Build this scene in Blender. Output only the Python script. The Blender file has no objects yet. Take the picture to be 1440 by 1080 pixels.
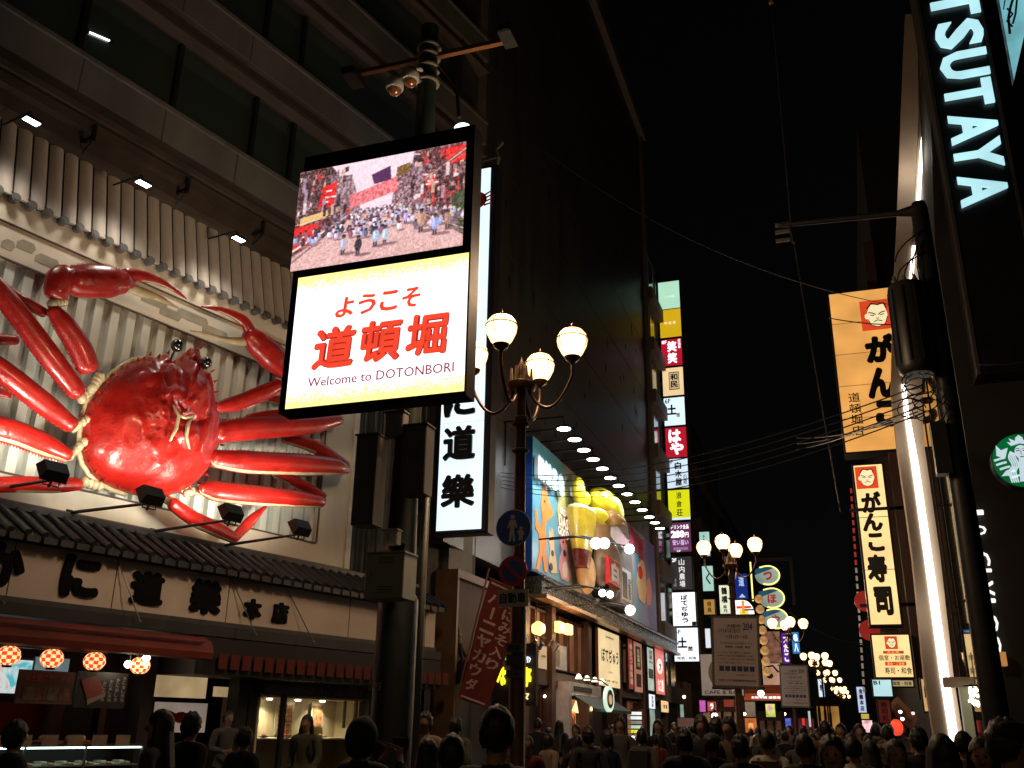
import bpy, math, random
from mathutils import Vector, Matrix
random.seed(7)
R = math.radians
SC = bpy.context.scene
COL = SC.collection
# ---------------------------------------------------------------- camera
AX_R = Vector((0.945735, 0.324570, 0.015490))      # camera right in world axes
AX_U = Vector((0.097116, -0.327826, 0.939733))     # camera up
AX_B = Vector((0.310088, -0.887234, -0.341557))    # camera back
CAM = Vector((0, 0, 1.6))
FPX = 1323.0
cd = bpy.data.cameras.new('camera'); cam = bpy.data.objects.new('camera', cd); COL.objects.link(cam)
mw = Matrix((AX_R, AX_U, AX_B)).transposed().to_4x4(); mw.translation = CAM
cam.matrix_world = mw
cd.sensor_width = 36; cd.lens = FPX / 1440 * 36; cd.clip_end = 1500; cd.clip_start = 0.05
SC.camera = cam
# ---------------------------------------------------------------- night sky
W = bpy.data.worlds.new('World'); SC.world = W; W.use_nodes = True
nt = W.node_tree; nt.nodes.clear()
sky = nt.nodes.new('ShaderNodeTexSky'); sky.sky_type = 'NISHITA'; sky.sun_disc = False
sky.sun_elevation = R(2.0); sky.sun_rotation = R(200)
hs = nt.nodes.new('ShaderNodeHueSaturation'); hs.inputs['Saturation'].default_value = 0.15
bg = nt.nodes.new('ShaderNodeBackground'); bg.inputs['Strength'].default_value = 0.0009
ow = nt.nodes.new('ShaderNodeOutputWorld')
nt.links.new(sky.outputs[0], hs.inputs['Color']); nt.links.new(hs.outputs[0], bg.inputs[0]); nt.links.new(bg.outputs[0], ow.inputs[0])
vs = SC.view_settings
SC.display_settings.display_device = 'sRGB'; vs.view_transform = 'Standard'; vs.look = 'None'; vs.exposure = 0; vs.gamma = 1
vs.use_curve_mapping = False
SC.render.engine = 'CYCLES'
cy = SC.cycles
cy.use_denoising = True; cy.use_light_tree = True; cy.max_bounces = 6; cy.diffuse_bounces = 3; cy.glossy_bounces = 3
cy.transmission_bounces = 4; cy.sample_clamp_indirect = 3; cy.sample_clamp_direct = 0; cy.caustics_reflective = False; cy.caustics_refractive = False

# ---------------------------------------------------------------- geometry helpers
def ray(px, py):
    return AX_R * (px - 720) + AX_U * (540 - py) - AX_B * FPX
class Fr:
    """upright frame: x to the right as one faces the plane, y into it, z up"""
    def __init__(s, ox, oy, rot):
        s.o = Vector((ox, oy, 0)); s.rot = R(rot)
        c, n = math.cos(s.rot), math.sin(s.rot)
        s.X = Vector((c, n, 0)); s.Y = Vector((-n, c, 0))
    def loc(s, px, py, d=0.0):
        r = ray(px, py); t = (d - (CAM - s.o).dot(s.Y)) / r.dot(s.Y)
        p = CAM + r * t - s.o
        return p.dot(s.X), p.z
    def w(s, x, y, z):
        return s.o + s.X * x + s.Y * y + Vector((0, 0, z))
BASE = {}
class MB:
    def __init__(s): s.v = []; s.f = []; s.mi = []; s.cur = 0
    def add(s, vs, fs):
        b = len(s.v); s.v += [tuple(v) for v in vs]
        s.f += [tuple(b + i for i in f) for f in fs]; s.mi += [s.cur] * len(fs); return s
    def box(s, x0, x1, y0, y1, z0, z1):
        if x0 > x1: x0, x1 = x1, x0
        if y0 > y1: y0, y1 = y1, y0
        if z0 > z1: z0, z1 = z1, z0
        return s.add([(x0,y0,z0),(x1,y0,z0),(x1,y1,z0),(x0,y1,z0),(x0,y0,z1),(x1,y0,z1),(x1,y1,z1),(x0,y1,z1)],
                     [(0,3,2,1),(4,5,6,7),(0,1,5,4),(1,2,6,5),(2,3,7,6),(3,0,4,7)])
    def bbox(s, x0, x1, y0, y1, z0, z1, b=0.01):
        """box with bevelled front face edges"""
        if x0 > x1: x0, x1 = x1, x0
        if y0 > y1: y0, y1 = y1, y0
        if z0 > z1: z0, z1 = z1, z0
        return s.add([(x0+b,y0,z0+b),(x1-b,y0,z0+b),(x1-b,y0,z1-b),(x0+b,y0,z1-b),
                      (x0,y0+b,z0),(x1,y0+b,z0),(x1,y0+b,z1),(x0,y0+b,z1),
                      (x0,y1,z0),(x1,y1,z0),(x1,y1,z1),(x0,y1,z1)],
                     [(0,1,2,3),(4,5,1,0),(5,6,2,1),(6,7,3,2),(7,4,0,3),(8,9,5,4),(9,10,6,5),(10,11,7,6),(11,8,4,7),(11,10,9,8)])
    def prism(s, poly, y0, y1):
        n = len(poly)
        a = sum(poly[i][0]*poly[(i+1)%n][1]-poly[(i+1)%n][0]*poly[i][1] for i in range(n))
        if a < 0: poly = poly[::-1]
        vs = [(p[0], y0, p[1]) for p in poly] + [(p[0], y1, p[1]) for p in poly]
        fs = [tuple(range(n)), tuple(range(2*n-1, n-1, -1))]
        fs += [(i, i+n, (i+1)%n+n, (i+1)%n) for i in range(n)]
        return s.add(vs, fs)
    def tube(s, pts, rad, n=8, flat=1.0, cap=True, nrm=None):
        """swept round section; flat squeezes it along y (local)"""
        pts = [Vector(p) for p in pts]; m = len(pts)
        if not hasattr(rad, '__len__'): rad = [rad]*m
        rings = []; ref = None
        for i in range(m):
            t = (pts[min(i+1, m-1)] - pts[max(i-1, 0)])
            if t.length < 1e-9: t = Vector((0,0,1))
            t.normalize()
            if ref is None:
                ref = Vector((0,1,0)) if abs(t.y) < 0.9 else Vector((1,0,0))
            a = (ref - t*ref.dot(t)).normalized(); ref = a
            b = t.cross(a)
            rings.append([pts[i] + (a*math.cos(2*math.pi*k/n)*flat + b*math.sin(2*math.pi*k/n))*rad[i] for k in range(n)])
        vs = [v for r in rings for v in r]; fs = []
        for i in range(m-1):
            for k in range(n):
                fs.append((i*n+k, (i+1)*n+k, (i+1)*n+(k+1)%n, i*n+(k+1)%n))
        if cap:
            fs.append(tuple(range(n))); fs.append(tuple(range(m*n-1, (m-1)*n-1, -1)))
        return s.add(vs, fs)
    def lathe(s, c, prof, n=16, ax='z'):
        """prof: list of (radius, height) round the z axis (or the y axis)"""
        vs = []; fs = []
        for r, h in prof:
            for k in range(n):
                a = 2*math.pi*k/n
                if ax == 'z': vs.append((c[0]+r*math.cos(a), c[1]+r*math.sin(a), c[2]+h))
                else: vs.append((c[0]+r*math.cos(a), c[1]+h, c[2]+r*math.sin(a)))
        for i in range(len(prof)-1):
            for k in range(n):
                q = (i*n+k, i*n+(k+1)%n, (i+1)*n+(k+1)%n, (i+1)*n+k)
                fs.append(q if ax == 'z' else q[::-1])
        a, b = tuple(range(n-1, -1, -1)), tuple(range((len(prof)-1)*n, len(prof)*n))
        fs += [a, b] if ax == 'z' else [a[::-1], b[::-1]]
        return s.add(vs, fs)
    def ball(s, c, r, nu=14, nv=9, sx=1, sy=1, sz=1):
        vs = [(c[0], c[1], c[2]-r*sz)]; fs = []
        for j in range(1, nv):
            ph = -math.pi/2 + math.pi*j/nv
            for k in range(nu):
                a = 2*math.pi*k/nu
                vs.append((c[0]+r*sx*math.cos(ph)*math.cos(a), c[1]+r*sy*math.cos(ph)*math.sin(a), c[2]+r*sz*math.sin(ph)))
        vs.append((c[0], c[1], c[2]+r*sz)); top = len(vs)-1
        for k in range(nu): fs.append((0, 1+(k+1)%nu, 1+k))
        for j in range(nv-2):
            for k in range(nu):
                a = 1+j*nu
                fs.append((a+k, a+(k+1)%nu, a+nu+(k+1)%nu, a+nu+k))
        a = 1+(nv-2)*nu
        for k in range(nu): fs.append((a+k, a+(k+1)%nu, top))
        return s.add(vs, fs)
    def plate(s, pts, y0, y1):
        return s.prism(pts, y0, y1)
    def disc(s, cx, cz, r, y0, y1, n=28, rz=None):
        return s.prism([(cx+r*math.cos(2*math.pi*k/n), cz+(rz or r)*math.sin(2*math.pi*k/n)) for k in range(n)], y0, y1)
    def stroke(s, pts, wd, y0, y1):
        """flat ribbon of varying width through 2-D points"""
        m = len(pts)
        if not hasattr(wd, '__len__'): wd = [wd]*m
        L = []; Rr = []
        for i in range(m):
            a = Vector(pts[min(i+1,m-1)]) - Vector(pts[max(i-1,0)])
            if a.length < 1e-9: a = Vector((1,0))
            a.normalize(); nn = Vector((-a.y, a.x))*wd[i]*0.5; p = Vector(pts[i])
            L.append(p+nn); Rr.append(p-nn)
        vs = [(p.x, y0, p.y) for p in L]+[(p.x, y0, p.y) for p in Rr]+[(p.x, y1, p.y) for p in L]+[(p.x, y1, p.y) for p in Rr]
        fs = []
        for i in range(m-1):
            fs += [(m+i, m+i+1, i+1, i), (2*m+i, 2*m+i+1, 3*m+i+1, 3*m+i),
                   (i, i+1, 2*m+i+1, 2*m+i), (m+i, 3*m+i, 3*m+i+1, m+i+1)]
        fs += [(0, 2*m, 3*m, m), (m-1, 2*m-1, 4*m-1, 3*m-1)]
        return s.add(vs, fs)
    def text(s, t, x0, x1, z0, z1, y, bold=0.0, depth=0.0, rot=0, shear=0.0, mirror=False, bevel=0.0, off=0.0):
        """lettering fitted into a rectangle"""
        v, f = glyphs(t, off, depth, bevel)
        if not v: return s
        if bold:      # thicker strokes: the same outline struck several times, each a hair in front of the last
            v0, f0, v, f = v, f, list(v), list(f)
            nn = 18 if bold > .055 else 8 if bold > .03 else 4
            for q in range(nn):
                dx, dy = bold*math.cos(q*2*math.pi/nn+.4), bold*math.sin(q*2*math.pi/nn+.4); o = len(v)
                v += [(p[0]+dx, p[1]+dy, p[2]+.0012*(q+1)*(8/max(nn, 8))) for p in v0]; f += [tuple(i+o for i in g) for g in f0]
        if rot:
            c, n = math.cos(R(rot)), math.sin(R(rot)); v = [(p[0]*c-p[1]*n, p[0]*n+p[1]*c, p[2]) for p in v]
        ax, bx = min(p[0] for p in v), max(p[0] for p in v); ay, by = min(p[1] for p in v), max(p[1] for p in v)
        zz = max(p[2] for p in v)
        o = []
        for p in v:
            a = (p[0]-ax)/max(bx-ax, 1e-6); b = (p[1]-ay)/max(by-ay, 1e-6)
            if mirror: a = 1-a
            o.append((x0+(x1-x0)*a+shear*(b-.5)*(z1-z0), y-(p[2]+zz), z0+(z1-z0)*b))
        return s.add(o, f)
    def vtext(s, t, x0, x1, z0, z1, y, gap=0.12, **k):
        n = len(t); st = (z1-z0)/n
        for i, ch in enumerate(t):
            if ch == ' ': continue
            g = 1-gap
            a, b = z1-st*(i+1)+st*gap/2, z1-st*i-st*gap/2
            if ch in 'ーｌ': s.text('l', (x0+x1)/2-(x1-x0)*.06, (x0+x1)/2+(x1-x0)*.06, a, b, y, **k)
            else: s.text(ch, x0, x1, a, b, y, **k)
        return s
    def xf(s, fn):
        s.v = [tuple(fn(Vector(v))) for v in s.v]; return s
_G = {}
def glyphs(t, bold, depth, bevel=0.0):
    k = (t, bold, depth, bevel)
    if k not in _G:
        c = bpy.data.curves.new('t', 'FONT'); c.body = t; c.resolution_u = 2; c.offset = bold; c.extrude = depth/2; c.bevel_depth = bevel
        o = bpy.data.objects.new('t', c); COL.objects.link(o); bpy.context.view_layer.update()
        m = bpy.data.meshes.new_from_object(o.evaluated_get(bpy.context.evaluated_depsgraph_get()))
        _G[k] = ([tuple(v.co) for v in m.vertices], [tuple(p.vertices) for p in m.polygons])
        bpy.data.meshes.remove(m); bpy.data.objects.remove(o); bpy.data.curves.remove(c)
    return _G[k]
def mesh_of(mb, name, mats, smooth):
    me = bpy.data.meshes.new(name); me.from_pydata(mb.v, [], mb.f); 
    for m in (mats if isinstance(mats, (list, tuple)) else [mats]): me.materials.append(m)
    if any(mb.mi): me.polygons.foreach_set('material_index', mb.mi)
    if smooth:
        me.polygons.foreach_set('use_smooth', [True]*len(me.polygons))
        if smooth != 1 and smooth is not True: me.set_sharp_from_angle(angle=R(smooth))
    me.update(); return me
def thing(name, label, cat, fr, x=0, y=0, z=0, group=None, kind=None):
    o = bpy.data.objects.new(name, None); COL.objects.link(o); o.empty_display_size = .2
    o.location = fr.w(x, y, z); o.rotation_euler = (0, 0, fr.rot); BASE[o.name] = Vector((x, y, z))
    if cat: o['category'] = cat
    if label: o['label'] = label
    if group: o['group'] = group
    if kind: o['kind'] = kind
    return o
def part(name, mb, mat, parent, smooth=False, label=None, kind=None):
    b = BASE[parent.name]
    mb.v = [(v[0]-b.x, v[1]-b.y, v[2]-b.z) for v in mb.v]
    o = bpy.data.objects.new(name, mesh_of(mb, name, mat, smooth)); COL.objects.link(o); o.parent = parent
    BASE[o.name] = b
    if label: o['label'] = label
    if kind: o['kind'] = kind
    return o
def one(name, mb, mat, label, cat, fr, x=0, y=0, z=0, smooth=False, group=None, kind=None):
    mb.v = [(v[0]-x, v[1]-y, v[2]-z) for v in mb.v]
    o = bpy.data.objects.new(name, mesh_of(mb, name, mat, smooth)); COL.objects.link(o)
    o.location = fr.w(x, y, z); o.rotation_euler = (0, 0, fr.rot); BASE[o.name] = Vector((x, y, z))
    if cat: o['category'] = cat
    if label: o['label'] = label
    if group: o['group'] = group
    if kind: o['kind'] = kind
    return o
def inst(src, parent, dx, dy, dz, rz=None, sc=None, name=None):
    """shares mesh data with src, shifted inside its thing"""
    c = src.copy(); COL.objects.link(c); c.parent = parent; c.location = Vector(src.location) + Vector((dx, dy, dz))
    BASE[c.name] = BASE[src.name]
    if rz is not None: c.rotation_euler[2] += rz
    if sc: c.scale = sc
    return c
def copy_tree(o, parent=None):
    c = o.copy(); COL.objects.link(c); c.parent = parent; BASE[c.name] = BASE.get(o.name, Vector())
    for ch in list(o.children): copy_tree(ch, c)
    return c
def lamp(name, kind, loc, parent, power, color, target=None, size=0.1, spot=100, blend=.6):
    d = bpy.data.lights.new(name, kind); d.energy = power; d.color = color
    if kind == 'SPOT': d.spot_size = R(spot); d.spot_blend = blend; d.shadow_soft_size = size
    elif kind == 'POINT': d.shadow_soft_size = size
    else: d.size = size
    o = bpy.data.objects.new(name, d); COL.objects.link(o)
    b = BASE[parent.name] if parent else Vector()
    o.location = Vector(loc) - b; o.parent = parent; BASE[o.name] = b
    if target is not None:
        o.rotation_euler = (Vector(target)-Vector(loc)).to_track_quat('-Z', 'Y').to_euler()
    return o

# ---------------------------------------------------------------- materials
_M = {}
def mat(name, col, rough=.6, metal=0.0, var=.25, scale=3.0, bump=.0, bscale=30, stretch=None, coat=0.0, spec=.5, dirt=None):
    if name in _M: return _M[name]
    m = bpy.data.materials.new(name); m.use_nodes = True; t = m.node_tree; p = t.nodes['Principled BSDF']
    p.inputs['Roughness'].default_value = rough; p.inputs['Metallic'].default_value = metal
    p.inputs['Coat Weight'].default_value = coat; p.inputs['Specular IOR Level'].default_value = spec
    tc = t.nodes.new('ShaderNodeTexCoord'); mp = t.nodes.new('ShaderNodeMapping'); t.links.new(tc.outputs['Object'], mp.inputs[0])
    if stretch: mp.inputs['Scale'].default_value = stretch
    n = t.nodes.new('ShaderNodeTexNoise'); n.inputs['Scale'].default_value = scale; n.inputs['Detail'].default_value = 6; n.inputs['Roughness'].default_value = .62
    t.links.new(mp.outputs[0], n.inputs['Vector'])
    cr = t.nodes.new('ShaderNodeValToRGB'); e = cr.color_ramp.elements
    e[0].position = .32; e[1].position = .68
    a = [max(0, c*(1-var)) for c in col]; b = [min(1, c*(1+var*.6)) for c in col]
    if dirt: a = list(dirt)
    e[0].color = (*a, 1); e[1].color = (*b, 1)
    t.links.new(n.outputs['Fac'], cr.inputs[0]); t.links.new(cr.outputs[0], p.inputs['Base Color'])
    mr = t.nodes.new('ShaderNodeMapRange'); mr.inputs['To Min'].default_value = max(0.02, rough-.12); mr.inputs['To Max'].default_value = min(1, rough+.12)
    t.links.new(n.outputs['Fac'], mr.inputs[0]); t.links.new(mr.outputs[0], p.inputs['Roughness'])
    if bump:
        n2 = t.nodes.new('ShaderNodeTexNoise'); n2.inputs['Scale'].default_value = bscale; n2.inputs['Detail'].default_value = 5
        t.links.new(mp.outputs[0], n2.inputs['Vector'])
        bp = t.nodes.new('ShaderNodeBump'); bp.inputs['Strength'].default_value = bump; bp.inputs['Distance'].default_value = .02
        t.links.new(n2.outputs['Fac'], bp.inputs['Height']); t.links.new(bp.outputs[0], p.inputs['Normal'])
    _M[name] = m; return m
def glow(name, col, st=1.0, uneven=.12, scale=1.5, edge=False):
    """a lit, slightly uneven translucent panel"""
    if name in _M: return _M[name]
    m = bpy.data.materials.new(name); m.use_nodes = True; t = m.node_tree; p = t.nodes['Principled BSDF']
    p.inputs['Base Color'].default_value = (*[c*.5 for c in col], 1); p.inputs['Roughness'].default_value = .35
    p.inputs['Emission Color'].default_value = (*col, 1)
    tc = t.nodes.new('ShaderNodeTexCoord'); n = t.nodes.new('ShaderNodeTexNoise'); n.inputs['Scale'].default_value = scale; n.inputs['Detail'].default_value = 2
    t.links.new(tc.outputs['Object'], n.inputs['Vector'])
    mr = t.nodes.new('ShaderNodeMapRange'); mr.inputs['From Min'].default_value = .3; mr.inputs['From Max'].default_value = .7
    mr.inputs['To Min'].default_value = st*(1-uneven); mr.inputs['To Max'].default_value = st*(1+uneven)
    t.links.new(n.outputs['Fac'], mr.inputs[0]); last = mr.outputs[0]
    if edge:   # a globe glows less where one looks through its rim
        lw = t.nodes.new('ShaderNodeLayerWeight'); lw.inputs['Blend'].default_value = .35
        m2 = t.nodes.new('ShaderNodeMapRange'); m2.inputs['To Min'].default_value = 1; m2.inputs['To Max'].default_value = .12
        t.links.new(lw.outputs['Facing'], m2.inputs[0])
        mm = t.nodes.new('ShaderNodeMath'); mm.operation = 'MULTIPLY'; t.links.new(last, mm.inputs[0]); t.links.new(m2.outputs[0], mm.inputs[1]); last = mm.outputs[0]
    t.links.new(last, p.inputs['Emission Strength'])
    _M[name] = m; return m
def glass(name, col=(.02,.025,.03), rough=.04):
    if name in _M: return _M[name]
    m = bpy.data.materials.new(name); m.use_nodes = True; p = m.node_tree.nodes['Principled BSDF']
    p.inputs['Base Color'].default_value = (*col, 1); p.inputs['Roughness'].default_value = rough; p.inputs['Specular IOR Level'].default_value = .8
    _M[name] = m; return m
BLACK = mat('black_metal', (.012,.012,.013), .45, .3, .3, 8)
DKMETAL = mat('dark_metal', (.03,.03,.032), .4, .6, .4, 6, .15, 60)
DKGREEN = mat('dark_green_paint', (.012,.02,.018), .5, .1, .3, 5, .2, 40)
GREYMETAL = mat('grey_painted_metal', (.16,.165,.15), .5, .2, .2, 4, .1, 30)
CONCRETE = mat('weathered_concrete', (.115,.108,.102), .85, 0, .3, 1.2, .3, 25, stretch=(1,1,.4))
CREAM = mat('cream_paint', (.7,.63,.51), .6, 0, .12, 1.5, .12, 20, stretch=(1,1,.35))
INK = mat('black_lettering', (.006,.006,.006), .4, 0, .2, 5)
REDP = mat('red_print', (.6,.03,.02), .5, 0, .2, 5)
WHITEP = mat('white_print', (.75,.74,.7), .5, 0, .1, 5)
WOOD = mat('brown_wood', (.09,.035,.018), .5, 0, .5, 4, .3, 30, stretch=(6,6,.6))

# ---------------------------------------------------------------- frames of the place
K = Fr(-11.1, 15.4, 75.83)          # facade of the crab restaurant
L = Fr(-9.3, 0, 90)                 # left side of the street
RW = Fr(2.1, 0, -90)                # right side of the street
def FY(y): return Fr(0, y, 0)       # plane across the street, facing the camera side
ST = Fr(0, 0, 0)
# ground
g = MB().add([(-120,-60,0),(120,-60,0),(120,420,0),(-120,420,0)], [(0,1,2,3)])
one('ground', g, mat('paving_stone', (.06,.055,.05), .5, 0, .4, 2, .4, 12), 'dark paved pedestrian street', None, ST, kind='structure')
# ================================================================ crab restaurant
CR = thing('restaurant_building', 'crab restaurant with white slatted board and cream name band under dark concrete storeys', 'building', K, 0, 0, 0)
def kz(y0, d=0.0): return K.loc(0, y0, d)[1]
def ku(px, py, d=0.0): return K.loc(px, py, d)[0]
UL = -7.0                                  # facade goes on left of the frame
UR = ku(500, 650); UT = ku(683, 300, .3)
RIBW = mat('white_sheet_metal', (.68,.7,.63), .45, 0, .15, 1.5, .1, 20, stretch=(1,1,.25))
SHADEDW = mat('shaded_white_sheet', (.42,.43,.38), .6, 0, .2)  # the white sheet again, darkened to put the recess shade into its colour
RINK = mat('raised_black_lacquer', (.004,.004,.004), .6, 0, .2, 5, spec=.08)
# --- sign board: cream frame round the slatted field
zb0, zs0, zs1, zt = kz(715), kz(662), kz(360), kz(262)
us1 = ku(449, 700)
b = MB(); b.box(UL, UR, 0, .25, zb0-.2, zs0); b.box(UL, UR, 0, .25, zs1, zt); b.box(us1, UR, 0, .25, zs0, zs1)
part('board_frame', b, CREAM, CR)
b = MB(); b.box(UL, us1, .13, .25, zs0, zs1); part('board_backing', b, SHADEDW, CR)
b = MB(); b.box(UL, UR+.02, -.06, 0, kz(703)-.02, kz(703)+.02); b.box(UL, us1+.03, -.03, 0, zs1-.03, zs1+.0); b.box(UL, UR+.02, -.05, 0, kz(310), kz(310)+.015)
b.box(us1, us1+.03, -.03, 0, zs0, zs1-.03); b.box(UL, us1, -.03, 0, zs0-.03, zs0)
part('board_trim', b, mat('brown_trim', (.1,.07,.05), .6), CR)
b = MB(); b.box(UR-.14, UR+.02, -.03, .3, zb0-.2, zs1+.15); part('corner_strip', b, mat('pale_corner', (.7,.66,.55), .5), CR)
sp = .33; u = us1-.06-sp*.62
b = MB(); x0, x1, yy = u, u+sp*.62, .03
b.add([(x0,.13,zs0),(x0+.02,yy,zs0),(x1-.02,yy,zs0),(x1,.13,zs0),(x0,.13,zs1),(x0+.02,yy,zs1),(x1-.02,yy,zs1),(x1,.13,zs1)],
      [(0,1,5,4),(1,2,6,5),(2,3,7,6),(0,3,2,1),(4,5,6,7)])
s0 = part('slat', b, RIBW, CR)
i = 1
while u - sp*i > UL+.1:
    inst(s0, CR, -sp*i, 0, random.uniform(-.004,.004)); i += 1
# painted cloud pattern, grey steps along the upper band
for j, (a, c) in enumerate([(0,10),(22,40),(52,78),(210,240),(238,262),(262,300),(300,330)]):
    b = MB(); z = kz(340 - (j%2)*9); uu0, uu1 = ku(a, 350), ku(c, 380)
    b.prism([(uu0, z-.08), (uu1, z-.08), (uu1+.05, z+.02), (uu1, z+.1), (uu0+.08, z+.1), (uu0, z+.03)], -.006-.001*(j%2), -.001)
    part('painted_cloud', b, mat('faded_grey_paint', (.33,.3,.22), .7), CR)
# --- steep white batten tiles with round caps above the board
zq0, zq1 = kz(266, -.15), kz(150, .25)
b = MB(); b.add([(UL,-.05,zq0),(UR+.3,-.05,zq0),(UR+.3,.4,zq1+.1),(UL,.4,zq1+.1)], [(0,1,2,3)]); b.box(UL, UR+.3, -.1, .3, zt-.04, zq0+.02)
part('tile_bed', b, mat('dark_tile_bed', (.05,.045,.04), .8), CR)
sp2 = .292; w = .262; TILEW = mat('plastered_tile', (.52,.46,.4), .7, 0, .2, 2, .15, 25, stretch=(1,1,.5))
b = MB(); x0 = UR+.3-w
prof = [(0,0),(.03,-.045),(.09,-.075),(w-.09,-.075),(w-.03,-.045),(w,0)]
vs = [(x0+p, -.07+q, zq0) for p, q in prof] + [(x0+p, .33+q, zq1) for p, q in prof]
b.add(vs, [(k, k+1, k+7, k+6) for k in range(5)] + [(0,5,4,3,2,1)])
t0 = part('tile_batten', b, TILEW, CR, smooth=50)
b = MB(); b.disc(x0-.015, zq0-.03, .078, -.2, -.06, 14); b.disc(x0-.015, zq0-.03, .05, -.21, -.2, 14)
c0 = part('round_cap', b, mat('grey_tile_cap', (.12,.115,.11), .7), CR)
i = 1
while x0 - sp2*i > UL:
    inst(t0, CR, -sp2*i, 0, 0); inst(c0, CR, -sp2*i, 0, 0); i += 1
# --- eave and brown beams above the tiles
BRN = mat('brown_eave', (.065,.046,.036), .7, 0, .3, 2)
b = MB(); b.box(UL, UT-.3, -.1, .6, kz(153)+.02, kz(128)); b.box(UL, UT-.3, -.28, .6, kz(128)+.002, kz(112)); b.box(UL, UT-.3, .1, .6, kz(112)+.002, kz(66))
b.box(UL, UT-.3, -.35, -.2, kz(108), kz(98)); part('eave', b, BRN, CR)
for a in (112, 245, 352, 452):
    uu = ku(a, kz and 150+a*.5)
    b = MB(); zz = kz(140); b.box(uu-.03, uu+.03, -.42, -.1, zz-.03, zz+.03); b.box(uu-.03, uu+.03, -.42, -.36, zz-.1, zz+.25)
    b.tube([(uu,-.4,zz-.08),(uu,-.12,zz-.25)], .02, 5); part('eave_bracket', b, BLACK, CR)
# --- concrete bands, windows with panes, floor after floor
WG = glass('dark_window_glass', (.035,.05,.048), .12)
FR2 = mat('window_frame', (.02,.022,.022), .5, .5)
def storey(zlo, zhi, dz):
    """spandrel, ledge and a row of windows above it"""
    b = MB(); b.box(UL, UT-.9, -.3, .6, zlo, zhi); part('concrete_band', b, CONCRETE, CR)
    b = MB(); b.box(UL, UT-.9, -.36, .6, zhi+.002, zhi+.09); b.box(UL, UT-.9, -.1, .6, zhi+.092, zhi+.3); part('sill', b, mat('sill_concrete', (.11,.1,.095), .8), CR)
    zw0, zw1 = zhi+.3, zhi+.3+dz
    b = MB(); b.box(UL, UT-.9, -.34, .6, zw1, zw1+.1); b.box(UL, UT-.9, -.15, .6, zw1+.102, zw1+.45); part('lintel', b, BRN, CR)
    return zw0, zw1
z1, z2 = kz(63,-.3), kz(8,-.3)
fl = []
dzw = kz(-135)-kz(-14)
zz = z1
for k in range(4):
    a, c = storey(zz, zz+(z2-z1), dzw); fl.append((a, c)); 
    u = UL
    for j in range(7):
        x0 = ku(122, 0)-1.62*2+1.62*j+.0
        x0 = [ku(122,20)-3.3, ku(122,20)-1.65, ku(122,20), ku(253,90), ku(360,160), ku(412,200)][j] if j < 6 else None
        if x0 is None: break
        x1 = [ku(122,20)-1.65, ku(122,20), ku(253,90), ku(360,160), ku(412,200), UT-1.0][j]
        f = MB(); f.box(x0-.05, x0+.05, -.02, .5, a, c); wf = part('window', f, FR2, CR)
        p = MB(); p.box(x0+.052, x1-.052, .08, .12, a, c); part('pane', p, WG, wf)
    for px in (115, 243, 350):
        jx = ku(px, 100, -.3); b = MB(); b.box(jx-.012, jx+.012, -.302, -.29, zz, zz+(z2-z1)); part('panel_joint', b, mat('joint', (.03,.028,.025), .9), CR)
    zz = c+.45
ztop = zz
b = MB(); b.box(UL, UT-.3, .5, 3, kz(837,-.6)-.3, ztop+1); b.box(UL-2, UL, -.3, 3, 0, ztop+1); part('wall', b, mat('dark_building_wall', (.03,.028,.026), .8), CR)
# right flank with ribs and pipes, and the pale corner pier
b = MB(); b.box(UR+.02, UT-.02, .3, .9, kz(837,-.6)-.3, ztop+1); b.box(ku(526,1000,.3), UT-.02, .3, .9, 0, kz(837,-.6)-.302); part('corner_wall', b, mat('corner_wall', (.05,.05,.048), .8, 0, .3, 2), CR)
b = MB(); b.box(ku(650,200,.2), ku(678,200,.2), .1, .5, kz(700), ztop+1); part('corner_pier', b, mat('pale_pier', (.14,.135,.12), .6), CR)
for j, px in enumerate((548, 560, 571, 592, 602, 612, 622)):
    uu = ku(px, 120, .2); b = MB(); b.tube([(uu,.2,1.5 if px<580 else zb0-1),(uu,.2,ztop)], .05 if j%2 else .035, 8); part('pipe', b, mat('pipe', (.09,.09,.085), .5, .3), CR, smooth=True)
pa, pb = K.loc(123, 44, .05), K.loc(156, 58, .05)
t = thing('tube_light', 'short white tube light in the dark upper left window', 'lamp', K, pa[0], .05, pa[1])
b = MB(); b.tube([(pa[0],.05,pa[1]),(pb[0],.05,pb[1])], .018, 7); part('tube', b, glow('tube_white', (.9,1,.95), 3, 0), t)
for q in (pa, pb): b = MB(); b.box(q[0]-.03,q[0]+.03,.03,.079,q[1]-.03,q[1]+.03); part('tube_holder', b, BLACK, t)
# --- tiled ledge under the board
TL = mat('dark_roof_tile', (.03,.03,.033), .45, 0, .4, 5, .2, 40)
URb = ku(612, 880, -.6)
z_a, z_b = kz(712,-.05), kz(745,-.95)
b = MB(); b.add([(UL,0,z_a),(URb,0,z_a),(URb,-.95,z_b),(UL,-.95,z_b),(UL,0,z_a-.08),(URb,0,z_a-.08),(URb,-.93,z_b-.06),(UL,-.93,z_b-.06)], [(0,1,2,3),(7,6,5,4),(3,2,6,7),(1,5,6,2)])
part('tile_ledge', b, TL, CR)
b = MB(); b.tube([(URb-.1,0,z_a+.03),(URb-.1,-.98,z_b+.03)], .055, 8); b.box(URb-.37,URb-.16,-.97,-.93,z_b-.09,z_b+.01)
r0 = part('roof_tile', b, TL, CR, smooth=40)
i = 1
while URb-.1-.27*i > UL: inst(r0, CR, -.27*i, 0, 0); i += 1
b = MB(); b.box(UL, URb, -.08, 0, z_a+.0, z_a+.1); part('ridge', b, TL, CR)
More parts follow.
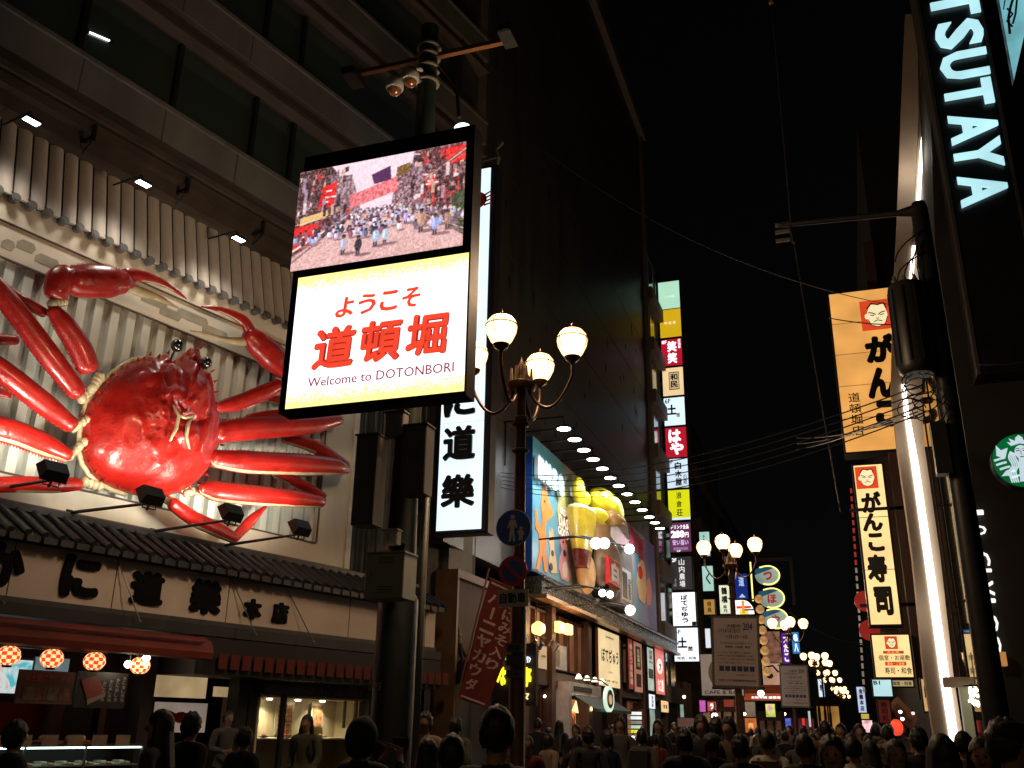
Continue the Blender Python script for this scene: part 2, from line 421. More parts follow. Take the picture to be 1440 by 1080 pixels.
# --- cream name band with raised black characters
BAND = mat('pinkish_cream_panel', (.72,.6,.52), .6, 0, .12, 1.2, .08, 15)
zf1, zf0 = kz(758,-.6), kz(837,-.6)
b = MB(); b.box(UL, URb, -.6, .3, zf0, zf1); part('name_band', b, BAND, CR)
for px in (-130, 10, 160, 322, 494, 600):
    jx = ku(px, 830, -.6); b = MB(); b.box(jx-.008, jx+.008, -.603, -.6, zf0, zf1); part('panel_joint', b, mat('joint', (.03,.028,.025), .9), CR)
b = MB(); b.box(UL, URb, -.66, -.5, zf1+.002, zf1+.07); b.box(UL, URb, -.64, -.3, zf0-.09, zf0-.002); part('band_frame', b, mat('grey_gutter', (.06,.06,.06), .5), CR)
b = MB(); b.box(UL, URb, -.8, -.1, zf0-.28, zf0-.1); part('gutter', b, mat('dark_gutter', (.028,.027,.028), .5), CR)
for ch, xa, xb, ya, yb in [('か',-28,34,762,828),('に',85,139,781,842),('道',183,229,803,851),('樂',267,310,815,864),('本',342,366,842,872),('店',382,404,847,877)]:
    ua, _ = K.loc(xa, (ya+yb)/2, -.62); ub, _ = K.loc(xb, (ya+yb)/2, -.62)
    _, za = K.loc((xa+xb)/2, yb, -.62); _, zc = K.loc((xa+xb)/2, ya, -.62)
    b = MB(); b.text(ch, ua, ub, za, zc, -.602, bold=.06, depth=.05); part('raised_character', b, RINK, CR, label='black raised character '+ch)
# stay rods from the band to the gutter
for xa, ya, xb, yb in [(-5,835,5,848),(165,785,197,874),(325,812,360,893),(405,830,441,903)]:
    pa, pb = K.loc(xa, ya, -.61), K.loc(xb, yb, -.95)
    b = MB(); b.tube([(pa[0],-.61,pa[1]),(pb[0],-.95,pb[1])], .012, 5); b.ball((pb[0],-.95,pb[1]), .025, 6, 5); part('stay_rod', b, mat('steel_rod', (.35,.35,.36), .35, .8), CR)
# --- red awning roll on the left and row of red tags on the right
AW = mat('dark_red_awning', (.22,.035,.02), .6, 0, .3, 3, .1, 20)
zr1, zr0 = kz(866,-1.0), kz(903,-1.2); ue = ku(299, 912, -1.2)
b = MB(); pr = [(-.7, zr1+.02), (-.95, zr1), (-1.15, zr1-.08), (-1.25, zr0+.1), (-1.22, zr0), (-1.1, zr0-.02), (-.7, zr0+.05)]
vs = [(UL, p, q) for p, q in pr] + [(ue, p, q) for p, q in pr]; n = len(pr)
b.add(vs, [(k, (k+1)%n, (k+1)%n+n, k+n) for k in range(n)] + [tuple(range(n)), tuple(range(2*n-1, n-1, -1))])
part('awning', b, AW, CR, smooth=40)
b = MB(); b.box(UL, ku(285,905,-1.2), -1.27, -1.2, zr1-.12, zr1-.1); part('awning_strip', b, mat('strip', (.12,.02,.015), .5), CR)
zn1, zn0 = kz(905,-.9)+.13, kz(905,-.9)-.13
b = MB(); uu = ku(310, 910, -.9); b.box(uu, uu+.2, -.9, -.89, zn0, zn1); n0 = part('red_tag', b, mat('red_cloth_tag', (.14,.018,.012), .8), CR)
k = 1
while uu + .27*k < URb: inst(n0, CR, .27*k, 0, 0); k += 1
b = MB(); b.box(ue, URb, -.8, .3, zn0+.02-.12, zf0-.3); part('valance_box', b, mat('black_timber', (.012,.01,.01), .6), CR)

# --- ground floor: shop opening, doorway, showcase window
DARKW = mat('dark_timber_wall', (.02,.014,.012), .6, 0, .4, 3, .1, 30, stretch=(8,8,1))
def kbox(x0, y0, x1, y1, d, dd=.05):
    a = K.loc(x0, (y0+y1)/2, d); c = K.loc(x1, (y0+y1)/2, d); m = (x0+x1)/2
    return a[0], c[0], d, d+dd, K.loc(m, y1, d)[1], K.loc(m, y0, d)[1]
b = MB(); b.box(UL, URb, 2.2, 2.4, 0, zf0-.3); b.box(UL, URb, -.1, 2.2, zf0-.4, zf0-.3); part('shop_back_wall', b, mat('dark_red_interior', (.05,.012,.009), .6, 0, .4, 2), CR)
for px, d in ((205, -.05), (340, -.05), (356, 0), (524, -.1), (600, -.1)):
    uu = ku(px, 1000, d); b = MB(); b.box(uu-.12, uu+.12, d, d+.3, 0, zf0-.4); part('post', b, DARKW, CR)
b = MB(); b.box(ku(206,1000,.5), ku(358,1000,.5), .5, .6, 0, K.loc(280,1048,.5)[1]); b.box(ku(326,1000,.5), ku(358,1000,.5), .5, .6, 0, zf0-.4); part('entrance_wall', b, DARKW, CR)
b = MB(); b.box(ku(524,1000,.2), URb, .15, .3, 0, zf0-.4); part('side_wall', b, DARKW, CR)
WARMP = glow('warm_lit_paper', (.8,.56,.28), .42, .25, 2)
for q in ((217,949,291,981), (302,966,328,980)):
    b = MB(); b.box(*kbox(*q, .45)); part('lit_transom', b, WARMP, CR)
# crab banner in the doorway
b = MB(); bx = kbox(216, 988, 290, 1030, .42, .02); b.box(*bx); pn = part('doorway_poster', b, glow('poster_lit', (.6,.48,.38), .3, .2, 3), CR)
b = MB(); cxp, czp = (bx[0]+bx[1])/2, (bx[4]+bx[5])/2
b.disc(cxp, czp, .16, .405, .415, 14, .1)
for sgn in (-1, 1):
    for q in range(4): b.stroke([(cxp+sgn*.12, czp+.04-q*.03), (cxp+sgn*.28, czp+.1-q*.05), (cxp+sgn*.36, czp+.02-q*.06)], [.05,.04,.01], .403, .413)
part('printed_crab', b, REDP, pn)
# showcase window, cream interior with posters and plates of food
b = MB(); s = kbox(366, 981, 522, 1100, .9, .05); gx0, gx1 = s[0], s[1]; gz1 = K.loc(444, 983, -.05)[1]; xl, xr = ku(366,1000,-.05), ku(522,1000,-.05)
b.box(xl, xr, 1.0, 1.05, .2, gz1); b.box(xl, xr, -.03, 1.0, .15, .2); b.box(xl-.04, xl, -.03, 1.0, .2, gz1); b.box(xr, xr+.04, -.03, 1.0, .2, gz1); b.box(xl, xr, -.03, 1.0, gz1, gz1+.04)
sc_ = thing('showcase', 'lit cream food showcase window with posters and plates beside the thick pole', 'showcase', K, xl, 0, 0)
part('case', b, mat('cream_case', (.62,.52,.36), .7, 0, .08), sc_)
b = MB(); b.box(xl, xr, .2, .9, .62, .64); b.box(xl, xr, -.0, 1.0, 1.28, 1.3); part('shelf', b, mat('shelf_cream', (.6,.5,.36), .5), sc_)
for q in (.08, .3, .55, .78):
    uu = xl+(xr-xl)*q; b = MB(); b.disc(uu, .5, .0, 0, 0, 3) if 0 else b.lathe((uu, .75, gz1-.03), [(.03,0),(.06,0),(.06,.03),(.03,.03)], 10)
    part('downlight', b, glow('small_downlight', (1,.85,.6), 12, 0), sc_)
    if q in (.08, .3, .78): lamp('downlight_beam', 'SPOT', (uu, .72, gz1-.05), sc_, 55, (1,.8,.5), (uu, .85, .8), .04, 130, .9)
def framed(x0, x1, z0, z1, y, m1, m2, par, rows=0):
    b = MB(); b.box(x0, x1, y, y+.03, z0, z1); f = part('poster', b, m1, par)
    b = MB(); b.box(x0+.04, x1-.04, y-.006, y-.002, z0+.04, z1-.04); c = part('poster_sheet', b, m2, f)
    return f
PA, PB, PC = mat('poster_ochre', (.6,.42,.16), .6, 0, .7, 7), mat('poster_pale', (.6,.55,.42), .6, 0, .2, 8), mat('poster_menu', (.45,.2,.1), .6, 0, .9, 14)
framed(xl+.3, xl+.85, 1.35, gz1-.15, .9, mat('redbrown_frame', (.12,.03,.02), .5), PA, sc_)
for (a, c, z0, z1) in ((.42,.58,1.35,2.0), (.74,.86,1.5,2.0)):
    x0, x1 = xl+(xr-xl)*a, xl+(xr-xl)*c; f = framed(x0, x1, z0, z1, .93, PB, PB, sc_)
    for r in range(6):
        for q in range(2):
            b = MB(); bw = (x1-x0-.1)/2; b.box(x0+.05+q*bw, x0+.04+(q+1)*bw, .915, .92, z1-.14-r*(z1-z0-.1)/6, z1-.06-r*(z1-z0-.1)/6); part('menu_picture', b, PC, f)
for j in range(9):
    uu = xl+.35+j*.27
    if uu > xr-.15: break
    zz_ = 1.3 if j % 2 else .64
    b = MB(); b.lathe((uu, .35+.1*(j%3), zz_), [(.04,0),(.05,.01),(.11,.035),(.115,.04),(.1,.035),(.02,.02)], 16); pl = part('plate', b, WHITEP, sc_, smooth=40)
    b = MB()
    for q in range(4): b.ball((uu+random.uniform(-.05,.05), .35+.1*(j%3)+random.uniform(-.04,.04), zz_+.05), .035, 7, 5, 1, 1, .7)
    part('food', b, [REDP, mat('orange_food', (.55,.2,.05), .4), mat('green_food', (.1,.2,.04), .5)][j%3], pl, smooth=True)
b = MB(); uu = ku(395, 1040, -.1); b.box(uu-.05, uu+.05, -.12, -.04, 0, gz1+.1); b.box(xl-.1, xr+.1, -.1, -.04, gz1+.04, gz1+.12); part('frame', b, BLACK, sc_)
b = MB(); b.box(xl, xr, -.035, -.03, .2, gz1)
def clear(name, tint=(.9,.95,.95), a=.12):
    if name in _M: return _M[name]
    m = bpy.data.materials.new(name); m.use_nodes = True; t = m.node_tree; t.nodes.clear()
    o = t.nodes.new('ShaderNodeOutputMaterial'); mx = t.nodes.new('ShaderNodeMixShader'); tr = t.nodes.new('ShaderNodeBsdfTransparent'); gl = t.nodes.new('ShaderNodeBsdfGlossy')
    gl.inputs['Roughness'].default_value = .03; fr = t.nodes.new('ShaderNodeFresnel'); fr.inputs[0].default_value = 1.45; tr.inputs[0].default_value = (*tint, 1)
    ge = t.nodes.new('ShaderNodeNewGeometry'); iv = t.nodes.new('ShaderNodeMath'); iv.operation = 'SUBTRACT'; iv.inputs[0].default_value = 1; t.links.new(ge.outputs['Backfacing'], iv.inputs[1])
    mu = t.nodes.new('ShaderNodeMath'); mu.operation = 'MULTIPLY'; t.links.new(fr.outputs[0], mu.inputs[0]); t.links.new(iv.outputs[0], mu.inputs[1]); t.links.new(mu.outputs[0], mx.inputs[0]); t.links.new(tr.outputs[0], mx.inputs[1]); t.links.new(gl.outputs[0], mx.inputs[2]); t.links.new(mx.outputs[0], o.inputs[0])
    _M[name] = m; return m
part('window_glass', b, clear('clear_glass'), sc_)
# dim name characters over the showcase
b = MB(); b.box(*kbox(372, 950, 522, 977, -.15, .05)); ns = one('name_board', b, mat('dark_board', (.012,.011,.01), .5), 'dark board with faint gold restaurant name above the cream showcase', 'sign', K, 0, 0, 0)
for j, ch in enumerate('かに道樂'):
    q = kbox(432+j*19, 961+j*.8, 446+j*19, 977+j*.8, -.16); b = MB(); b.text(ch, q[0], q[1], q[4], q[5], -.153, bold=.03); part('character', b, mat('dull_gold', (.13,.1,.05), .5), ns)
for j, ch in enumerate('本店'):
    q = kbox(505+j*11, 970, 511+j*11, 978, -.16); b = MB(); b.text(ch, q[0], q[1], q[4], q[5], -.153, bold=.02); part('character', b, mat('dull_gold', (.13,.1,.05), .5), ns)

# --- take-away counter on the left
CT = thing('shop_counter', 'glass fronted take-away food counter under the round checkered lanterns', 'counter', K, ku(60,1040,0), 0, 0)
x0, x1 = ku(-60,1050,-.4), ku(200,1050,-.4); zc = K.loc(100, 1047, -.4)[1]
b = MB(); b.box(x0, x1, -.4, .4, 0, zc-.55); b.box(x0, x1, .35, .4, zc-.55, zc); b.box(x0, x1, -.4, .4, zc-.03, zc); part('cabinet', b, mat('counter_body', (.05,.035,.03), .5), CT)
for q in (0, .33, .66, 1):
    uu = x0+(x1-x0)*q; b = MB(); b.box(uu-.015, uu+.015, -.42, -.39, zc-.55, zc-.03); part('mullion', b, mat('steel', (.4,.4,.4), .3, .9), CT)
b = MB(); b.box(x0, x1, -.41, -.405, zc-.55, zc-.03); part('front_glass', b, clear('clear_glass'), CT)
b = MB(); b.box(x0, x1, -.36, -.33, zc-.06, zc-.035); part('case_light', b, glow('case_tube', (.8,1,.9), 5, 0), CT)
b = MB(); b.box(x0, x1, -.35, .34, zc-.32, zc-.3); part('glass_shelf', b, mat('shelf_pale', (.4,.42,.4), .3), CT)
for j in range(26):
    uu = x0+.06+(x1-x0-.1)*j/26; b = MB()
    b.bbox(uu-.05, uu+.05, -.3, -.1, zc-.3, zc-.24-.02*(j%3), .02); part('food_pack', b, [PB, mat('pack_amber', (.5,.3,.1), .3, 0, .5, 20), WHITEP][j%3], CT)
for j in range(6):
    uu = x0+.5+j*.42; b = MB(); b.box(uu-.13, uu+.13, -.45, -.44, zc-.02, zc+.14); part('price_card', b, mat('dim_price_card', (.3,.22,.17), .7), CT)
for j in range(3):
    uu = x0+1.1+j*.5; b = MB(); b.lathe((uu, 0, zc), [(.2,0),(.22,.04),(.2,.05)], 14); tr_ = part('tray', b, mat('amber_tray', (.35,.2,.08), .4), CT, smooth=40)
    b = MB()
    for q in range(8): b.ball((uu+random.uniform(-.13,.13), random.uniform(-.1,.1), zc+.08), .05, 7, 5)
    part('fritter', b, mat('golden_food', (.6,.36,.12), .35), tr_, smooth=True)
# red noren, wooden post, signboards, screen
b = MB(); b.box(*kbox(-20, 988, 68, 1030, .9, .03)); one('cloth_banner', b, mat('noren_red', (.33,.03,.02), .8), 'red cloth banner behind the staff member in a white cap', 'banner', K)
b = MB(); b.box(*kbox(70, 985, 87, 1050, .7, .2)); part('shop_post', b, mat('tan_wood', (.22,.11,.05), .5), CR)
b = MB(); b.box(*kbox(138, 988, 147, 1050, .9, .2)); part('shop_post', b, mat('tan_wood', (.22,.11,.05), .5), CR)
b = MB(); q = kbox(-60, 922, 46, 978, .9, .06); b.box(*q); scn = one('menu_screen', b, BLACK, 'bright shop screen showing crab pictures at far left', 'screen', K)
b = MB(); b.box(q[0]+.04, q[1]-.04, .89, .9, q[4]+.04, q[5]-.04)
def screen_mat():
    m = bpy.data.materials.new('menu_screen_picture'); m.use_nodes = True; t = m.node_tree; p = t.nodes['Principled BSDF']; p.inputs['Base Color'].default_value = (.02,.02,.02,1)
    tc = t.nodes.new('ShaderNodeTexCoord'); n = t.nodes.new('ShaderNodeTexNoise'); n.inputs['Scale'].default_value = 2.2; n.inputs['Distortion'].default_value = 2
    cr = t.nodes.new('ShaderNodeValToRGB'); e = cr.color_ramp.elements; e[0].position = .35; e[0].color = (.1,.55,.62,1); e[1].position = .75; e[1].color = (.8,.12,.05,1)
    a = e.new(.48); a.color = (.75,.85,.85,1); a = e.new(.6); a.color = (.8,.55,.5,1)
    t.links.new(tc.outputs['Object'], n.inputs[0]); t.links.new(n.outputs[0], cr.inputs[0]); t.links.new(cr.outputs[0], p.inputs['Emission Color']); p.inputs['Emission Strength'].default_value = .8
    return m
part('picture', b, screen_mat(), scn)
b = MB(); q = kbox(50, 925, 97, 947, .88, .05); b.box(*q); part('clerestory_pane', b, glow('dim_blue_pane', (.3,.5,.55), .25, .3, 4), CR)
b = MB(); q = kbox(24, 943, 105, 990, -.2, .04); b.box(*q); sb = one('menu_board', b, mat('board_frame_dark', (.08,.04,.035), .6), 'dim menu board with pink heading and dish pictures below two lanterns', 'sign', K)
b = MB(); b.text('お土産にかに弁当', q[0]+.1, q[1]-.1, q[5]-.17, q[5]-.05, -.203, bold=.02); part('heading', b, mat('pink_heading', (.3,.07,.06), .6), sb)
for j in range(4):
    xx = q[0]+.1+j*(q[1]-q[0]-.15)/4; b = MB(); b.box(xx, xx+(q[1]-q[0])/5, -.21, -.203, q[4]+.05, q[4]+.24); part('dish_picture', b, [mat('dish_a', (.12,.1,.07), .6, 0, .8, 12), mat('dish_b', (.16,.06,.05), .6, 0, .8, 12)][j%2], sb)
b = MB(); q = kbox(108, 945, 178, 996, -.22, .04); b.box(*q); sb = one('menu_board', b, mat('board_black', (.012,.01,.012), .5), 'black board with a red box picture and columns of white writing', 'sign', K)
cx, cz = q[0]+(q[1]-q[0])*.33, (q[4]+q[5])/2+.02
b = MB(); b.prism([(cx-.26,cz+.12),(cx+.02,cz+.2),(cx+.22,cz-.06),(cx-.1,cz-.17)], -.232, -.222); part('red_box_picture', b, mat('box_red', (.22,.04,.03), .6), sb)
b = MB(); b.prism([(cx-.1,cz-.17),(cx+.22,cz-.06),(cx+.21,cz-.12),(cx-.08,cz-.25)], -.23, -.222); part('box_side_picture', b, mat('box_side', (.25,.2,.17), .6), sb)
for j in range(4):
    b = MB(); b.vtext('かにめし弁当'[:6-j%2], q[1]-.1-j*.12, q[1]-.04-j*.12, q[4]+.1, q[5]-.05-j*.03, -.223, bold=.01); part('writing_column', b, mat('dim_white', (.3,.29,.26), .6), sb)
# checkered lanterns
def checker():
    m = bpy.data.materials.new('checkered_paper'); m.use_nodes = True; t = m.node_tree; p = t.nodes['Principled BSDF']
    tc = t.nodes.new('ShaderNodeTexCoord'); gr = t.nodes.new('ShaderNodeTexGradient'); gr.gradient_type = 'RADIAL'; t.links.new(tc.outputs['Object'], gr.inputs[0])
    sx = t.nodes.new('ShaderNodeSeparateXYZ'); t.links.new(tc.outputs['Object'], sx.inputs[0])
    def M(op, a, b=None):
        n = t.nodes.new('ShaderNodeMath'); n.operation = op
        for i, q in enumerate((a, b)):
            if q is None: continue
            if isinstance(q, (int, float)): n.inputs[i].default_value = q
            else: t.links.new(q, n.inputs[i])
        return n.outputs[0]
    A = M('FLOOR', M('MULTIPLY', gr.outputs['Fac'], 14)); B = M('FLOOR', M('MULTIPLY', M('ADD', sx.outputs['Z'], 1.0), 19))
    ck = M('MODULO', M('ADD', A, B), 2)
    mx = t.nodes.new('ShaderNodeMix'); mx.data_type = 'RGBA'; t.links.new(ck, mx.inputs[0]); mx.inputs[6].default_value = (.95,.06,.01,1); mx.inputs[7].default_value = (1,.75,.35,1)
    t.links.new(mx.outputs[2], p.inputs['Emission Color']); p.inputs['Emission Strength'].default_value = 1.15; t.links.new(mx.outputs[2], p.inputs['Base Color'])
    return m
CKM = checker()
LT = None
for j, (px, py) in enumerate([(12,922),(73,926),(133,930),(197,936)]):
    d = -.75 if j < 3 else -.3
    x, z = K.loc(px, py, d)
    if LT is None:
        LT = thing('paper_lantern', '', 'lantern', K, x, d, z, group='round checkered lanterns over the counter')
        b = MB(); b.ball((x,d,z), .165, 24, 14, 1, 1, .88); part('lantern_shade', b, CKM, LT, smooth=True)
        b = MB(); b.lathe((x,d,z-.16), [(.06,0),(.07,.03)], 12); b.lathe((x,d,z+.13), [(.07,0),(.06,.03)], 12); part('lantern_ring', b, BLACK, LT)
        b = MB(); b.tube([(x,d,z+.15),(x,d,z+.3)], .008, 5); part('hanger', b, BLACK, LT)
        o = LT
    else:
        o = copy_tree(LT); o.location = K.w(x, d, z)
    o['label'] = ['red and white checkered round lantern at far left edge', 'red and white checkered round lantern above the dim menu board', 'red and white checkered round lantern above the red box picture', 'red and white checkered round lantern between two bare bulbs'][j]
b = MB(); b.box(ku(0,915,-.75), ku(150,925,-.75), -.77, -.73, K.loc(70,914,-.75)[1], K.loc(70,911,-.75)[1]); part('lantern_rail', b, mat('steel', (.4,.4,.4), .3, .9), CR)
for px, py, lb in ((180,934,'bare white bulb left of the fourth checkered lantern'), (206,925,'bare white bulb right of the fourth checkered lantern')):
    x, z = K.loc(px, py, -.45); t = thing('light_bulb', lb, 'bulb', K, x, -.45, z, group='bare bulbs by the shop')
    b = MB(); b.ball((x,-.45,z), .06, 12, 8); part('bulb_glass', b, glow('bare_bulb', (1,.9,.7), 12, 0), t, smooth=True)
    b = MB(); b.lathe((x,-.45,z+.05), [(.03,0),(.03,.1)], 8); b.tube([(x,-.45,z+.15),(x,-.45,z+.5)], .006, 4); part('socket', b, BLACK, t)
    lamp('bulb_light', 'POINT', (x,-.5,z-.1), t, 3, (1,.8,.55), None, .06)

# ---------------------------------------------------------------- floodlights
FLH = mat('floodlight_housing', (.015,.015,.016), .5, .4)
fl_lab = ['black floodlight on an arm, leftmost under the crab legs', 'black floodlight on an arm in front of the crab body', 'black floodlight on an arm near the lowest right crab leg', 'black floodlight on an arm, rightmost by the board corner']
for j, (rx, ry, hx, hy) in enumerate([(-25,691,75,663),(96,722,212,697),(213,748,325,721),(311,768,422,742)]):
    ra = K.loc(rx, ry, 0); D = -2.1; ha = K.loc(hx, hy, D)
    t = thing('floodlight', fl_lab[j], 'floodlight', K, ra[0], 0, ra[1], group='floodlights below the giant crab')
    b = MB(); b.tube([(ra[0],0,ra[1]),(ra[0]+.05,-.12,ra[1]+.02),(ha[0],D,ha[1]-.12)], [.028,.03,.022], 7); b.box(ra[0]-.05,ra[0]+.05,-.04,.0,ra[1]-.09,ra[1]+.06); part('arm', b, BLACK, t, smooth=40)
    b = MB(); x, z = ha
    def tilt(v, c=Vector((ha[0], D, ha[1]))):
        q = v-c; a = R(-35); return c+Vector((q.x, q.y*math.cos(a)-q.z*math.sin(a), q.y*math.sin(a)+q.z*math.cos(a)))
    b.add([(x-.17,D-.1,z-.1),(x+.17,D-.1,z-.1),(x+.17,D-.1,z+.1),(x-.17,D-.1,z+.1),(x-.2,D+.06,z-.14),(x+.2,D+.06,z-.14),(x+.2,D+.06,z+.14),(x-.2,D+.06,z+.14)], [(0,1,2,3),(4,5,1,0),(5,6,2,1),(6,7,3,2),(7,4,0,3)]).xf(tilt)
    part('housing', b, FLH, t)
    b = MB(); b.box(x-.18,x+.18,D+.05,D+.055,z-.12,z+.12).xf(tilt); part('lens', b, glow('flood_lens', (1,.93,.78), 3, 0), t)
    b = MB(); b.tube([(x-.12,D,z-.14),(x-.12,D,z-.2),(x+.12,D,z-.2),(x+.12,D,z-.14)], .012, 5); b.tube([(x,D,z-.12),(x,D+.05,z-.22)], .02, 6); part('bracket', b, BLACK, t)
    lamp('flood_beam', 'SPOT', (x, D+.12, z+.06), t, (420, 280, 420, 420)[j], (1,.92,.76), (x+.1, .1, z+2.2), .2, 120, 1.0)
for j, (px, py) in enumerate([(45,170),(202,258),(336,336)]):
    d = -.95; x, z = K.loc(px, py, d)
    t = thing('wall_lamp', ['small white eave lamp, leftmost above the batten tiles','small white eave lamp, middle one above the batten tiles','small white eave lamp, rightmost by the video sign'][j], 'lamp', K, x, d, z, group='small white lamps under the eave')
    b = MB(); b.box(x-.13,x+.13,d-.06,d+.08,z+.0,z+.05); b.tube([(x,d,z+.05),(x,d+.1,z+.2),(x,.0,z+.28)], .018, 6); part('housing', b, FLH, t)
    b = MB(); b.box(x-.12,x+.12,d-.055,d+.075,z-.012,z-.002); part('lens', b, glow('eave_lens', (.85,.9,1), 10, 0), t)
    lamp('eave_beam', 'SPOT', (x, d, z-.04), t, 110, (1,.9,.76), (x, .0, z-3.4), .2, 120, 1.0)

# ---------------------------------------------------------------- the giant crab
CD = -.55
cx0, cz0 = K.loc(205, 600, CD)
CB = thing('crab_model', 'huge glossy red crab model spread over the white slatted board', 'crab', K, cx0, 0, cz0)
def redshell(nm='red_shell', col=(.35,.01,.006)):
    m = mat(nm, col, .34, 0, .3, 5, .5, 22, coat=.45, dirt=(.24,.006,.005)); m.node_tree.nodes['Principled BSDF'].inputs['Coat Roughness'].default_value = .14; return m
RS = redshell(); CRS = mat('cream_shell', (.5,.4,.24), .35, 0, .3, 6, .2, 20, coat=.4)
out = [(115,617),(117,587),(123,568),(133,553),(145,538),(157,527),(172,516),(187,508),(196,507),(205,500),(217,503),(230,498),(238,512),(248,507),(258,498),(268,489),(272,501),(276,490),(281,508),(283,520),(292,524),(296,538),(298,553),(301,573),(307,592),(308,610),(305,627),(300,643),(292,657),(284,669),(273,680),(260,688),(247,694),(230,699),(212,700),(195,698),(178,693),(160,687),(140,677),(128,666),(119,652),(114,635)]
o2 = []
for i in range(len(out)):      # twice as many rim points
    a, c = out[i], out[(i+1) % len(out)]; o2 += [a, ((a[0]+c[0])/2, (a[1]+c[1])/2)]
OU = [K.loc(a, c, CD) for a, c in o2]
NR = 30; HB = .62
def shell_h(s): return HB*max(0, 1-s**2.3)**.62
b = MB(); vs = [(cx0, CD-HB, cz0)]; fs = []; n = len(OU)
from mathutils import noise
for r in range(1, NR+1):
    s = r/NR
    for (x, z) in OU:
        px_, pz_ = cx0+(x-cx0)*s, cz0+(z-cz0)*s
        h = shell_h(s)
        h += (.09*noise.noise(Vector((px_*3.1, pz_*3.1, 1))) + .03*noise.noise(Vector((px_*7, pz_*7, 5))))*(1-s**4) + .022*noise.noise(Vector((px_*16, pz_*16, 8)))*(1-s**4)
        # central face plate and grooves
        hx, hz = K.loc(247, 552, CD); q = math.hypot((px_-hx)/.52, (pz_-hz)/.62)
        if q < 1: h += .10*(1-q**4)
        gx = abs(q-1); h -= .085*math.exp(-(gx/.1)**2)*(1 if s < .9 else 0)
        vs.append((px_, CD-h, pz_))
for k in range(n): fs.append((0, 1+k, 1+(k+1)%n))
for r in range(NR-1):
    for k in range(n): a = 1+r*n; fs.append((a+k, a+n+k, a+n+(k+1)%n, a+(k+1)%n))
bb = len(vs)
for (x, z) in OU: vs.append((cx0+(x-cx0)*.9, CD+.25, cz0+(z-cz0)*.9))
for k in range(n): a = 1+(NR-1)*n; fs.append((a+k, bb+k, bb+(k+1)%n, a+(k+1)%n))
b.add(vs, fs); part('carapace', b, RS, CB, smooth=55)
def on_shell(px, py, lift=.02):
    x, z = K.loc(px, py, CD-.45)
    best = 1.0; a = math.atan2(z-cz0, x-cx0); rr = math.hypot(x-cx0, z-cz0); rm = 1.4
    for (ox, oz) in OU:
        da = abs((math.atan2(oz-cz0, ox-cx0)-a+math.pi) % (2*math.pi)-math.pi)
        if da < best: best = da; rm = math.hypot(ox-cx0, oz-cz0)
    return (x, CD-shell_h(min(1, rr/rm))-lift, z)
b = MB()
for pl in ([(232,573),(239,588),(235,606),(227,623)], [(260,587),(252,600),(250,617),(257,633)], [(239,587),(248,590),(260,587)]):
    b.tube([on_shell(*p, .07) for p in pl], [.02,.035,.035,.02][:len(pl)], 8)
part('shell_marking', b, CRS, CB, smooth=True)
b = MB(); b.tube([(cx0+(x-cx0)*1.02, CD+.03, cz0+(z-cz0)*1.02) for x, z in OU[72:]+OU[:18]], .045, 7); part('shell_rim', b, CRS, CB, smooth=True)
b = MB()
for k in range(0, len(OU), 2):
    x, z = OU[k]
    dx, dz = x-cx0, z-cz0; l = math.hypot(dx, dz)
    for q in (.985,):
        b.tube([(cx0+dx*q, CD-.12, cz0+dz*q), (cx0+dx*(q+.05), CD-.16, cz0+dz*(q+.05))], [.03,.004], 5)
part('shell_spines', b, RS, CB, kind='stuff')
for ex, ey, sx_, sy_, r in ((249,486,241,508,.115),(290,510,284,526,.105)):
    e = K.loc(ex, ey, CD-.5); s_ = K.loc(sx_, sy_, CD-.15)
    b = MB(); b.tube([(s_[0],CD-.1,s_[1]),(e[0],CD-.5,e[1])], .02, 6); st = part('eye_stalk', b, INK, CB)
    b = MB(); b.ball((e[0],CD-.5,e[1]), r, 18, 12); m = mat('black_gloss', (.01,.01,.01), .12, coat=1); part('eye', b, m, CB, smooth=True)
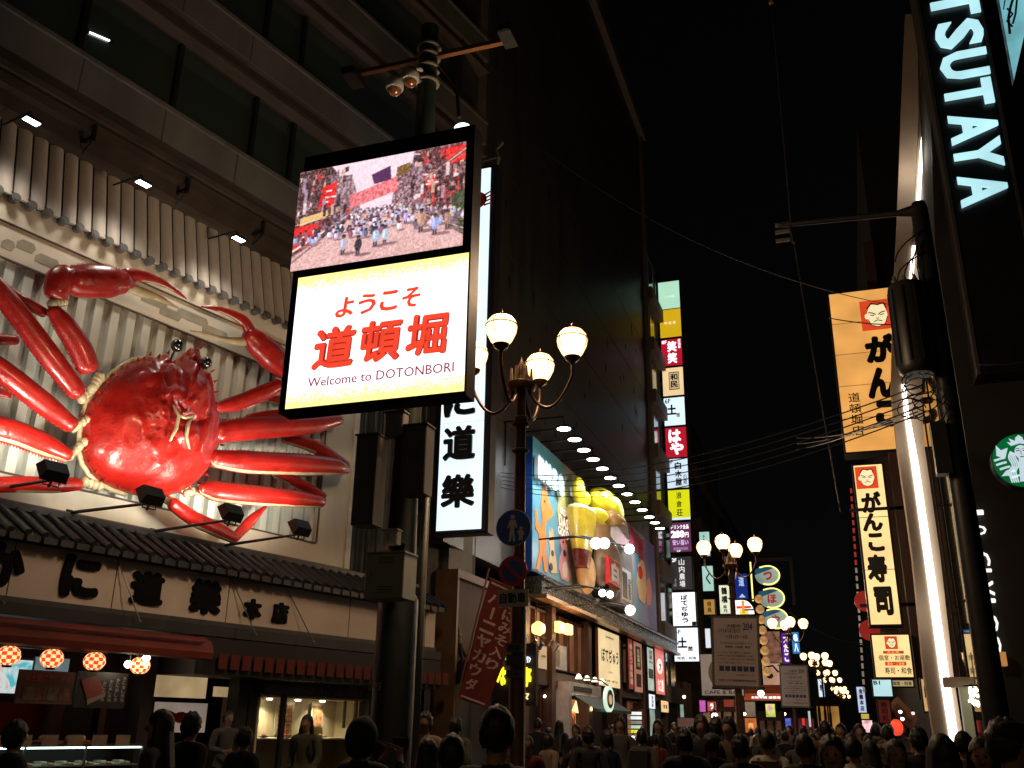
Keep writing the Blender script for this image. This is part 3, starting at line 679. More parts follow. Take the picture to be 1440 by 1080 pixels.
def limb(name, pts, d0=-.55, d1=None, spine=0, flat=.75, lab=None, cream=True, mat_=None):
    """pts: (px, py, radius px); depth runs d0..d1"""
    if d1 is None: d1 = d0
    n = len(pts); P = []; Rr = []
    # resample smoothly
    for i in range(n):
        d = d0+(d1-d0)*i/(n-1); x, z = K.loc(pts[i][0], pts[i][1], d); P.append(Vector((x, d, z)))
        x2, _ = K.loc(pts[i][0]+10, pts[i][1], d); z2 = K.loc(pts[i][0], pts[i][1]+10, d)[1]
        Rr.append(.92*pts[i][2]/10*abs(z-z2))
    Q = []; S = []
    for i in range(n-1):
        p0, p1, p2, p3 = P[max(i-1,0)], P[i], P[i+1], P[min(i+2,n-1)]
        for k in range(5):
            t = k/5; Q.append(.5*((2*p1)+(p2-p0)*t+(2*p0-5*p1+4*p2-p3)*t*t+(3*p1-p0-3*p2+p3)*t**3)); S.append(Rr[i]+(Rr[i+1]-Rr[i])*(3*t*t-2*t**3))
    Q.append(P[-1]); S.append(Rr[-1])
    # rounded ends
    a = (Q[0]-Q[1]).normalized(); c = (Q[-1]-Q[-2]).normalized()
    Q = [Q[0]+a*S[0]*.6, Q[0]+a*S[0]*.45]+Q+[Q[-1]+c*S[-1]*.45, Q[-1]+c*S[-1]*.6]; S = [S[0]*.25, S[0]*.75]+S+[S[-1]*.75, S[-1]*.25]
    b = MB(); b.tube(Q, S, 14, flat)
    if cream:
        for i, f in enumerate(b.f):
            if len(f) == 4:
                cc = sum((Vector(b.v[k]) for k in f), Vector())/4; w = cc-(Q[i//14]+Q[i//14+1])/2
                if w.length > 1e-6 and (-.45*w.y-.87*w.z)/w.length > .95: b.mi[i] = 1
    o = part(name, b, [mat_ or RS, CRS], CB, smooth=True, label=lab)
    if spine:
        s = MB(); m = len(Q)
        for i in range(3, m-3):
            for t in (0, .5):
                p = Q[i]*(1-t)+Q[i+1]*t; rr = S[i]; tt = (Q[i+1]-Q[i]).normalized(); up = Vector((tt.z, 0, -tt.x))*spine
                s.tube([p+up*rr*.93, p+up*(rr*1.0+.032)+tt*.012], [.018,.003], 4)
        part('leg_spines', s, RS, o, kind='stuff')
    return o
def joint(px, py, r, d=-.5, px2=None, py2=None):
    x, z = K.loc(px, py, d); b = MB(); rr = .72*r/10*abs(K.loc(px, py+10, d)[1]-z)
    if px2 is None: b.ball((x,d,z), rr, 14, 9, 1.1, .9, .9)
    else:
        x2, z2 = K.loc(px2, py2, d); 
        for t in (0,.33,.66,1): b.ball((x+(x2-x)*t, d, z+(z2-z)*t), rr*(1-.15*t), 12, 8, .8, 1, 1)
    part('joint', b, CRS, CB, smooth=True)
# right side
limb('leg', [(306,608,17),(350,603,18),(400,600,16),(440,598,13),(478,590,8)], -.75, -.7, -1)
limb('leg', [(302,645,14),(350,650,18),(420,653,17),(470,656,14),(488,660,8)], -.8, -.75, -1)
limb('leg', [(284,688,9),(305,691,16),(350,696,16),(410,701,14),(452,706,9)], -.85, -.8, -1)
limb('leg', [(243,709,11),(270,728,12),(300,742,12),(330,757,9)], -.75, -.7)
limb('lower_leg', [(331,755,8),(350,735,9),(374,712,3)], -.6, -.5)
limb('lower_leg', [(487,655,8),(450,632,11),(425,622,10),(400,616,8)], -.55, -.3)
limb('lower_leg', [(455,700,8),(425,682,9),(385,665,7)], -.55, -.3)
limb('lower_leg', [(470,590,6),(400,583,8),(350,590,9)], -.35, -.25)
limb('arm', [(305,573,9),(335,566,12),(370,552,12),(392,541,9)], -.7, -.8, 1)
limb('lower_leg', [(440,575,6),(405,565,8),(375,560,5)], -.3, -.25)
joint(396, 540, 9, -.75)
limb('claw', [(408,530,12),(398,515,20),(380,499,23),(362,483,20),(350,472,14)], -.8, -.85, 1, .8)
limb('pincer', [(352,466,10),(343,452,9),(325,441,6),(305,434,4),(284,431,1.5)], -.85, -.9)
limb('pincer', [(352,478,9),(335,480,6),(315,477,4),(292,470,2.5),(268,465,1.2)], -.8, -.85, mat_=CRS)
# left side
limb('arm', [(122,515,19),(112,490,20),(95,463,18),(75,436,12)], -.8, -.85, -1)
joint(74, 427, 12, -.85, 90, 424); joint(140, 530, 13, -.7, 130, 545)
limb('knuckle', [(78,412,19),(84,396,22),(92,388,20)], -.85)
limb('claw', [(102,396,23),(125,395,26),(150,396,25),(172,397,18),(182,399,11)], -.88, -.9, -1, .8)
limb('pincer', [(178,387,11),(198,388,9),(225,396,6),(245,407,4),(262,420,1.2)], -.9, -.95)
limb('pincer', [(182,404,9),(200,411,8),(225,420,5),(252,434,1.2)], -.85, -.9, mat_=CRS)
limb('lower_arm', [(-60,392,9),(-20,396,9),(10,410,10),(35,425,9),(62,440,8)], -.5, -.7)
limb('leg', [(-60,340,9),(-20,385,15),(20,435,18),(65,495,19),(108,550,16)], -.85, -.8, 1)
limb('leg', [(-80,465,12),(-30,498,17),(20,535,19),(65,570,18),(100,597,13)], -.85, -.8, 1)
limb('leg', [(-90,585,12),(-40,595,17),(10,605,20),(55,622,19),(94,640,12)], -.85, -.8, 1)
limb('leg', [(-90,684,8),(-40,684,12),(20,681,13),(75,682,13),(110,681,10)], -.75, -.75)
limb('lower_leg', [(-60,470,8),(-20,476,10),(22,478,8)], -.3, -.25)
limb('lower_leg', [(-60,540,8),(-20,548,9),(12,556,7)], -.3, -.25)
limb('lower_leg', [(-90,690,8),(-150,640,9),(-160,600,4)], -.5, -.4)
joint(115, 560, 12, -.6, 128, 548); joint(104, 600, 12, -.6, 122, 590); joint(98, 640, 12, -.6, 118, 622); joint(118, 678, 12, -.6, 140, 684); joint(275, 690, 10, -.6, 262, 694); joint(240, 705, 10, -.55, 228, 700)
# ================================================================ helpers for signs
def lr(fr, xl, xr, yt, yb, d=0.0):
    """pixel extents (sides taken at mid height) to local x0,x1,z0,z1 on the plane y=d"""
    ym, xm = (yt+yb)/2, (xl+xr)/2
    return fr.loc(xl, ym, d)[0], fr.loc(xr, ym, d)[0], fr.loc(xm, yb, d)[1], fr.loc(xm, yt, d)[1]
def sign(fr, xl, xr, yt, yb, label, face, cat='sign', d=0.0, th=.25, rim=.04, texts=(), name='sign', case=None, group=None, extra=None):
    """lit box sign: housing > face > lettering. texts: (str, u0,u1,v0,v1, mat, bold, vertical) in fractions (v from bottom)"""
    x0, x1, z0, z1 = lr(fr, xl, xr, yt, yb, d)
    t = thing(name, label, cat, fr, (x0+x1)/2, d, z0, group=group)
    b = MB(); b.bbox(x0-rim, x1+rim, d+.012, d+th, z0-rim, z1+rim, min(rim*.3, .02)); part('housing', b, case or BLACK, t)
    b = MB(); b.box(x0, x1, d, d+.011, z0, z1); f = part('face', b, face, t)
    w, h = x1-x0, z1-z0
    for i, q in enumerate(texts):
        s, u0, u1, v0, v1, m = q[:6]; bold = q[6] if len(q) > 6 else .0; vert = q[7] if len(q) > 7 else False
        b = MB()
        fn = b.vtext if vert else b.text
        if s == '#': b.box(x0+w*u0, x0+w*u1, d-.007, d-.004, z0+h*v0, z0+h*v1); nm = 'printed_block'
        else: fn(s, x0+w*u0, x0+w*u1, z0+h*v0, z0+h*v1, d-.008-.001*i, bold=bold); nm = 'lettering'
        part(nm, b, m, f)
    if extra: extra(f, x0, x1, z0, z1, d)
    return t, f, (x0, x1, z0, z1)
def stay(fr, x, z, d, length, par, r=.03):
    b = MB(); b.tube([(x,d,z),(x,d+length,z)], r, 6); part('bracket', b, BLACK, par)

# ================================================================ thick pole, video sign
PF = FY(10.7)
xb = PF.loc(557, 900)[0]
ztop_p = PF.loc(605, 40)[1]
PL = thing('traffic_pole', 'thick dark green pole carrying the video sign and grey boxes', 'pole', PF, xb, 0, 0)
b = MB(); b.lathe((xb,0,0), [(.3,0),(.3,.3),(.255,.34),(.25,PF.loc(557,845)[1]),(.2,PF.loc(557,835)[1]),(.17,5),(.14,ztop_p)], 20); part('shaft', b, DKGREEN, PL, smooth=40)
for j, py in enumerate((70, 82, 98, 118)):
    z = PF.loc(603, py)[1]; b = MB(); b.lathe((xb,0,z), [(.13,0),(.19,.0),(.19,.03),(.13,.03)], 16); part('clamp_band', b, GREYMETAL, PL)
b = MB(); b.tube([(xb+.33,-.02,.1),(xb+.33,-.02,PF.loc(600,640)[1])], .045, 8); part('conduit', b, GREYMETAL, PL, smooth=True)
b = MB(); b.tube([(xb+.3,-.02,PF.loc(590,760)[1]),(xb+.3,-.05,PF.loc(590,620)[1]),(xb+.2,-.1,PF.loc(590,600)[1])], .03, 8); part('conduit', b, GREYMETAL, PL, smooth=True)
b = MB(); z = PF.loc(550, 968)[1]; b.text('093', xb-.2, xb-.03, z-.04, z+.06, -.262, bold=.02); part('pole_number', b, mat('faded_white', (.25,.25,.24), .7), PL)
# cross arm with side cameras
za0, za1 = PF.loc(487, 112)[1], PF.loc(705, 54)[1]; xa0, xa1 = PF.loc(500, 112)[0], PF.loc(710, 54)[0]
zc_ = (za0+za1)/2
b = MB(); b.box(xa0, xa1, -.04, .04, zc_-.035, zc_+.035); part('cross_arm', b, mat('orange_lit_arm', (.2,.09,.03), .45, .5), PL)  # orange light on the right part put into the arm's colour
b = MB(); b.tube([(xb+.1,0,zc_-.1),(xb+.5,0,zc_-.75),(xb+.55,0,zc_-1.2)], .03, 7); part('brace', b, BLACK, PL)
t = thing('surveillance_camera', 'black box camera on the left end of the cross arm', 'camera', PF, xa0, 0, zc_)
b = MB(); b.bbox(xa0-.1, xa0+.12, -.3, .1, zc_-.2, zc_-.06, .02); part('camera_body', b, BLACK, t)
b = MB(); b.lathe((xa0, -.31, zc_-.13), [(.05,0),(.045,.04)], 12, 'y'); part('camera_lens', b, glass('lens_glass'), t); b = MB(); b.box(xa0-.02,xa0+.02,-.02,.02,zc_-.06,zc_); part('mount', b, BLACK, t)
t = thing('surveillance_camera', 'black box camera on the orange lit right end of the cross arm', 'camera', PF, xa1, 0, zc_)
b = MB(); b.bbox(xa1-.02, xa1+.18, -.3, .1, zc_-.07, zc_+.08, .02); part('camera_body', b, BLACK, t)
b = MB(); b.lathe((xa1+.08, -.31, zc_), [(.05,0),(.045,.04)], 12, 'y'); part('camera_lens', b, glass('lens_glass'), t)
DOME = mat('grey_dome_housing', (.3,.32,.31), .4, 0, .15)
for j, (px, py, lb) in enumerate(((555,122,'grey dome camera on the pole, left and lower one'), (577,110,'grey dome camera on the pole, right one against the shaft'))):
    d = -.38+.05*j; x, z = PF.loc(px, py, d)
    t = thing('dome_camera', lb, 'camera', PF, x, d, z, group='dome cameras on the pole')
    b = MB(); b.lathe((x,d,z), [(.125,-.05),(.135,-.03),(.13,.08),(.09,.15),(.03,.18)], 18); part('camera_housing', b, DOME, t, smooth=40)
    b = MB(); b.lathe((x,d,z), [(.02,-.15),(.06,-.135),(.095,-.09),(.105,-.05)], 18); part('dome_glass', b, mat('amber_dome', (.12,.05,.02), .1, coat=1), t, smooth=True)
    b = MB(); b.tube([(x,d,z+.15),(x+.1,d+.1,z+.22),(xb,-.1,z+.2)], .03, 7); part('mount_arm', b, DOME, t)
# boxes on the pole
def cabinet(name, lb, xl, xr, yt, yb, d, th, m, vents=True):
    x0, x1, z0, z1 = lr(PF, xl, xr, yt, yb, d)
    t = thing(name, lb, 'equipment box', PF, (x0+x1)/2, d, z0)
    b = MB(); b.bbox(x0, x1, d, d+th, z0, z1, .012); part('cabinet_body', b, m, t)
    b = MB(); b.box(x0-.015, x1+.015, d-.02, d+th, z1+.001, z1+.02); part('cabinet_lid', b, m, t)
    b = MB(); b.box(x0+.03, x1-.03, d-.008, d-.001, z0+.03, z1-.03); dr = part('cabinet_door', b, m, t)
    if vents:
        for vz in (z0+.12*(z1-z0), z0+.78*(z1-z0)):
            for q in range(3):
                b = MB(); b.box(x0+.35*(x1-x0), x0+.75*(x1-x0), d-.016, d-.009, vz+q*.03, vz+q*.03+.008); part('vent', b, mat('vent_dark', (.05,.05,.05), .6), dr)
    b = MB(); b.box(x0+.07, x0+.09, d-.03, d-.009, (z0+z1)/2-.04, (z0+z1)/2+.04); part('door_latch', b, mat('steel', (.4,.4,.4), .3, .9), dr)
    b = MB(); b.box((x0+x1)/2-.05, (x0+x1)/2+.05, d+th, max(d+th+.02, -.1), (z0+z1)/2-.03, (z0+z1)/2+.03); part('mount', b, BLACK, t)
    return t
cabinet('electrical_box', 'grey louvred equipment cabinet on the thick pole below the meter box', 513, 567, 778, 841, -.65, .36, mat('cabinet_grey', (.3,.32,.27), .5, .1, .12, 2))
cabinet('electrical_box', 'small pale meter box above the grey louvred cabinet', 538, 558, 746, 765, -.5, .12, mat('pale_box', (.42,.43,.4), .5), False)
cabinet('electrical_box', 'tall dark box on the left of the pole beside the crab board', 497, 527, 612, 737, -.35, .3, mat('dark_box', (.09,.085,.08), .5), False)
cabinet('electrical_box', 'tall dark box between pole and white vertical crab restaurant sign', 566, 598, 598, 694, -.4, .25, mat('dark_box2', (.075,.07,.072), .5), False)
cabinet('electrical_box', 'small grey box directly under the video sign', 541, 567, 580, 612, -.4, .15, mat('pale_box2', (.16,.15,.14), .5), False)

# --- video sign
VF = FY(10.0)
x0 = VF.loc(410, 400)[0]; x1 = VF.loc(661, 370)[0]; z1 = VF.loc(540, 199)[1]; z0 = VF.loc(540, 566)[1]
VS = thing('video_sign', 'double screen LED sign with street picture above red Dotonbori welcome writing', 'video sign', VF, (x0+x1)/2, 0, z0)
b = MB(); b.bbox(x0, x1, .0, .3, z0, z1, .01); part('cabinet', b, mat('sign_cabinet', (.006,.006,.008), .8, 0, .3, spec=.08), VS)
b = MB(); b.box(x0+.3, x0+.9, .301, .62, z0+.5, z0+.7); b.box(x0+.3, x0+.9, .301, .62, z1-1.2, z1-1.0); part('bracket', b, BLACK, VS)
import numpy as np
def led_picture(w, h):
    rng = np.random.default_rng(3); Y, X = np.mgrid[0:h, 0:w]; X = X/w; Y = Y/h
    img = np.zeros((h, w, 3)); n1 = rng.random((h, w)); n2 = np.repeat(np.repeat(rng.random((h//4+1, w//3+1)), 4, 0), 3, 1)[:h, :w]
    img[:] = (.80,.72,.75)
    img[:] += ((n2-.5)*.1)[..., None]
    def poly(pts, col, var=.0):
        ins = np.zeros((h, w), bool); j = len(pts)-1
        for i in range(len(pts)):
            xi, yi = pts[i]; xj, yj = pts[j]
            c = ((yi > Y) != (yj > Y)) & (X < (xj-xi)*(Y-yi)/((yj-yi) or 1e-9)+xi); ins ^= c; j = i
        v = (n2-.5)*var*.8+(n1-.5)*var*.6
        img[ins] = np.clip(np.array(col)+v[ins][:, None], 0, 1)
    poly([(0,1),(0,.78),(.42,.5),(.56,.5),(1,.8),(1,1)], (.72,.56,.53), .18)
    poly([(0,0),(.2,0),(.3,.2),(.36,.5),(.3,.62),(0,.85)], (.22,.12,.11), .45)
    poly([(.2,.1),(.33,.12),(.4,.5),(.34,.55),(.2,.4)], (.45,.35,.36), .5)
    poly([(.7,0),(1,0),(1,.8),(.8,.7),(.64,.5),(.68,.25)], (.3,.14,.13), .5)
    poly([(.6,.16),(.72,.1),(.8,.3),(.72,.5),(.58,.5)], (.42,.3,.32), .5)
    poly([(.33,.33),(.6,.22),(.62,.36),(.33,.47)], (.75,.35,.36), .25)
    pal = [(.75,.66,.66),(.12,.06,.06),(.6,.12,.1),(.4,.3,.32),(.66,.5,.42),(.2,.13,.14),(.5,.42,.48)]
    for k in range(70):
        x = rng.random()*.28; y = rng.random()*.7; q_ = rng.uniform(.008,.03); poly([(x,y),(x+q_,y-q_*.4),(x+q_,y+.04),(x,y+.05)], pal[rng.integers(7)], .2)
        x = .68+rng.random()*.3; y = rng.random()*.55; q_ = rng.uniform(.008,.035); poly([(x,y),(x+q_,y+q_*.4),(x+q_,y+.05),(x,y+.045)], pal[rng.integers(7)], .2)
    poly([(.03,.48),(.2,.44),(.2,.5),(.03,.56)], (.75,.6,.35), .1)
    poly([(.15,.2),(.24,.16),(.23,.4),(.13,.42)], (.75,.05,.04), .12); poly([(0,.57),(.17,.55),(.15,.76),(0,.8)], (.75,.05,.04), .12)
    poly([(.88,.03),(1,.02),(1,.17),(.89,.2)], (.8,.08,.04), .25); poly([(.77,.32),(.82,.28),(.85,.45),(.8,.47)], (.75,.08,.05), .2)
    poly([(.45,.16),(.56,.1),(.57,.24),(.47,.26)], (.2,.06,.2), .05); poly([(.6,.13),(.68,.1),(.68,.2),(.61,.22)], (.35,.25,.08), .2)
    poly([(.93,.5),(1,.45),(1,.9),(.92,.8)], (.12,.18,.07), .2)
    for (a, c) in ((.19,.29),(.03,.66),(.8,.37)):
        for k in range(6):
            x = a+rng.uniform(-.03,.03); y = c+rng.uniform(-.06,.06); poly([(x,y),(x+.03,y),(x+.03,y+.014),(x,y+.014)], (.95,.85,.8))
    def ell(cx, cy, rx, ry, col, var=.1):
        ins = ((X-cx)/rx)**2+((Y-cy)/ry)**2 < 1; img[ins] = np.clip(np.array(col)+(n1[ins][:, None]-.5)*var, 0, 1)
    for k in range(34):      # eaves, cords and shop fronts running to the far end
        side = rng.random() < .5; t0 = rng.uniform(.05, .75); sl = rng.uniform(-.9, .9)
        xa = (0 if side else 1); ya = .48+sl*.5; xb = .5+(-.16 if side else .14); yb = .48+sl*.06
        c = [(.1,.06,.06),(.85,.78,.74),(.5,.3,.26),(.3,.2,.2)][k % 4]; th = rng.uniform(.004,.012)
        poly([(xa,ya),(xb,yb),(xb,yb+th*.4),(xa,ya+th)], c, .1) if abs(sl) > .12 else None
    for k in range(30):
        x = rng.choice([rng.uniform(.02,.32), rng.uniform(.68,.98)]); d_ = abs(x-.5)*2; y = rng.uniform(.5-d_*.5,.5+d_*.1); hgt_ = .05+.1*d_
        poly([(x,y),(x+.012+.01*d_,y),(x+.012+.01*d_,y+hgt_),(x,y+hgt_)], pal[rng.integers(7)], .25)
    ppl = sorted((.49+rng.random()**1.4*.22, rng.random()) for _ in range(230))
    for y, q in ppl:
        t = (y-.49)/.22; x = .5+(q-.5)*(.3+t*1.0); r = .0042+.009*t
        c = [(.14,.12,.17),(.62,.58,.68),(.4,.22,.26),(.74,.7,.74),(.28,.25,.3),(.45,.5,.62)][rng.integers(6)]
        ell(x+r, y+r*5.2, r*2, r*.8, (.45,.33,.33)); ell(x, y+r*2, r*1.15, r*2.7, c, .25); ell(x-r*.35, y+r*1.6, r*.4, r*1.8, [min(1, a*1.35) for a in c]); ell(x, y-r*1.0, r*.62, r*.95, (.1,.06,.07) if q < .7 else (.7,.6,.5))
    for (x, y, r, c) in ((.31,.78,.021,(.55,.55,.62)),(.4,.81,.021,(.1,.08,.11)),(.5,.75,.021,(.5,.6,.7)),(.555,.75,.02,(.55,.62,.7)),(.76,.66,.024,(.55,.42,.33)),(.84,.72,.022,(.48,.52,.72)),(.67,.62,.014,(.6,.5,.7)),(.91,.7,.02,(.5,.35,.3))):
        ell(x+r*1.5, y+r*6, r*2.4, r*.7, (.42,.3,.3)); poly([(x-r*.6,y+r*2.5),(x-r*.05,y+r*2.5),(x-r*.1,y+r*6),(x-r*.5,y+r*6)], (.15,.12,.16)); poly([(x+r*.05,y+r*2.5),(x+r*.6,y+r*2.5),(x+r*.5,y+r*6),(x+r*.1,y+r*6)], (.15,.12,.16))
        ell(x, y+r*1.2, r*1.0, r*2.9, c, .2); ell(x-r*.4, y+r*.8, r*.35, r*2.0, [min(1, a*1.3) for a in c]); ell(x, y-r*2.1, r*.55, r*.9, (.35,.22,.18)); ell(x, y-r*2.6, r*.6, r*.6, (.08,.06,.06))
    k = img.copy()
    for dy, dx in ((0,1),(1,0),(0,-1),(-1,0)): k += np.roll(img, (dy, dx), (0, 1))
    img = k/5; img = img*.86+np.array([.14,.12,.13])
    img = np.clip(img+(n1[..., None]-.5)*.09, 0, 1)
    return img[::-1]
def led_mat(name, st):
    m = bpy.data.materials.new(name); m.use_nodes = True; t = m.node_tree; p = t.nodes['Principled BSDF']; p.inputs['Base Color'].default_value = (.01,.01,.01,1)
    a = t.nodes.new('ShaderNodeVertexColor'); a.layer_name = 'led'
    t.links.new(a.outputs[0], p.inputs['Emission Color']); p.inputs['Emission Strength'].default_value = st
    return m
def led_panel(name, img, x0, x1, z0, z1, y, m, parent, shear=0.0):
    h, w = img.shape[:2]; xs = np.linspace(x0, x1, w+1); zs = np.linspace(z0, z1, h+1)
    XX, ZZ = np.meshgrid(xs, zs); v = np.stack([XX, np.full_like(XX, y), ZZ], -1).reshape(-1, 3)
    i = np.arange(h)[:, None]*(w+1)+np.arange(w)[None]; f = np.stack([i, i+1, i+w+2, i+w+1], -1).reshape(-1, 4)
    b = MB(); b.v = [tuple(q) for q in v.tolist()]; b.f = [tuple(q) for q in f.tolist()]; b.mi = [0]*len(b.f)
    o = part(name, b, m, parent)
    ca = o.data.color_attributes.new('led', 'FLOAT_COLOR', 'CORNER')
    lin = np.where(img <= .04045, img/12.92, ((img+.055)/1.055)**2.4)
    c = np.concatenate([lin.reshape(-1, 3), np.ones((h*w, 1))], 1).repeat(4, 0).astype(np.float32)
    ca.data.foreach_set('color', c.ravel()); return o
sx0, sx1 = VF.loc(416, 310)[0], VF.loc(653, 280)[0]
ua, ub = VF.loc(535, 222)[1], VF.loc(535, 363)[1]
LM = led_mat('led_pixels', 1.6)
led_panel('upper_screen', led_picture(300, 200), sx0, sx1, ub, ua, -.006, LM, VS)
la, lb_ = VF.loc(535, 374)[1], VF.loc(535, 562)[1]
lx0, lx1 = VF.loc(411, 480)[0], VF.loc(656, 460)[0]
hh, ww = 118, 150
im = np.ones((hh, ww, 3))*np.array([1,.985,.98]); rng = np.random.default_rng(5)
for r in range(hh):
    q = min(r, hh-1-r)
    if q < 15: pr = (15-q)/15; msk = rng.random(ww) < pr*1.3; im[r, msk] = (1,.9,.55)
LM2 = led_mat('led_pixels_white', 1.6)
lo = led_panel('lower_screen', im, lx0, lx1, lb_, la, -.006, LM2, VS)
def lt(s, xa, xc, ya, yb, layers, sh=0.0):
    a = VF.loc(xa, (ya+yb)/2, 0); c = VF.loc(xc, (ya+yb)/2, 0); m = (xa+xc)/2
    z0_, z1_ = VF.loc(m, yb, 0)[1], VF.loc(m, ya, 0)[1]
    for i, (mt, bold) in enumerate(layers):
        b = MB(); b.text(s, a[0], c[0], z0_, z1_, -.012-.012*i, bold=bold, shear=sh); part('lettering', b, mt, lo)
RD = glow('led_dark_red', (.42,.02,.02), .9, 0); RL = glow('led_red', (.95,.07,.03), 1.0, .1, 8); RP = glow('led_purple_red', (.38,.05,.1), .9, .2, 10)
for i, ch in enumerate('ようこそ'):
    xx = 474+i*31; lt(ch, xx, xx+25, 419-i*4.6, 447-i*4.6, [(RL, .035)], .1)
for i, ch in enumerate('道頓堀'):
    xx = 443+i*65; lt(ch, xx, xx+58, 460-i*9, 519-i*9, [(RD, .05), (RL, .03)], .06)
txt = 'Welcome to DOTONBORI'
a = VF.loc(434, 537); c = VF.loc(639, 518)
b = MB(); b.text(txt, a[0], c[0], VF.loc(536, 534.5)[1], VF.loc(536, 521)[1], -.012, bold=.01); part('lettering', b, RP, lo)
b = MB(); q = VF.loc(652, 172); b.ball((q[0]-.06, .1, z1+.05), .09, 14, 8, 1.3, 1, .6); part('top_light', b, glow('top_light', (.95,.97,1), 3, 0), VS, smooth=True)

# ================================================================ white vertical sign of the crab restaurant
WF = FY(20.5)
x0 = WF.loc(613.5, 740)[0]; x1 = WF.loc(676.5, 740)[0]; z0 = WF.loc(645, 745)[1]; z1 = WF.loc(687, 236)[1]
CS = thing('vertical_sign', 'tall white lit vertical crab restaurant sign with black brush characters', 'sign', WF, (x0+x1)/2, 0, z0)
b = MB(); b.bbox(x0-.06, x1+.16, .015, .45, z0-.09, z1+.12, .03); part('housing', b, mat('blue_black_case', (.014,.014,.022), .5), CS)
LW = glow('cool_white_panel', (.72,.9,1.0), 1.25, .1, .8)
zz = [z0]+[WF.loc(648, y)[1] for y in (594, 440)]+[z1]
fcs = []
for i in range(3):
    b = MB(); b.box(x0, x1, 0, .014, zz[i]+(.012 if i else 0), zz[i+1]); fcs.append(part('face_panel', b, LW, CS))
for ch, ya, yb, xa, xc, fi in [('樂', 668, 715, 622, 669, 0), ('道', 600, 648, 625, 670, 0), ('に', 545, 587, 626, 670, 1), ('か', 465, 520, 628, 672, 1)]:
    q = lr(WF, xa, xc, ya, yb); b = MB(); b.text(ch, q[0], q[1], q[2], q[3], -.03, bold=.04, depth=.05); part('character', b, INK, fcs[fi])
q = lr(WF, 650, 700, 258, 305); b = MB(); xm, zm = (q[0]+q[1])/2-.1, (q[2]+q[3])/2
b.disc(xm, zm, .3, -.01, -.004, 18, .26)
for k in range(4):
    for s in (-1, 1): b.stroke([(xm+s*.22, zm+.12-k*.1), (xm+s*.42, zm+.22-k*.12), (xm+s*.46, zm+.05-k*.12)], [.06,.05,.02], -.01, -.004)
part('crab_emblem', b, REDP, fcs[2])
for z in (z0+.8, z1-2.5):
    b = MB(); b.box(x0-1.2, x0, .15, .3, z-.06, z+.06); part('bracket', b, BLACK, CS)
b = MB(); b.tube([(x1+.1,.2,z1+.1),(x1+.2,.1,z1+.35),(x1+.12,.1,z1+.6),(x1+.3,.1,z1+.8)], .04, 6); b.tube([(x1+.2,.1,z1+.35),(x1-.3,.1,z1+.3)], .03, 6); part('hook_bracket', b, GREYMETAL, CS)

# ================================================================ globe street lamps
GB = glow('lamp_globe', (1,.62,.27), 5.0, .04, 1, True)
LPM = mat('lamp_post_brown', (.075,.035,.02), .4, .4, .3, 5)
HGT = 6.2
def make_lamp():
    F = ST; t = thing('street_lamp', '', 'street lamp', F, 0, 0, 0, group='globe street lamps along the pedestrian street')
    b = MB(); b.lathe((0,0,0), [(.2,0),(.2,.25),(.15,.3),(.13,.9),(.1,.95),(.095,3.0),(.075,3.05),(.065,HGT-.95),(.09,HGT-.93),(.09,HGT-.88),(.06,HGT-.86),(.06,HGT-.45)], 16); part('post', b, LPM, t, smooth=40)
    b = MB(); b.lathe((0,0,HGT-.52), [(.17,0),(.2,.05),(.2,.1),(.13,.13),(.1,.13)], 14)
    for k in range(6):
        a = k*math.pi/3; b.tube([(.13*math.cos(a),.13*math.sin(a),HGT-.4),(.13*math.cos(a),.13*math.sin(a),HGT-.2)], [.03,.012], 5)
    b.lathe((0,0,HGT-.4), [(.06,0),(.045,.15),(.06,.2),(.02,.3),(0.005,.36)], 10); part('crown_hub', b, LPM, t, smooth=40)
    for z in (HGT-1.0, HGT-1.35):
        b = MB(); b.lathe((0,0,z), [(.075,0),(.11,.02),(.11,.04),(.075,.06)], 14); part('post_collar', b, LPM, t)
    first = None
    A0 = math.atan2(-.28, .70)
    for k in range(4):
        a = A0+k*math.pi/2; R_ = .70
        if first is None:
            # build along +x then rotate the objects
            b = MB(); pts = []
            for q in range(11):
                s = q/10; x = .1+(R_-.1)*s; pts.append((x, 0, HGT-.5-.36*math.sin(math.pi*min(1, s*.98))**.8+.16*s))
            pts += [(R_, 0, HGT-.28), (R_, 0, HGT-.24)]; b.tube(pts, .022, 8)
            arm = part('lamp_arm', b, LPM, t, smooth=True)
            b = MB(); b.lathe((R_,0,HGT-.24), [(.02,0),(.035,.03),(.09,.07),(.105,.11),(.09,.115)], 16); cup = part('lamp_cup', b, LPM, arm, smooth=40)
            b = MB(); b.lathe((R_,0,HGT-.135), [(.09,0),(.135,.05),(.185,.15),(.2,.23),(.187,.3),(.138,.365),(.07,.395),(.004,.402)], 22); gl_ = part('globe', b, GB, arm, smooth=True)
            b = MB(); b.lathe((R_,0,HGT-.135), [(.19,.25),(.205,.25),(.205,.262),(.19,.262)], 22)
            for q in range(3):
                aa = -2.2+q*2.1; b.tube([(R_+.09*math.cos(aa),.09*math.sin(aa),HGT-.13),(R_+.19*math.cos(aa),.19*math.sin(aa),HGT+.02),(R_+.207*math.cos(aa),.207*math.sin(aa),HGT+.15)], .006, 4)
            b.lathe((R_,0,HGT+.26), [(.02,0),(.012,.03),(.018,.05),(.002,.09)], 8); cage = part('globe_cage', b, LPM, arm)
            first = arm
        else:
            c = copy_tree(first, t); arm = c
        arm.rotation_euler = (0,0,a)
    return t
LAMP0 = make_lamp()
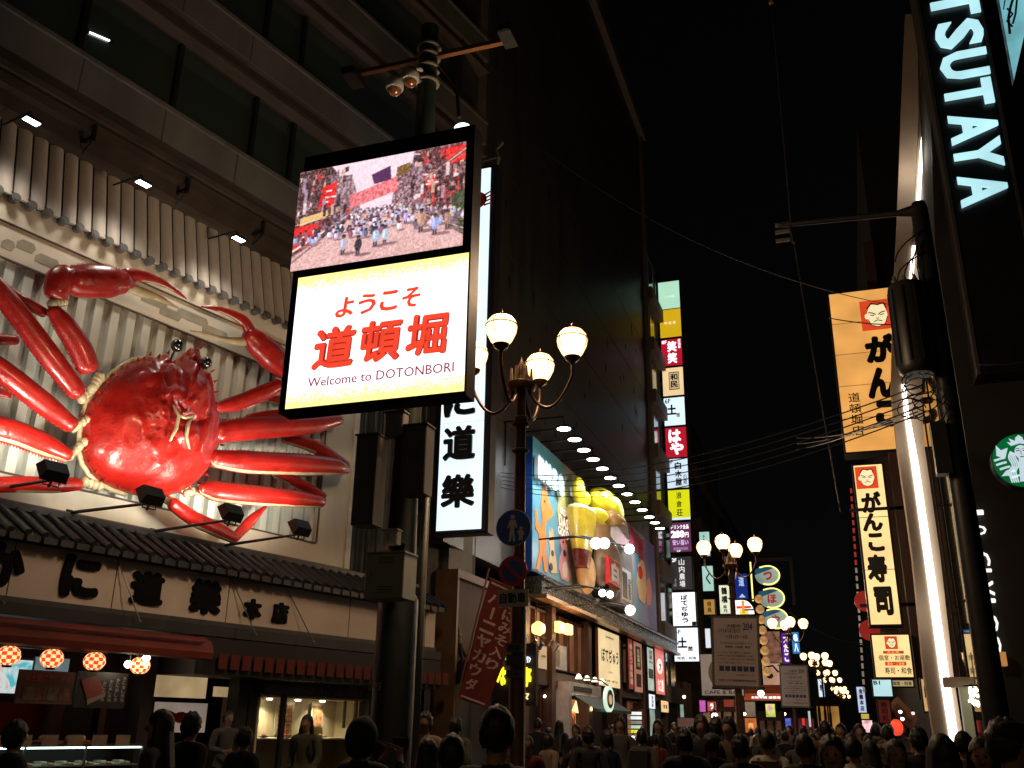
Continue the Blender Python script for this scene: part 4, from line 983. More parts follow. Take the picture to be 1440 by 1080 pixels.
def put_lamp(px, py, D, lab, rz=0, first=False):
    """base so that the hub shows at the pixel"""
    F = FY(D); x, z = F.loc(px, py)
    o = LAMP0 if first else copy_tree(LAMP0)
    o.location = (x, D, 0); o.rotation_euler = (0,0,rz); o['label'] = lab; BASE[o.name] = Vector()
    if z > 0 and not first: o.location.z = 0
    return o, x, z
put_lamp(733, 545, 10.9, 'nearest street lamp, right of the video sign with blue round sign on its post', R(18.9), True)
src = [c for a in LAMP0.children for c in a.children if c.name.startswith('globe') and 'cage' not in c.name][0].data
BLOOM_GLOBE = src.copy(); cc_ = Vector((.70, 0, HGT+.06))
for v in BLOOM_GLOBE.vertices: v.co = cc_+(v.co-cc_)*1.15  # far globes enlarged, lamp bloom put into their shape
for px, py, D, rz, lb in ((1155,944,0,.9,'street lamp between the small hanging notice and the amber lit restaurant front'),(1171,965,0,.3,'tiny street lamp over the amber lit restaurant front'),(1184,980,0,.7,'tiny street lamp just left of the bluish vertical sign'),(1027,795,26,.25,'street lamp behind the large hanging notice with coloured shop signs beyond'), (1109,893,46.6,.6,'street lamp right of the blowfish shaped signs'), (1146,935,68,.2,'fourth street lamp away, above the small hanging notice'),
                      (1163,955,88,.5,'fifth street lamp away along the street'), (1180,975,121,.1,'sixth street lamp away, very small'), (1187,985,149,.4,'seventh street lamp away, farthest small globes')):
    if not D: r_ = ray(px, py); D = 4.1/(r_.z/r_.y)
    o, _, _ = put_lamp(px, py, D, lb, rz)
    if D > 40:
        for a in o.children:
            for g in a.children:
                if g.name.startswith('globe') and g.type == 'MESH' and 'cage' not in g.name: g.data = BLOOM_GLOBE
# warm point light added above each nearer lamp, standing for its globes' light
for o in [x for x in COL.objects if x.get('category') == 'street lamp']:
    if o.location.y < 50:
        d = bpy.data.lights.new('globe_light', 'POINT'); d.energy = 590; d.color = (1,.66,.38); d.shadow_soft_size = .5
        l = bpy.data.objects.new('globe_light', d); COL.objects.link(l); l.parent = o; l.location = (0,0,HGT+1.1)

# two unseen lamps added behind the photographer for front light
for j, (x, y, lb) in enumerate(((-5.2,-6.5,'added unseen street lamp behind the photographer on the left'),(5.0,-4.5,'added unseen street lamp behind the photographer on the right'))):
    o = copy_tree(LAMP0); o.location = (x, y, 0); o['label'] = lb; REAR = o
    for c in o.children:
        if c.type == 'LIGHT': c.data = c.data.copy(); c.data.energy = 90
# signs on the nearest lamp post
lx = FY(10.9).loc(733, 545)[0]
SF = FY(10.72)
x, z = SF.loc(722, 742); xc = lx+.0
def round_sign(px, py, r, lab, draw, m_rim, m_in, ri):
    x, z = SF.loc(px, py); t = thing('road_sign', lab, 'road sign', SF, x, 0, z, group=None)
    b = MB(); b.disc(x, z, r, 0, .012, 36); part('sign_disc', b, m_rim, t)
    b = MB(); b.disc(x, z, ri, -.004, -.001, 36); f = part('sign_field', b, m_in, t)
    b = MB(); draw(b, x, z); part('sign_symbol', b, REFW if draw is person_symbol else REFR, f)
    b = MB(); b.box(x-.04, max(x+.02, lx+.03), .013, .1, z-.03, z+.03); part('sign_clamp', b, GREYMETAL, t)
REFW = mat('sign_white', (.7,.72,.76), .35, 0, .08); REFR = mat('sign_red', (.55,.03,.02), .35, 0, .1); REFB = mat('sign_blue', (.03,.1,.5), .35, 0, .1)
def person_symbol(b, x, z):
    b.disc(x-.01, z+.13, .028, -.009, -.005, 12); b.prism([(x-.045,z+.095),(x+.03,z+.095),(x+.05,z+.0),(x+.03,z+.0),(x+.02,z+.05),(x+.012,z-.03),(x+.03,z-.17),(x+.0,z-.17),(x-.012,z-.05),(x-.03,z-.17),(x-.055,z-.17),(x-.04,z-.02),(x-.045,z+.05),(x-.06,z-.01),(x-.075,z+.0)], -.009, -.005)
    b.disc(x+.1, z-.01, .02, -.009, -.005, 10); b.prism([(x+.075,z-.035),(x+.125,z-.035),(x+.14,z-.09),(x+.12,z-.1),(x+.125,z-.16),(x+.105,z-.16),(x+.1,z-.11),(x+.09,z-.16),(x+.07,z-.16),(x+.078,z-.1),(x+.055,z-.05)], -.009, -.005)
def slash(b, x, z): b.stroke([(x-.115, z+.115), (x+.115, z-.115)], .04, -.009, -.005)
round_sign(722, 742, .225, 'round blue road sign with white adult and child on the lamp post', person_symbol, REFW, REFB, .215)
round_sign(721, 803, .18, 'round blue and red no parking sign under the blue pedestrian sign', slash, REFR, REFB, .13)
q = lr(SF, 700, 743, 829, 853); b = MB(); b.box(q[0], q[1], 0, .01, q[2], q[3]); sg = one('plate_sign', b, mat('plate_white', (.6,.6,.56), .5), 'white plate with black Japanese writing below the no parking sign', 'sign', SF, q[0], 0, q[2])
b = MB(); b.text('自動車', q[0]+.03, q[1]-.03, q[2]+.035, q[3]-.035, -.003, bold=.03); part('lettering', b, INK, sg)
for j, (ya, yb, lb, s) in enumerate(((905,917,'uppermost of three small plates on the lamp post','駐車'), (921,936,'middle dark small plate on the lamp post','八'), (942,953,'lowest of three small plates on the lamp post','＋十'))):
    q = lr(SF, 712, 735, ya, yb); b = MB(); b.box(q[0], q[1], 0, .01, q[2], q[3]); sg = one('plate_sign', b, mat('plate_dim' if j != 1 else 'plate_dark', (.14,.14,.14) if j != 1 else (.04,.03,.03), .5), lb, 'sign', SF, q[0], 0, q[2])
    b = MB(); b.text(s, q[0]+.03, q[1]-.03, q[2]+.015, q[3]-.015, -.003, bold=.02); part('lettering', b, INK if j != 1 else mat('dim_red', (.15,.02,.02), .5), sg)
# ================================================================ left side of the street
def lbox(b, xl, xr, yt, yb, d, th=.05, fr=L):
    """box on the left facade from pixels: yt,yb taken at the left edge's column"""
    x0 = fr.loc(xl, yb, d)[0]; x1 = fr.loc(xr, yb, d)[0]
    zb, zt = fr.loc(xl, yb, d)[1], fr.loc(xl, yt, d)[1]
    b.box(x0, x1, d, d+th, zb, zt); return x0, x1, zb, zt
uA = L.loc(640, 900)[0]-1.0; uB = L.loc(903, 280)[0]; zT = L.loc(880, 134)[1]
DB = thing('dark_building', 'tall dark windowless building wall above the row of restaurants', 'building', L, uA, 0, 0)
STUC = mat('dark_streaked_render', (.05,.045,.041), .42, 0, .5, 1.1, .35, 22, stretch=(1,1,.12), spec=.6)
zc0 = L.loc(748, 799, -.55)[1]-.66      # cornice height over the shops
b = MB(); b.box(uA, uB, 0, 8, zc0+.5, zT); part('wall', b, STUC, DB)
b = MB(); b.box(uA, uB+.1, -.35, .6, zT-.5, zT+.2); b.box(uA, uB+.1, -.15, .3, zT+.2, zT+.5); part('parapet', b, mat('parapet_concrete', (.2,.15,.12), .8), DB)
b = MB(); b.box(uB-.5, uB+.1, -.2, -.002, zc0+.6, zT-.5); part('corner_pier', b, mat('pier_concrete', (.14,.11,.095), .8), DB)
for j in range(9):
    z = zc0+4.9+j*(zT-zc0-5)/9; b = MB(); b.box(uA, uB-.5, -.004, .0, z, z+.025); part('render_joint', b, mat('joint', (.03,.028,.025), .9), DB)
random.seed(4)
for j in range(46):
    u = random.uniform(uA+3, uB-2); z = random.uniform(zc0+5, zc0+17); b = MB(); b.disc(u, z, random.uniform(.06,.13), -.006, -.002, 9, random.uniform(.1,.26)); part('stain', b, mat('dark_stain', (.012,.01,.01), .6), DB)
# next buildings beyond
def far_building(name_lab, xl, xr, ytop, ypt, d, bands, colr, over=0.0):
    u0, u1 = L.loc(xl, ytop, d)[0], L.loc(xr, ytop, d)[0]; zt = L.loc(xl, ytop, d)[1]
    t = thing('building', name_lab, 'building', L, u0, d, 0)
    b = MB(); b.box(u0, u1, d, d+7, 0, zt); part('wall', b, mat('far_wall_%d' % int(xl), colr, .8, 0, .35, 2), t)
    n = bands; h = zt/n
    for k in range(1, n):
        b = MB(); b.box(u0, u1, d-.4, d, k*h-.35, k*h+.45); part('balcony', b, mat('balcony_%d' % int(xl), [c*1.5 for c in colr], .8), t)
        for q in range(2):
            uu = u0+(u1-u0)*(.12+.45*q); b = MB(); b.box(uu, uu+(u1-u0)*.3, d-.05, d-.003, k*h+.46, k*h+h-.5); w = part('window', b, FR2, t)
            b = MB(); b.box(uu+.08, uu+(u1-u0)*.3-.08, d-.06, d-.052, k*h+.52, k*h+h-.56); part('pane', b, WG, w)
    return t
far_building('narrow dark building with pale balcony bands behind the stacked sign tower', 905, 926, 345, 0, 0, 9, (.085,.065,.055))
far_building('brown building with stepped top right of the stacked sign tower', 970, 1004, 592, 0, .4, 6, (.09,.055,.04))
far_building('low dark building behind the coloured shop signs', 1010, 1045, 700, 0, 1, 5, (.03,.022,.02))
# near part of the building: brown board and cornice
SH = thing('restaurant_row', 'row of brown timber restaurants with lit signs under the cartoon billboard', 'building', L, uA, 0, 0)
uE = L.loc(940, 1000)[0]
TIM = mat('dark_timber_facade', (.075,.03,.018), .5, 0, .5, 3, .25, 25, stretch=(5,5,.5))
b = MB(); b.box(uA, uE, .4, 1.2, 0, zc0); part('back_wall', b, mat('shop_dark', (.018,.012,.01), .7), SH)
CORN = mat('glittering_stone_cornice', (.07,.065,.06), .25, .2, .8, 14, .8, 60)
b = MB(); b.box(L.loc(735,800)[0], uE, -.62, .4, zc0, zc0+.45); b.box(L.loc(735,800)[0], uE, -.7, -.1, zc0+.452, zc0+.55); part('cornice', b, CORN, SH)
b = MB(); b.box(L.loc(735,800)[0], uE, -.78, -.4, zc0-.12, zc0-.002); part('cornice_trim', b, mat('gold_brown_trim', (.25,.13,.06), .3, .4), SH)
uP0, uP1 = L.loc(640, 850, -.1)[0], L.loc(738, 850, -.1)[0]
b = MB(); b.box(uP0, uP1, -.1, .4, 2.9, zc0-.3); part('plywood_panel', b, mat('brown_plywood', (.05,.018,.01), .6, 0, .3, 1.5, spec=.15), SH)
b = MB(); b.box(uP0, uP1, -.2, .4, zc0-.3, zc0-.1); b.box(uP0-.12, uP0, -.2, .4, 0, zc0-.1); part('panel_frame', b, mat('tan_frame', (.14,.075,.04), .5), SH)
# shop bays: posts then windows, colour of the room behind
AMB = glow('amber_room', (.75,.3,.09), .4, .5, 1.2); AMB2 = glow('dim_amber_room', (.5,.19,.08), .14, .6, 1.5); GRN = glow('greenish_window', (.45,.6,.5), .45, .4, 2)
z2 = L.loc(800, 955, -.2)[1]            # storey line between ground and first floor
def bay(xl, xr, zlo, zhi, m, d=.0, frame=TIM, div=2):
    u0, u1 = L.loc(xl, 950, d)[0], L.loc(xr, 950, d)[0]
    b = MB(); t_ = .07
    b.box(u0, u1, d-.05, d+.1, zlo, zlo+t_); b.box(u0, u1, d-.05, d+.1, zhi-t_, zhi)
    for k in range(div+1):
        uu = u0+(u1-u0)*k/div; b.box(uu-t_/2, uu+t_/2, d-.06, d+.12, zlo+t_+.001, zhi-t_-.001)
    w = part('window', b, frame, SH); b = MB(); b.box(u0+t_, u1-t_, d+.08, d+.09, zlo+t_, zhi-t_); part('pane', b, m, w); return u0, u1
for xl, xr, m, dv in ((741,750,AMB2,1),(752,772,AMB,2),(784,796,AMB2,1),(799,822,AMB2,2),(875,900,AMB2,2),(908,930,GRN,2)):
    bay(xl, xr, z2+.25, zc0-.25, m, .0, TIM, dv)
for px in (738, 776, 828, 870, 904, 934):
    uu = L.loc(px, 950, -.15)[0]; b = MB(); b.box(uu-.22, uu+.22, -.22, .3, 0, zc0-.1); part('timber_post', b, TIM, SH)
b = MB(); b.box(L.loc(738,950)[0], uE, -.12, .35, z2-.3, z2+.15); part('floor_beam', b, TIM, SH)
for xl, xr, m in ((743,772,mat('dark_entrance', (.02,.012,.01), .6)),(879,903,AMB2),(910,932,GRN)):
    bay(xl, xr, .1, z2-.4, m, .1, TIM, 2)
# warm sconces
for j, (px, py, s, lb) in enumerate(((757,884,.2,'half round warm wall lamp in the upper restaurant window'),(785,882,.17,'left one of a pair of square warm wall lamps'),(797,885,.17,'right one of a pair of square warm wall lamps'))):
    u, z = L.loc(px, py, -.35); t = thing('wall_lamp', lb, 'lamp', L, u, -.35, z)
    b = MB()
    if j: b.bbox(u-s*1.6, u+s*1.6, -.5, -.3, z-s, z+s, .03)
    else: b.lathe((u,-.35,z), [(.05,-s*1.1),(s,-s*.6),(s*1.1,0),(s,s*.6),(.05,s*1.1)], 14)
    part('shade', b, glow('warm_sconce', (1,.62,.2), 2.2, .1), t); b = MB(); b.box(u-.05,u+.05,-.3,-.05,z-.05,z+.05); part('wall_mount', b, BLACK, t)
    lamp('sconce_light', 'POINT', (u, -.7, z), t, 40, (1,.55,.22), None, .15)
def wall_sign(xl, xr, yt, yb, lab, face, texts=(), d=-.35, th=.12, rim=.03, case=None, name='wall_sign', cat='sign'):
    ym = (yt+yb)/2; x0, x1 = L.loc(xl, ym, d)[0], L.loc(xr, ym, d)[0]; z0, z1 = L.loc(xl, yb, d)[1], L.loc(xl, yt, d)[1]
    t = thing(name, lab, cat, L, x0, d, z0); b = MB(); b.box(x0-rim, x1+rim, d+.012, d+th, z0-rim, z1+rim); part('housing', b, case or BLACK, t)
    b = MB(); b.box(x0, x1, d, d+.01, z0, z1); f = part('face', b, face, t); w, h = x1-x0, z1-z0
    for i, q in enumerate(texts):
        s, a0, a1, v0, v1, m = q[:6]; bold = q[6] if len(q) > 6 else 0; vert = q[7] if len(q) > 7 else False; b = MB()
        if s == '#': b.box(x0+w*a0, x0+w*a1, d-.012, d-.006, z0+h*v0, z0+h*v1)
        elif s == 'o': b.disc(x0+w*(a0+a1)/2, z0+h*(v0+v1)/2, w*(a1-a0)/2, d-.012, d-.006, 16, h*(v1-v0)/2)
        else: (b.vtext if vert else b.text)(s, x0+w*a0, x0+w*a1, z0+h*v0, z0+h*v1, d-.014-.002*i, bold=bold)
        part('printed_block' if s in '#o' else 'lettering', b, m, f)
    if d+th < .0:
        b = MB(); b.box(x0+w*.4, x0+w*.6, d+th+.001, .0, z0+h*.8, z0+h*.85); part('bracket', b, BLACK, t)
    return t, f, (x0, x1, z0, z1)
CRL = glow('cream_lit', (.95,.72,.38), .85, .15, .8); CRD = glow('cream_dim', (.8,.62,.42), .33, .2, 1)
wall_sign(842, 871, 883, 963, 'large cream lit sign with black brush writing between timber posts', CRL, [('ぼてぢゅう', .1,.92,.42,.68, INK, .03), ('道頓堀本店', .3,.7,.87,.91, mat('brown_print', (.15,.06,.02), .5), .01), ('ぼてぢゅう', .42,.62,.24,.28, mat('brown_print', (.15,.06,.02), .5), .01), ('お好み焼・焼そば', .12,.85,.08,.12, mat('brown_print', (.15,.06,.02), .5), .01)], case=mat('redbrown_case', (.15,.03,.02), .5))
wall_sign(751, 769, 905, 938, 'small dim cream sign with a brush mark under a row of spotlights', CRD, [('す', .1,.35,.35,.8, INK, .05), ('道頓堀', .5,.85,.5,.6, mat('brown_print', (.15,.06,.02), .5), .01)])
wall_sign(884, 890, 898, 968, 'narrow dark red vertical shop banner', glow('red_lit_dim', (.45,.04,.03), .4, .3, 2), [('串かつ道頓堀', .2,.8,.08,.92, glow('print_cream', (.8,.6,.4), .4, 0), .03, True)])
wall_sign(892, 903, 902, 972, 'framed orange and black menu poster beside the dark red banner', glow('pinkish_lit', (.75,.35,.22), .35, .2, 2), [('#', .2,.8,.45,.92, mat('poster_black', (.02,.015,.015), .5)), ('お品書き', .35,.65,.5,.88, glow('print_cream', (.8,.6,.4), .4, 0), .02, True), ('#', .2,.8,.1,.36, mat('poster_brown', (.12,.03,.02), .5))])
wall_sign(911, 919, 910, 970, 'pale greenish lit notice board panel', glow('pale_green_lit', (.6,.75,.62), .55, .25, 2), [('営業中', .2,.8,.6,.95, INK, .02, True), ('#', .1,.9,.28,.5, mat('poster_grey', (.2,.2,.18), .5))])
wall_sign(922, 934, 912, 975, 'pink and red lit poster with a big white round mark', glow('pinkred_lit', (.85,.2,.17), .75, .2, 2), [('o', .15,.8,.45,.8, glow('print_white', (1,.85,.8), 1.1, 0)), ('大', .35,.6,.5,.75, REDP, .05), ('たこ焼', .2,.8,.05,.35, glow('print_white', (1,.85,.8), 1.1, 0), .03)])
wall_sign(913, 921, 976, 996, 'small white lit box sign below the greenish notice board', glow('white_lit', (.85,.92,1), 1.0), [('居酒屋', .3,.7,.1,.9, INK, .02, True)])
wall_sign(930, 940, 985, 1001, 'small amber lit box sign at the end of the restaurant row', glow('amber_lit', (1,.66,.3), .85), [('食事', .2,.8,.3,.7, INK, .02)])
wall_sign(780, 797, 905, 940, 'pale picture board behind the thin curved lamp arm', glow('pale_photo', (.55,.5,.45), .22, .7, 6), [('#', .1,.4,.1,.8, mat('poster_grey', (.2,.2,.18), .5))], d=-.15)
# spotlights in a row over the small cream sign
for j, (px, py) in enumerate(((737,899),(752,904),(761,908),(776,904),(783,910))):
    u, z = L.loc(px, py, -.8); t = thing('spotlight', 'small black spotlight on the bar over the small dim cream sign, number of its row counted from the post'.replace(', number of its row counted from the post', ['', ', second from the left',', middle one of five',', fourth from the left',', rightmost of five'][j] if j else ', leftmost of five'), 'spotlight', L, u, -.8, z, group='small spotlights on a bar')
    b = MB(); b.tube([(u,-.85,z+.08),(u+.1,-.7,z-.08)], [.05,.07], 8); part('lamp_can', b, mat('bright_chrome', (.5,.45,.4), .2, .9), t); b = MB(); b.tube([(u,-.8,z+.1),(u,-.75,z+.25)], .015, 5); b.box(u-.6,u+.6,-.77,-.73,z+.25,z+.28) if j == 2 else None; part('lamp_stem', b, BLACK, t)
# awning shop with pale frame and orange room
u0, u1 = L.loc(800, 1000, -.5)[0], L.loc(846, 1000, -.5)[0]; zA = L.loc(800, 958, -.5)[1]; zB = L.loc(800, 975, -.5)[1]
AS = thing('food_stall', 'pale framed food stall with downlights and a dark awning below the brown restaurants', 'stall', L, u0, -.5, 0)
PALE = mat('pale_shop_frame', (.5,.42,.38), .5)
b = MB(); b.box(u0, u0+.35, -.5, .1, 0, zA); b.box(u0+.35, u1, -.5, .1, zB+.02, zA); part('shop_frame', b, PALE, AS)
b = MB(); b.box(u0+.6, u1-1.5, -.53, -.51, zB+.1, zA-.12); nb = part('name_strip', b, mat('black_strip', (.015,.012,.012), .4), AS)
b = MB(); b.text('たこ焼き', u0+.8, u1-1.8, zB+.16, zA-.2, -.54, bold=.03); part('lettering', b, mat('gold_print', (.5,.35,.15), .4), nb)
b = MB(); b.add([(u0+.3,-.5,zB),(u1+1.5,-.5,zB),(u1+1.5,-1.3,zB-.45),(u0+.3,-1.3,zB-.45),(u0+.3,-1.3,zB-.55),(u1+1.5,-1.3,zB-.55)], [(0,1,2,3),(3,2,5,4)]); part('awning', b, mat('dark_green_awning', (.02,.03,.022), .6), AS)
b = MB(); b.box(u0+.35, u1, .3, .35, .9, zB-.1); part('room_wall', b, glow('orange_room', (.85,.42,.14), .5, .35, .8), AS)
b = MB(); b.box(u0+.35, u0+2.2, -.1, .29, 1.1, 2.1); part('room_cupboard', b, mat('orange_wood', (.4,.14,.04), .5), AS)
b = MB(); b.box(u0+.35, u1, -.5, .3, 0, .95); part('shop_counter', b, mat('counter_grey', (.3,.25,.22), .5), AS)
for j in range(4):
    uu = u0+.9+j*1.1; b = MB(); b.lathe((uu,-.6,zA+.12), [(.05,0),(.12,.0),(.06,.14),(.02,.16)], 10); part('lamp_shade', b, glow('lit_shade', (1,.85,.55), 3, 0), AS)
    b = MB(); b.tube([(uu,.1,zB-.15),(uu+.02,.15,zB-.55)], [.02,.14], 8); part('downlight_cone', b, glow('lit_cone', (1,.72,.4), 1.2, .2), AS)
    if j % 2: lamp('stall_light', 'POINT', (uu, -.2, zB-.4), AS, 18, (1,.62,.3), None, .1)
u, z = L.loc(858, 983, -1.5)
t = thing('round_sign', 'round green and white lit sign hanging over the dark awning', 'sign', L, u, -1.5, z)
b = MB(); b.disc(u, z, .62, -1.5, -1.4, 26, .42); part('rim', b, glow('ring_white_green', (.7,.9,.7), .9, 0), t); b = MB(); b.disc(u, z, .45, -1.51, -1.503, 24, .3); ff = part('face', b, mat('dark_green_face', (.02,.06,.03), .4), t)
b = MB(); b.disc(u, z-.02, .25, -1.52, -1.514, 18, .16); part('emblem', b, glow('emblem_orange', (.9,.5,.25), .6, .2), ff); b = MB(); b.tube([(u,-1.45,z+.42),(u,-1.2,z+.6),(u,-.5,z+.7)], .03, 5); part('bracket', b, BLACK, t)
# stacked menu strips
x0, x1, z0, z1 = lr(FY(46.5), 877, 903, 1000, 1062); MF = FY(44)
x0, x1, z0, z1 = lr(MF, 877, 903, 1000, 1064)
t = thing('menu_stack', 'tall stack of lit horizontal menu strips in white, green and yellow', 'menu board', MF, (x0+x1)/2, 0, 0)
b = MB(); b.box(x0-.1, x1+.1, .02, .2, 0, z1+.1); part('stack_case', b, mat('redbrown_case', (.15,.03,.02), .5), t)
cc = ['w','w','g','m','y','g','w','b','o','w']; hh_ = (z1-z0)/10
for k, c in enumerate(cc):
    m = {'w': glow('strip_white', (.9,.97,.95), .95), 'g': glow('strip_grey', (.5,.5,.42), .4), 'm': glow('strip_mint', (.65,.9,.65), .7), 'y': glow('strip_yellow', (.95,.85,.05), .9), 'b': glow('strip_brown', (.4,.2,.12), .3), 'o': glow('strip_olive', (.4,.42,.15), .35)}[c]
    a = z1-(k+1)*hh_; b = MB(); b.box(x0, x1, 0, .019, a+.03, a+hh_-.03); st = part('menu_strip', b, m, t)
    b = MB(); b.text(['8F 酒場','7F 和食','6F 居酒','5F 鍋','4F 焼肉','3F 寿司','2F 串','1F 酒','B1 鶏','案内'][k], x0+.15, x1-.2, a+.1, a+hh_-.1, -.005, bold=.01); part('lettering', b, INK, st)
# yellow neon characters with white script, facing down the street
NF = FY(24.2)
t = thing('neon_sign', 'yellow neon characters with red and green fruit mark, half behind the lamp post', 'neon sign', NF, NF.loc(720,960)[0], 0, NF.loc(720,990)[1])
YN = glow('neon_yellow', (1,.86,.03), 1.5, 0); WN = glow('neon_white', (.9,.95,1), 1.5, 0); RN = glow('neon_red', (.9,.12,.06), .9, 0); GN = glow('neon_green', (.05,.6,.12), .9, 0)
q = lr(NF, 690, 752, 905, 992); b = MB(); b.box(q[0], q[1], .1, .3, q[2], q[3]); part('backing', b, mat('neon_backing', (.02,.008,.008), .6), t)
for s, xl, xr, yt, yb, m in (('ひ',697,706,928,960,YN),('ょ',704,711,938,964,YN),('亭',735,747,938,966,YN),('々',733,744,972,984,glow('neon_cream', (.95,.75,.35), 1.2, 0)),('ストラン',734,746,923,932,WN)):
    q = lr(NF, xl, xr, yt, yb); b = MB(); b.text(s, q[0], q[1], q[2], q[3], .03, bold=.06 if m is YN else .03, depth=.03); part('neon_character', b, m, t)
q = lr(NF, 701, 708, 925, 936); b = MB(); b.disc((q[0]+q[1])/2, (q[2]+q[3])/2, (q[1]-q[0])/2, .0, .05, 14); part('fruit_mark', b, RN, t)
q = lr(NF, 705, 711, 913, 928); b = MB(); b.prism([(q[0],q[2]),(q[1],q[2]),(q[1]-.02,q[3])], .0, .05); part('leaf_mark', b, GN, t)
# hanging red flag with white writing
NB = FY(17.5)
def npt(px, py): return NB.loc(px, py)
t = thing('nobori_flag', 'tilted dark red vertical flag with pale Japanese writing behind the lamp post', 'flag', NB, npt(640,990)[0], 0, 0)
TL_, TR_, BR_, BL_ = npt(689,813), npt(742,838), npt(684,996), npt(644,982)
def fp(u, v, y=0): 
    x = (1-v)*((1-u)*BL_[0]+u*BR_[0])+v*((1-u)*TL_[0]+u*TR_[0]); z = (1-v)*((1-u)*BL_[1]+u*BR_[1])+v*((1-u)*TL_[1]+u*TR_[1])
    return (x, y+.035*math.sin(u*5+v*7), z)
b = MB(); vs = [fp(i/8, j/14) for j in range(15) for i in range(9)]; fs = [(j*9+i, j*9+i+1, j*9+i+10, j*9+i+9) for j in range(14) for i in range(8)]
b.add(vs, fs); fl_ = part('flag_cloth', b, mat('flag_red', (.11,.012,.01), .85, 0, .25, 4), t, smooth=True)
PINKW = mat('flag_pale_print', (.42,.3,.28), .8)
b = MB(); 
for (u0_, u1_, v0_, v1_) in ((.03,.06,.02,.98),(.94,.97,.02,.98),(.06,.94,.02,.035),(.06,.94,.965,.98)):
    b.add([(*fp(u0_,v0_,-.012),), (*fp(u1_,v0_,-.012),), (*fp(u1_,v1_,-.012),), (*fp(u0_,v1_,-.012),)], [(0,1,2,3)]) if u1_-u0_ > .1 else None
part('printed_border', b, PINKW, fl_)
for col, (s, ua_, ub_, v0_, v1_) in enumerate((('バーニャカウダ', .1,.5,.08,.92), ('かにみそ入り', .55,.9,.3,.93))):
    n = len(s)
    for k, ch in enumerate(s):
        g = MB(); hh2 = (v1_-v0_)/n; g.text(ch if ch != 'ー' else 'l', 0 if ch != 'ー' else .42, 1 if ch != 'ー' else .58, .08, .92, 0, bold=.03)
        for i, p in enumerate(g.v):
            q = fp(ua_+(ub_-ua_)*p[0], v1_-hh2*(k+1)+hh2*p[2], -.012+p[1]*.3); g.v[i] = q
        part('lettering', g, PINKW, fl_)
b = MB(); b.tube([(*npt(636,1010)[:1],.02,0),(BL_[0]-.03,.02,BL_[1]),(TL_[0]-.03,.02,TL_[1]+.2)], .018, 6); b.tube([(TL_[0]-.05,.02,TL_[1]+.02),(TR_[0]+.02,.02,TR_[1]+.02)], .012, 5); part('flag_pole', b, mat('brown_pole', (.15,.06,.03), .5), t)

# ---------------------------------------------------------------- billboard with museum pictures
MD = -.55
mu0, mu1 = L.loc(749, 700, MD)[0], L.loc(922, 830, MD)[0]
mz1, mz0 = L.loc(749, 612, MD)[1], L.loc(748, 799, MD)[1]
BB = thing('billboard', 'long lit blue cartoon billboard with giant food models above the restaurants', 'billboard', L, mu0, MD, mz0)
def sky_panel():
    m = bpy.data.materials.new('printed_billboard'); m.use_nodes = True; t = m.node_tree; p = t.nodes['Principled BSDF']; p.inputs['Roughness'].default_value = .35
    tc = t.nodes.new('ShaderNodeTexCoord'); sp = t.nodes.new('ShaderNodeSeparateXYZ'); t.links.new(tc.outputs['Object'], sp.inputs[0])
    mr = t.nodes.new('ShaderNodeMapRange'); mr.inputs['From Min'].default_value = 0; mr.inputs['From Max'].default_value = mu1-mu0; t.links.new(sp.outputs['X'], mr.inputs[0])
    n = t.nodes.new('ShaderNodeTexNoise'); n.inputs['Scale'].default_value = 1.4; n.inputs['Detail'].default_value = 4; t.links.new(tc.outputs['Object'], n.inputs[0])
    a = t.nodes.new('ShaderNodeMath'); a.operation = 'MULTIPLY_ADD'; a.inputs[1].default_value = .16; t.links.new(n.outputs[0], a.inputs[0]); t.links.new(mr.outputs[0], a.inputs[2])
    cr = t.nodes.new('ShaderNodeValToRGB'); e = cr.color_ramp.elements; e[0].position = .0; e[0].color = (.1,.33,.5,1); e[1].position = 1; e[1].color = (.12,.13,.42,1)
    for pos, c in ((.12,(.12,.38,.55)),(.24,(.1,.28,.34)),(.3,(.4,.38,.3)),(.5,(.35,.33,.22)),(.62,(.3,.2,.15)),(.76,(.6,.35,.38)),(.86,(.16,.38,.48)),(.95,(.3,.22,.5))):
        x = e.new(pos); x.color = (*c, 1)
    t.links.new(a.outputs[0], cr.inputs[0]); t.links.new(cr.outputs[0], p.inputs['Base Color'])
    return m
b = MB(); b.box(mu0, mu1, MD, MD+.02, mz0, mz1); bf = part('printed_face', b, sky_panel(), BB)
b = MB(); b.box(mu0, mu1, MD+.021, -.02, mz0-.05, mz1); part('box_frame', b, mat('deep_blue_side', (.01,.06,.3), .4), BB)
def mp(px, py, d=MD): return L.loc(px, py, d)
def fig(name, pts, m, y0=MD-.02, y1=MD-.003, parent=None, lab=None):
    b = MB(); b.prism([mp(*p) for p in pts], y0, y1); return part(name, b, m, parent or bf, label=lab)
ORG = mat('print_orange', (.85,.26,.04), .5, 0, .1); PNK = mat('print_pink', (.75,.32,.33), .5, 0, .1); TAN = mat('print_tan', (.75,.5,.28), .5, 0, .1); TEAL = mat('print_teal', (.05,.25,.3), .5); PWH = mat('print_white', (.8,.8,.8), .5); LBL = mat('letters_ice', (.6,.8,.9), .4); YEL = mat('model_yellow', (.85,.72,.03), .35, 0, .08, coat=.4)
fig('printed_animal', [(761,690),(765,683),(769,695),(774,712),(778,722),(773,729),(768,733),(766,745),(768,760),(767,775),(770,806),(765,804),(762,782),(757,802),(753,800),(758,775),(757,750),(752,742),(752,718),(755,716),(756,735),(761,741),(762,730),(760,712)], ORG, lab='orange long nosed printed animal')
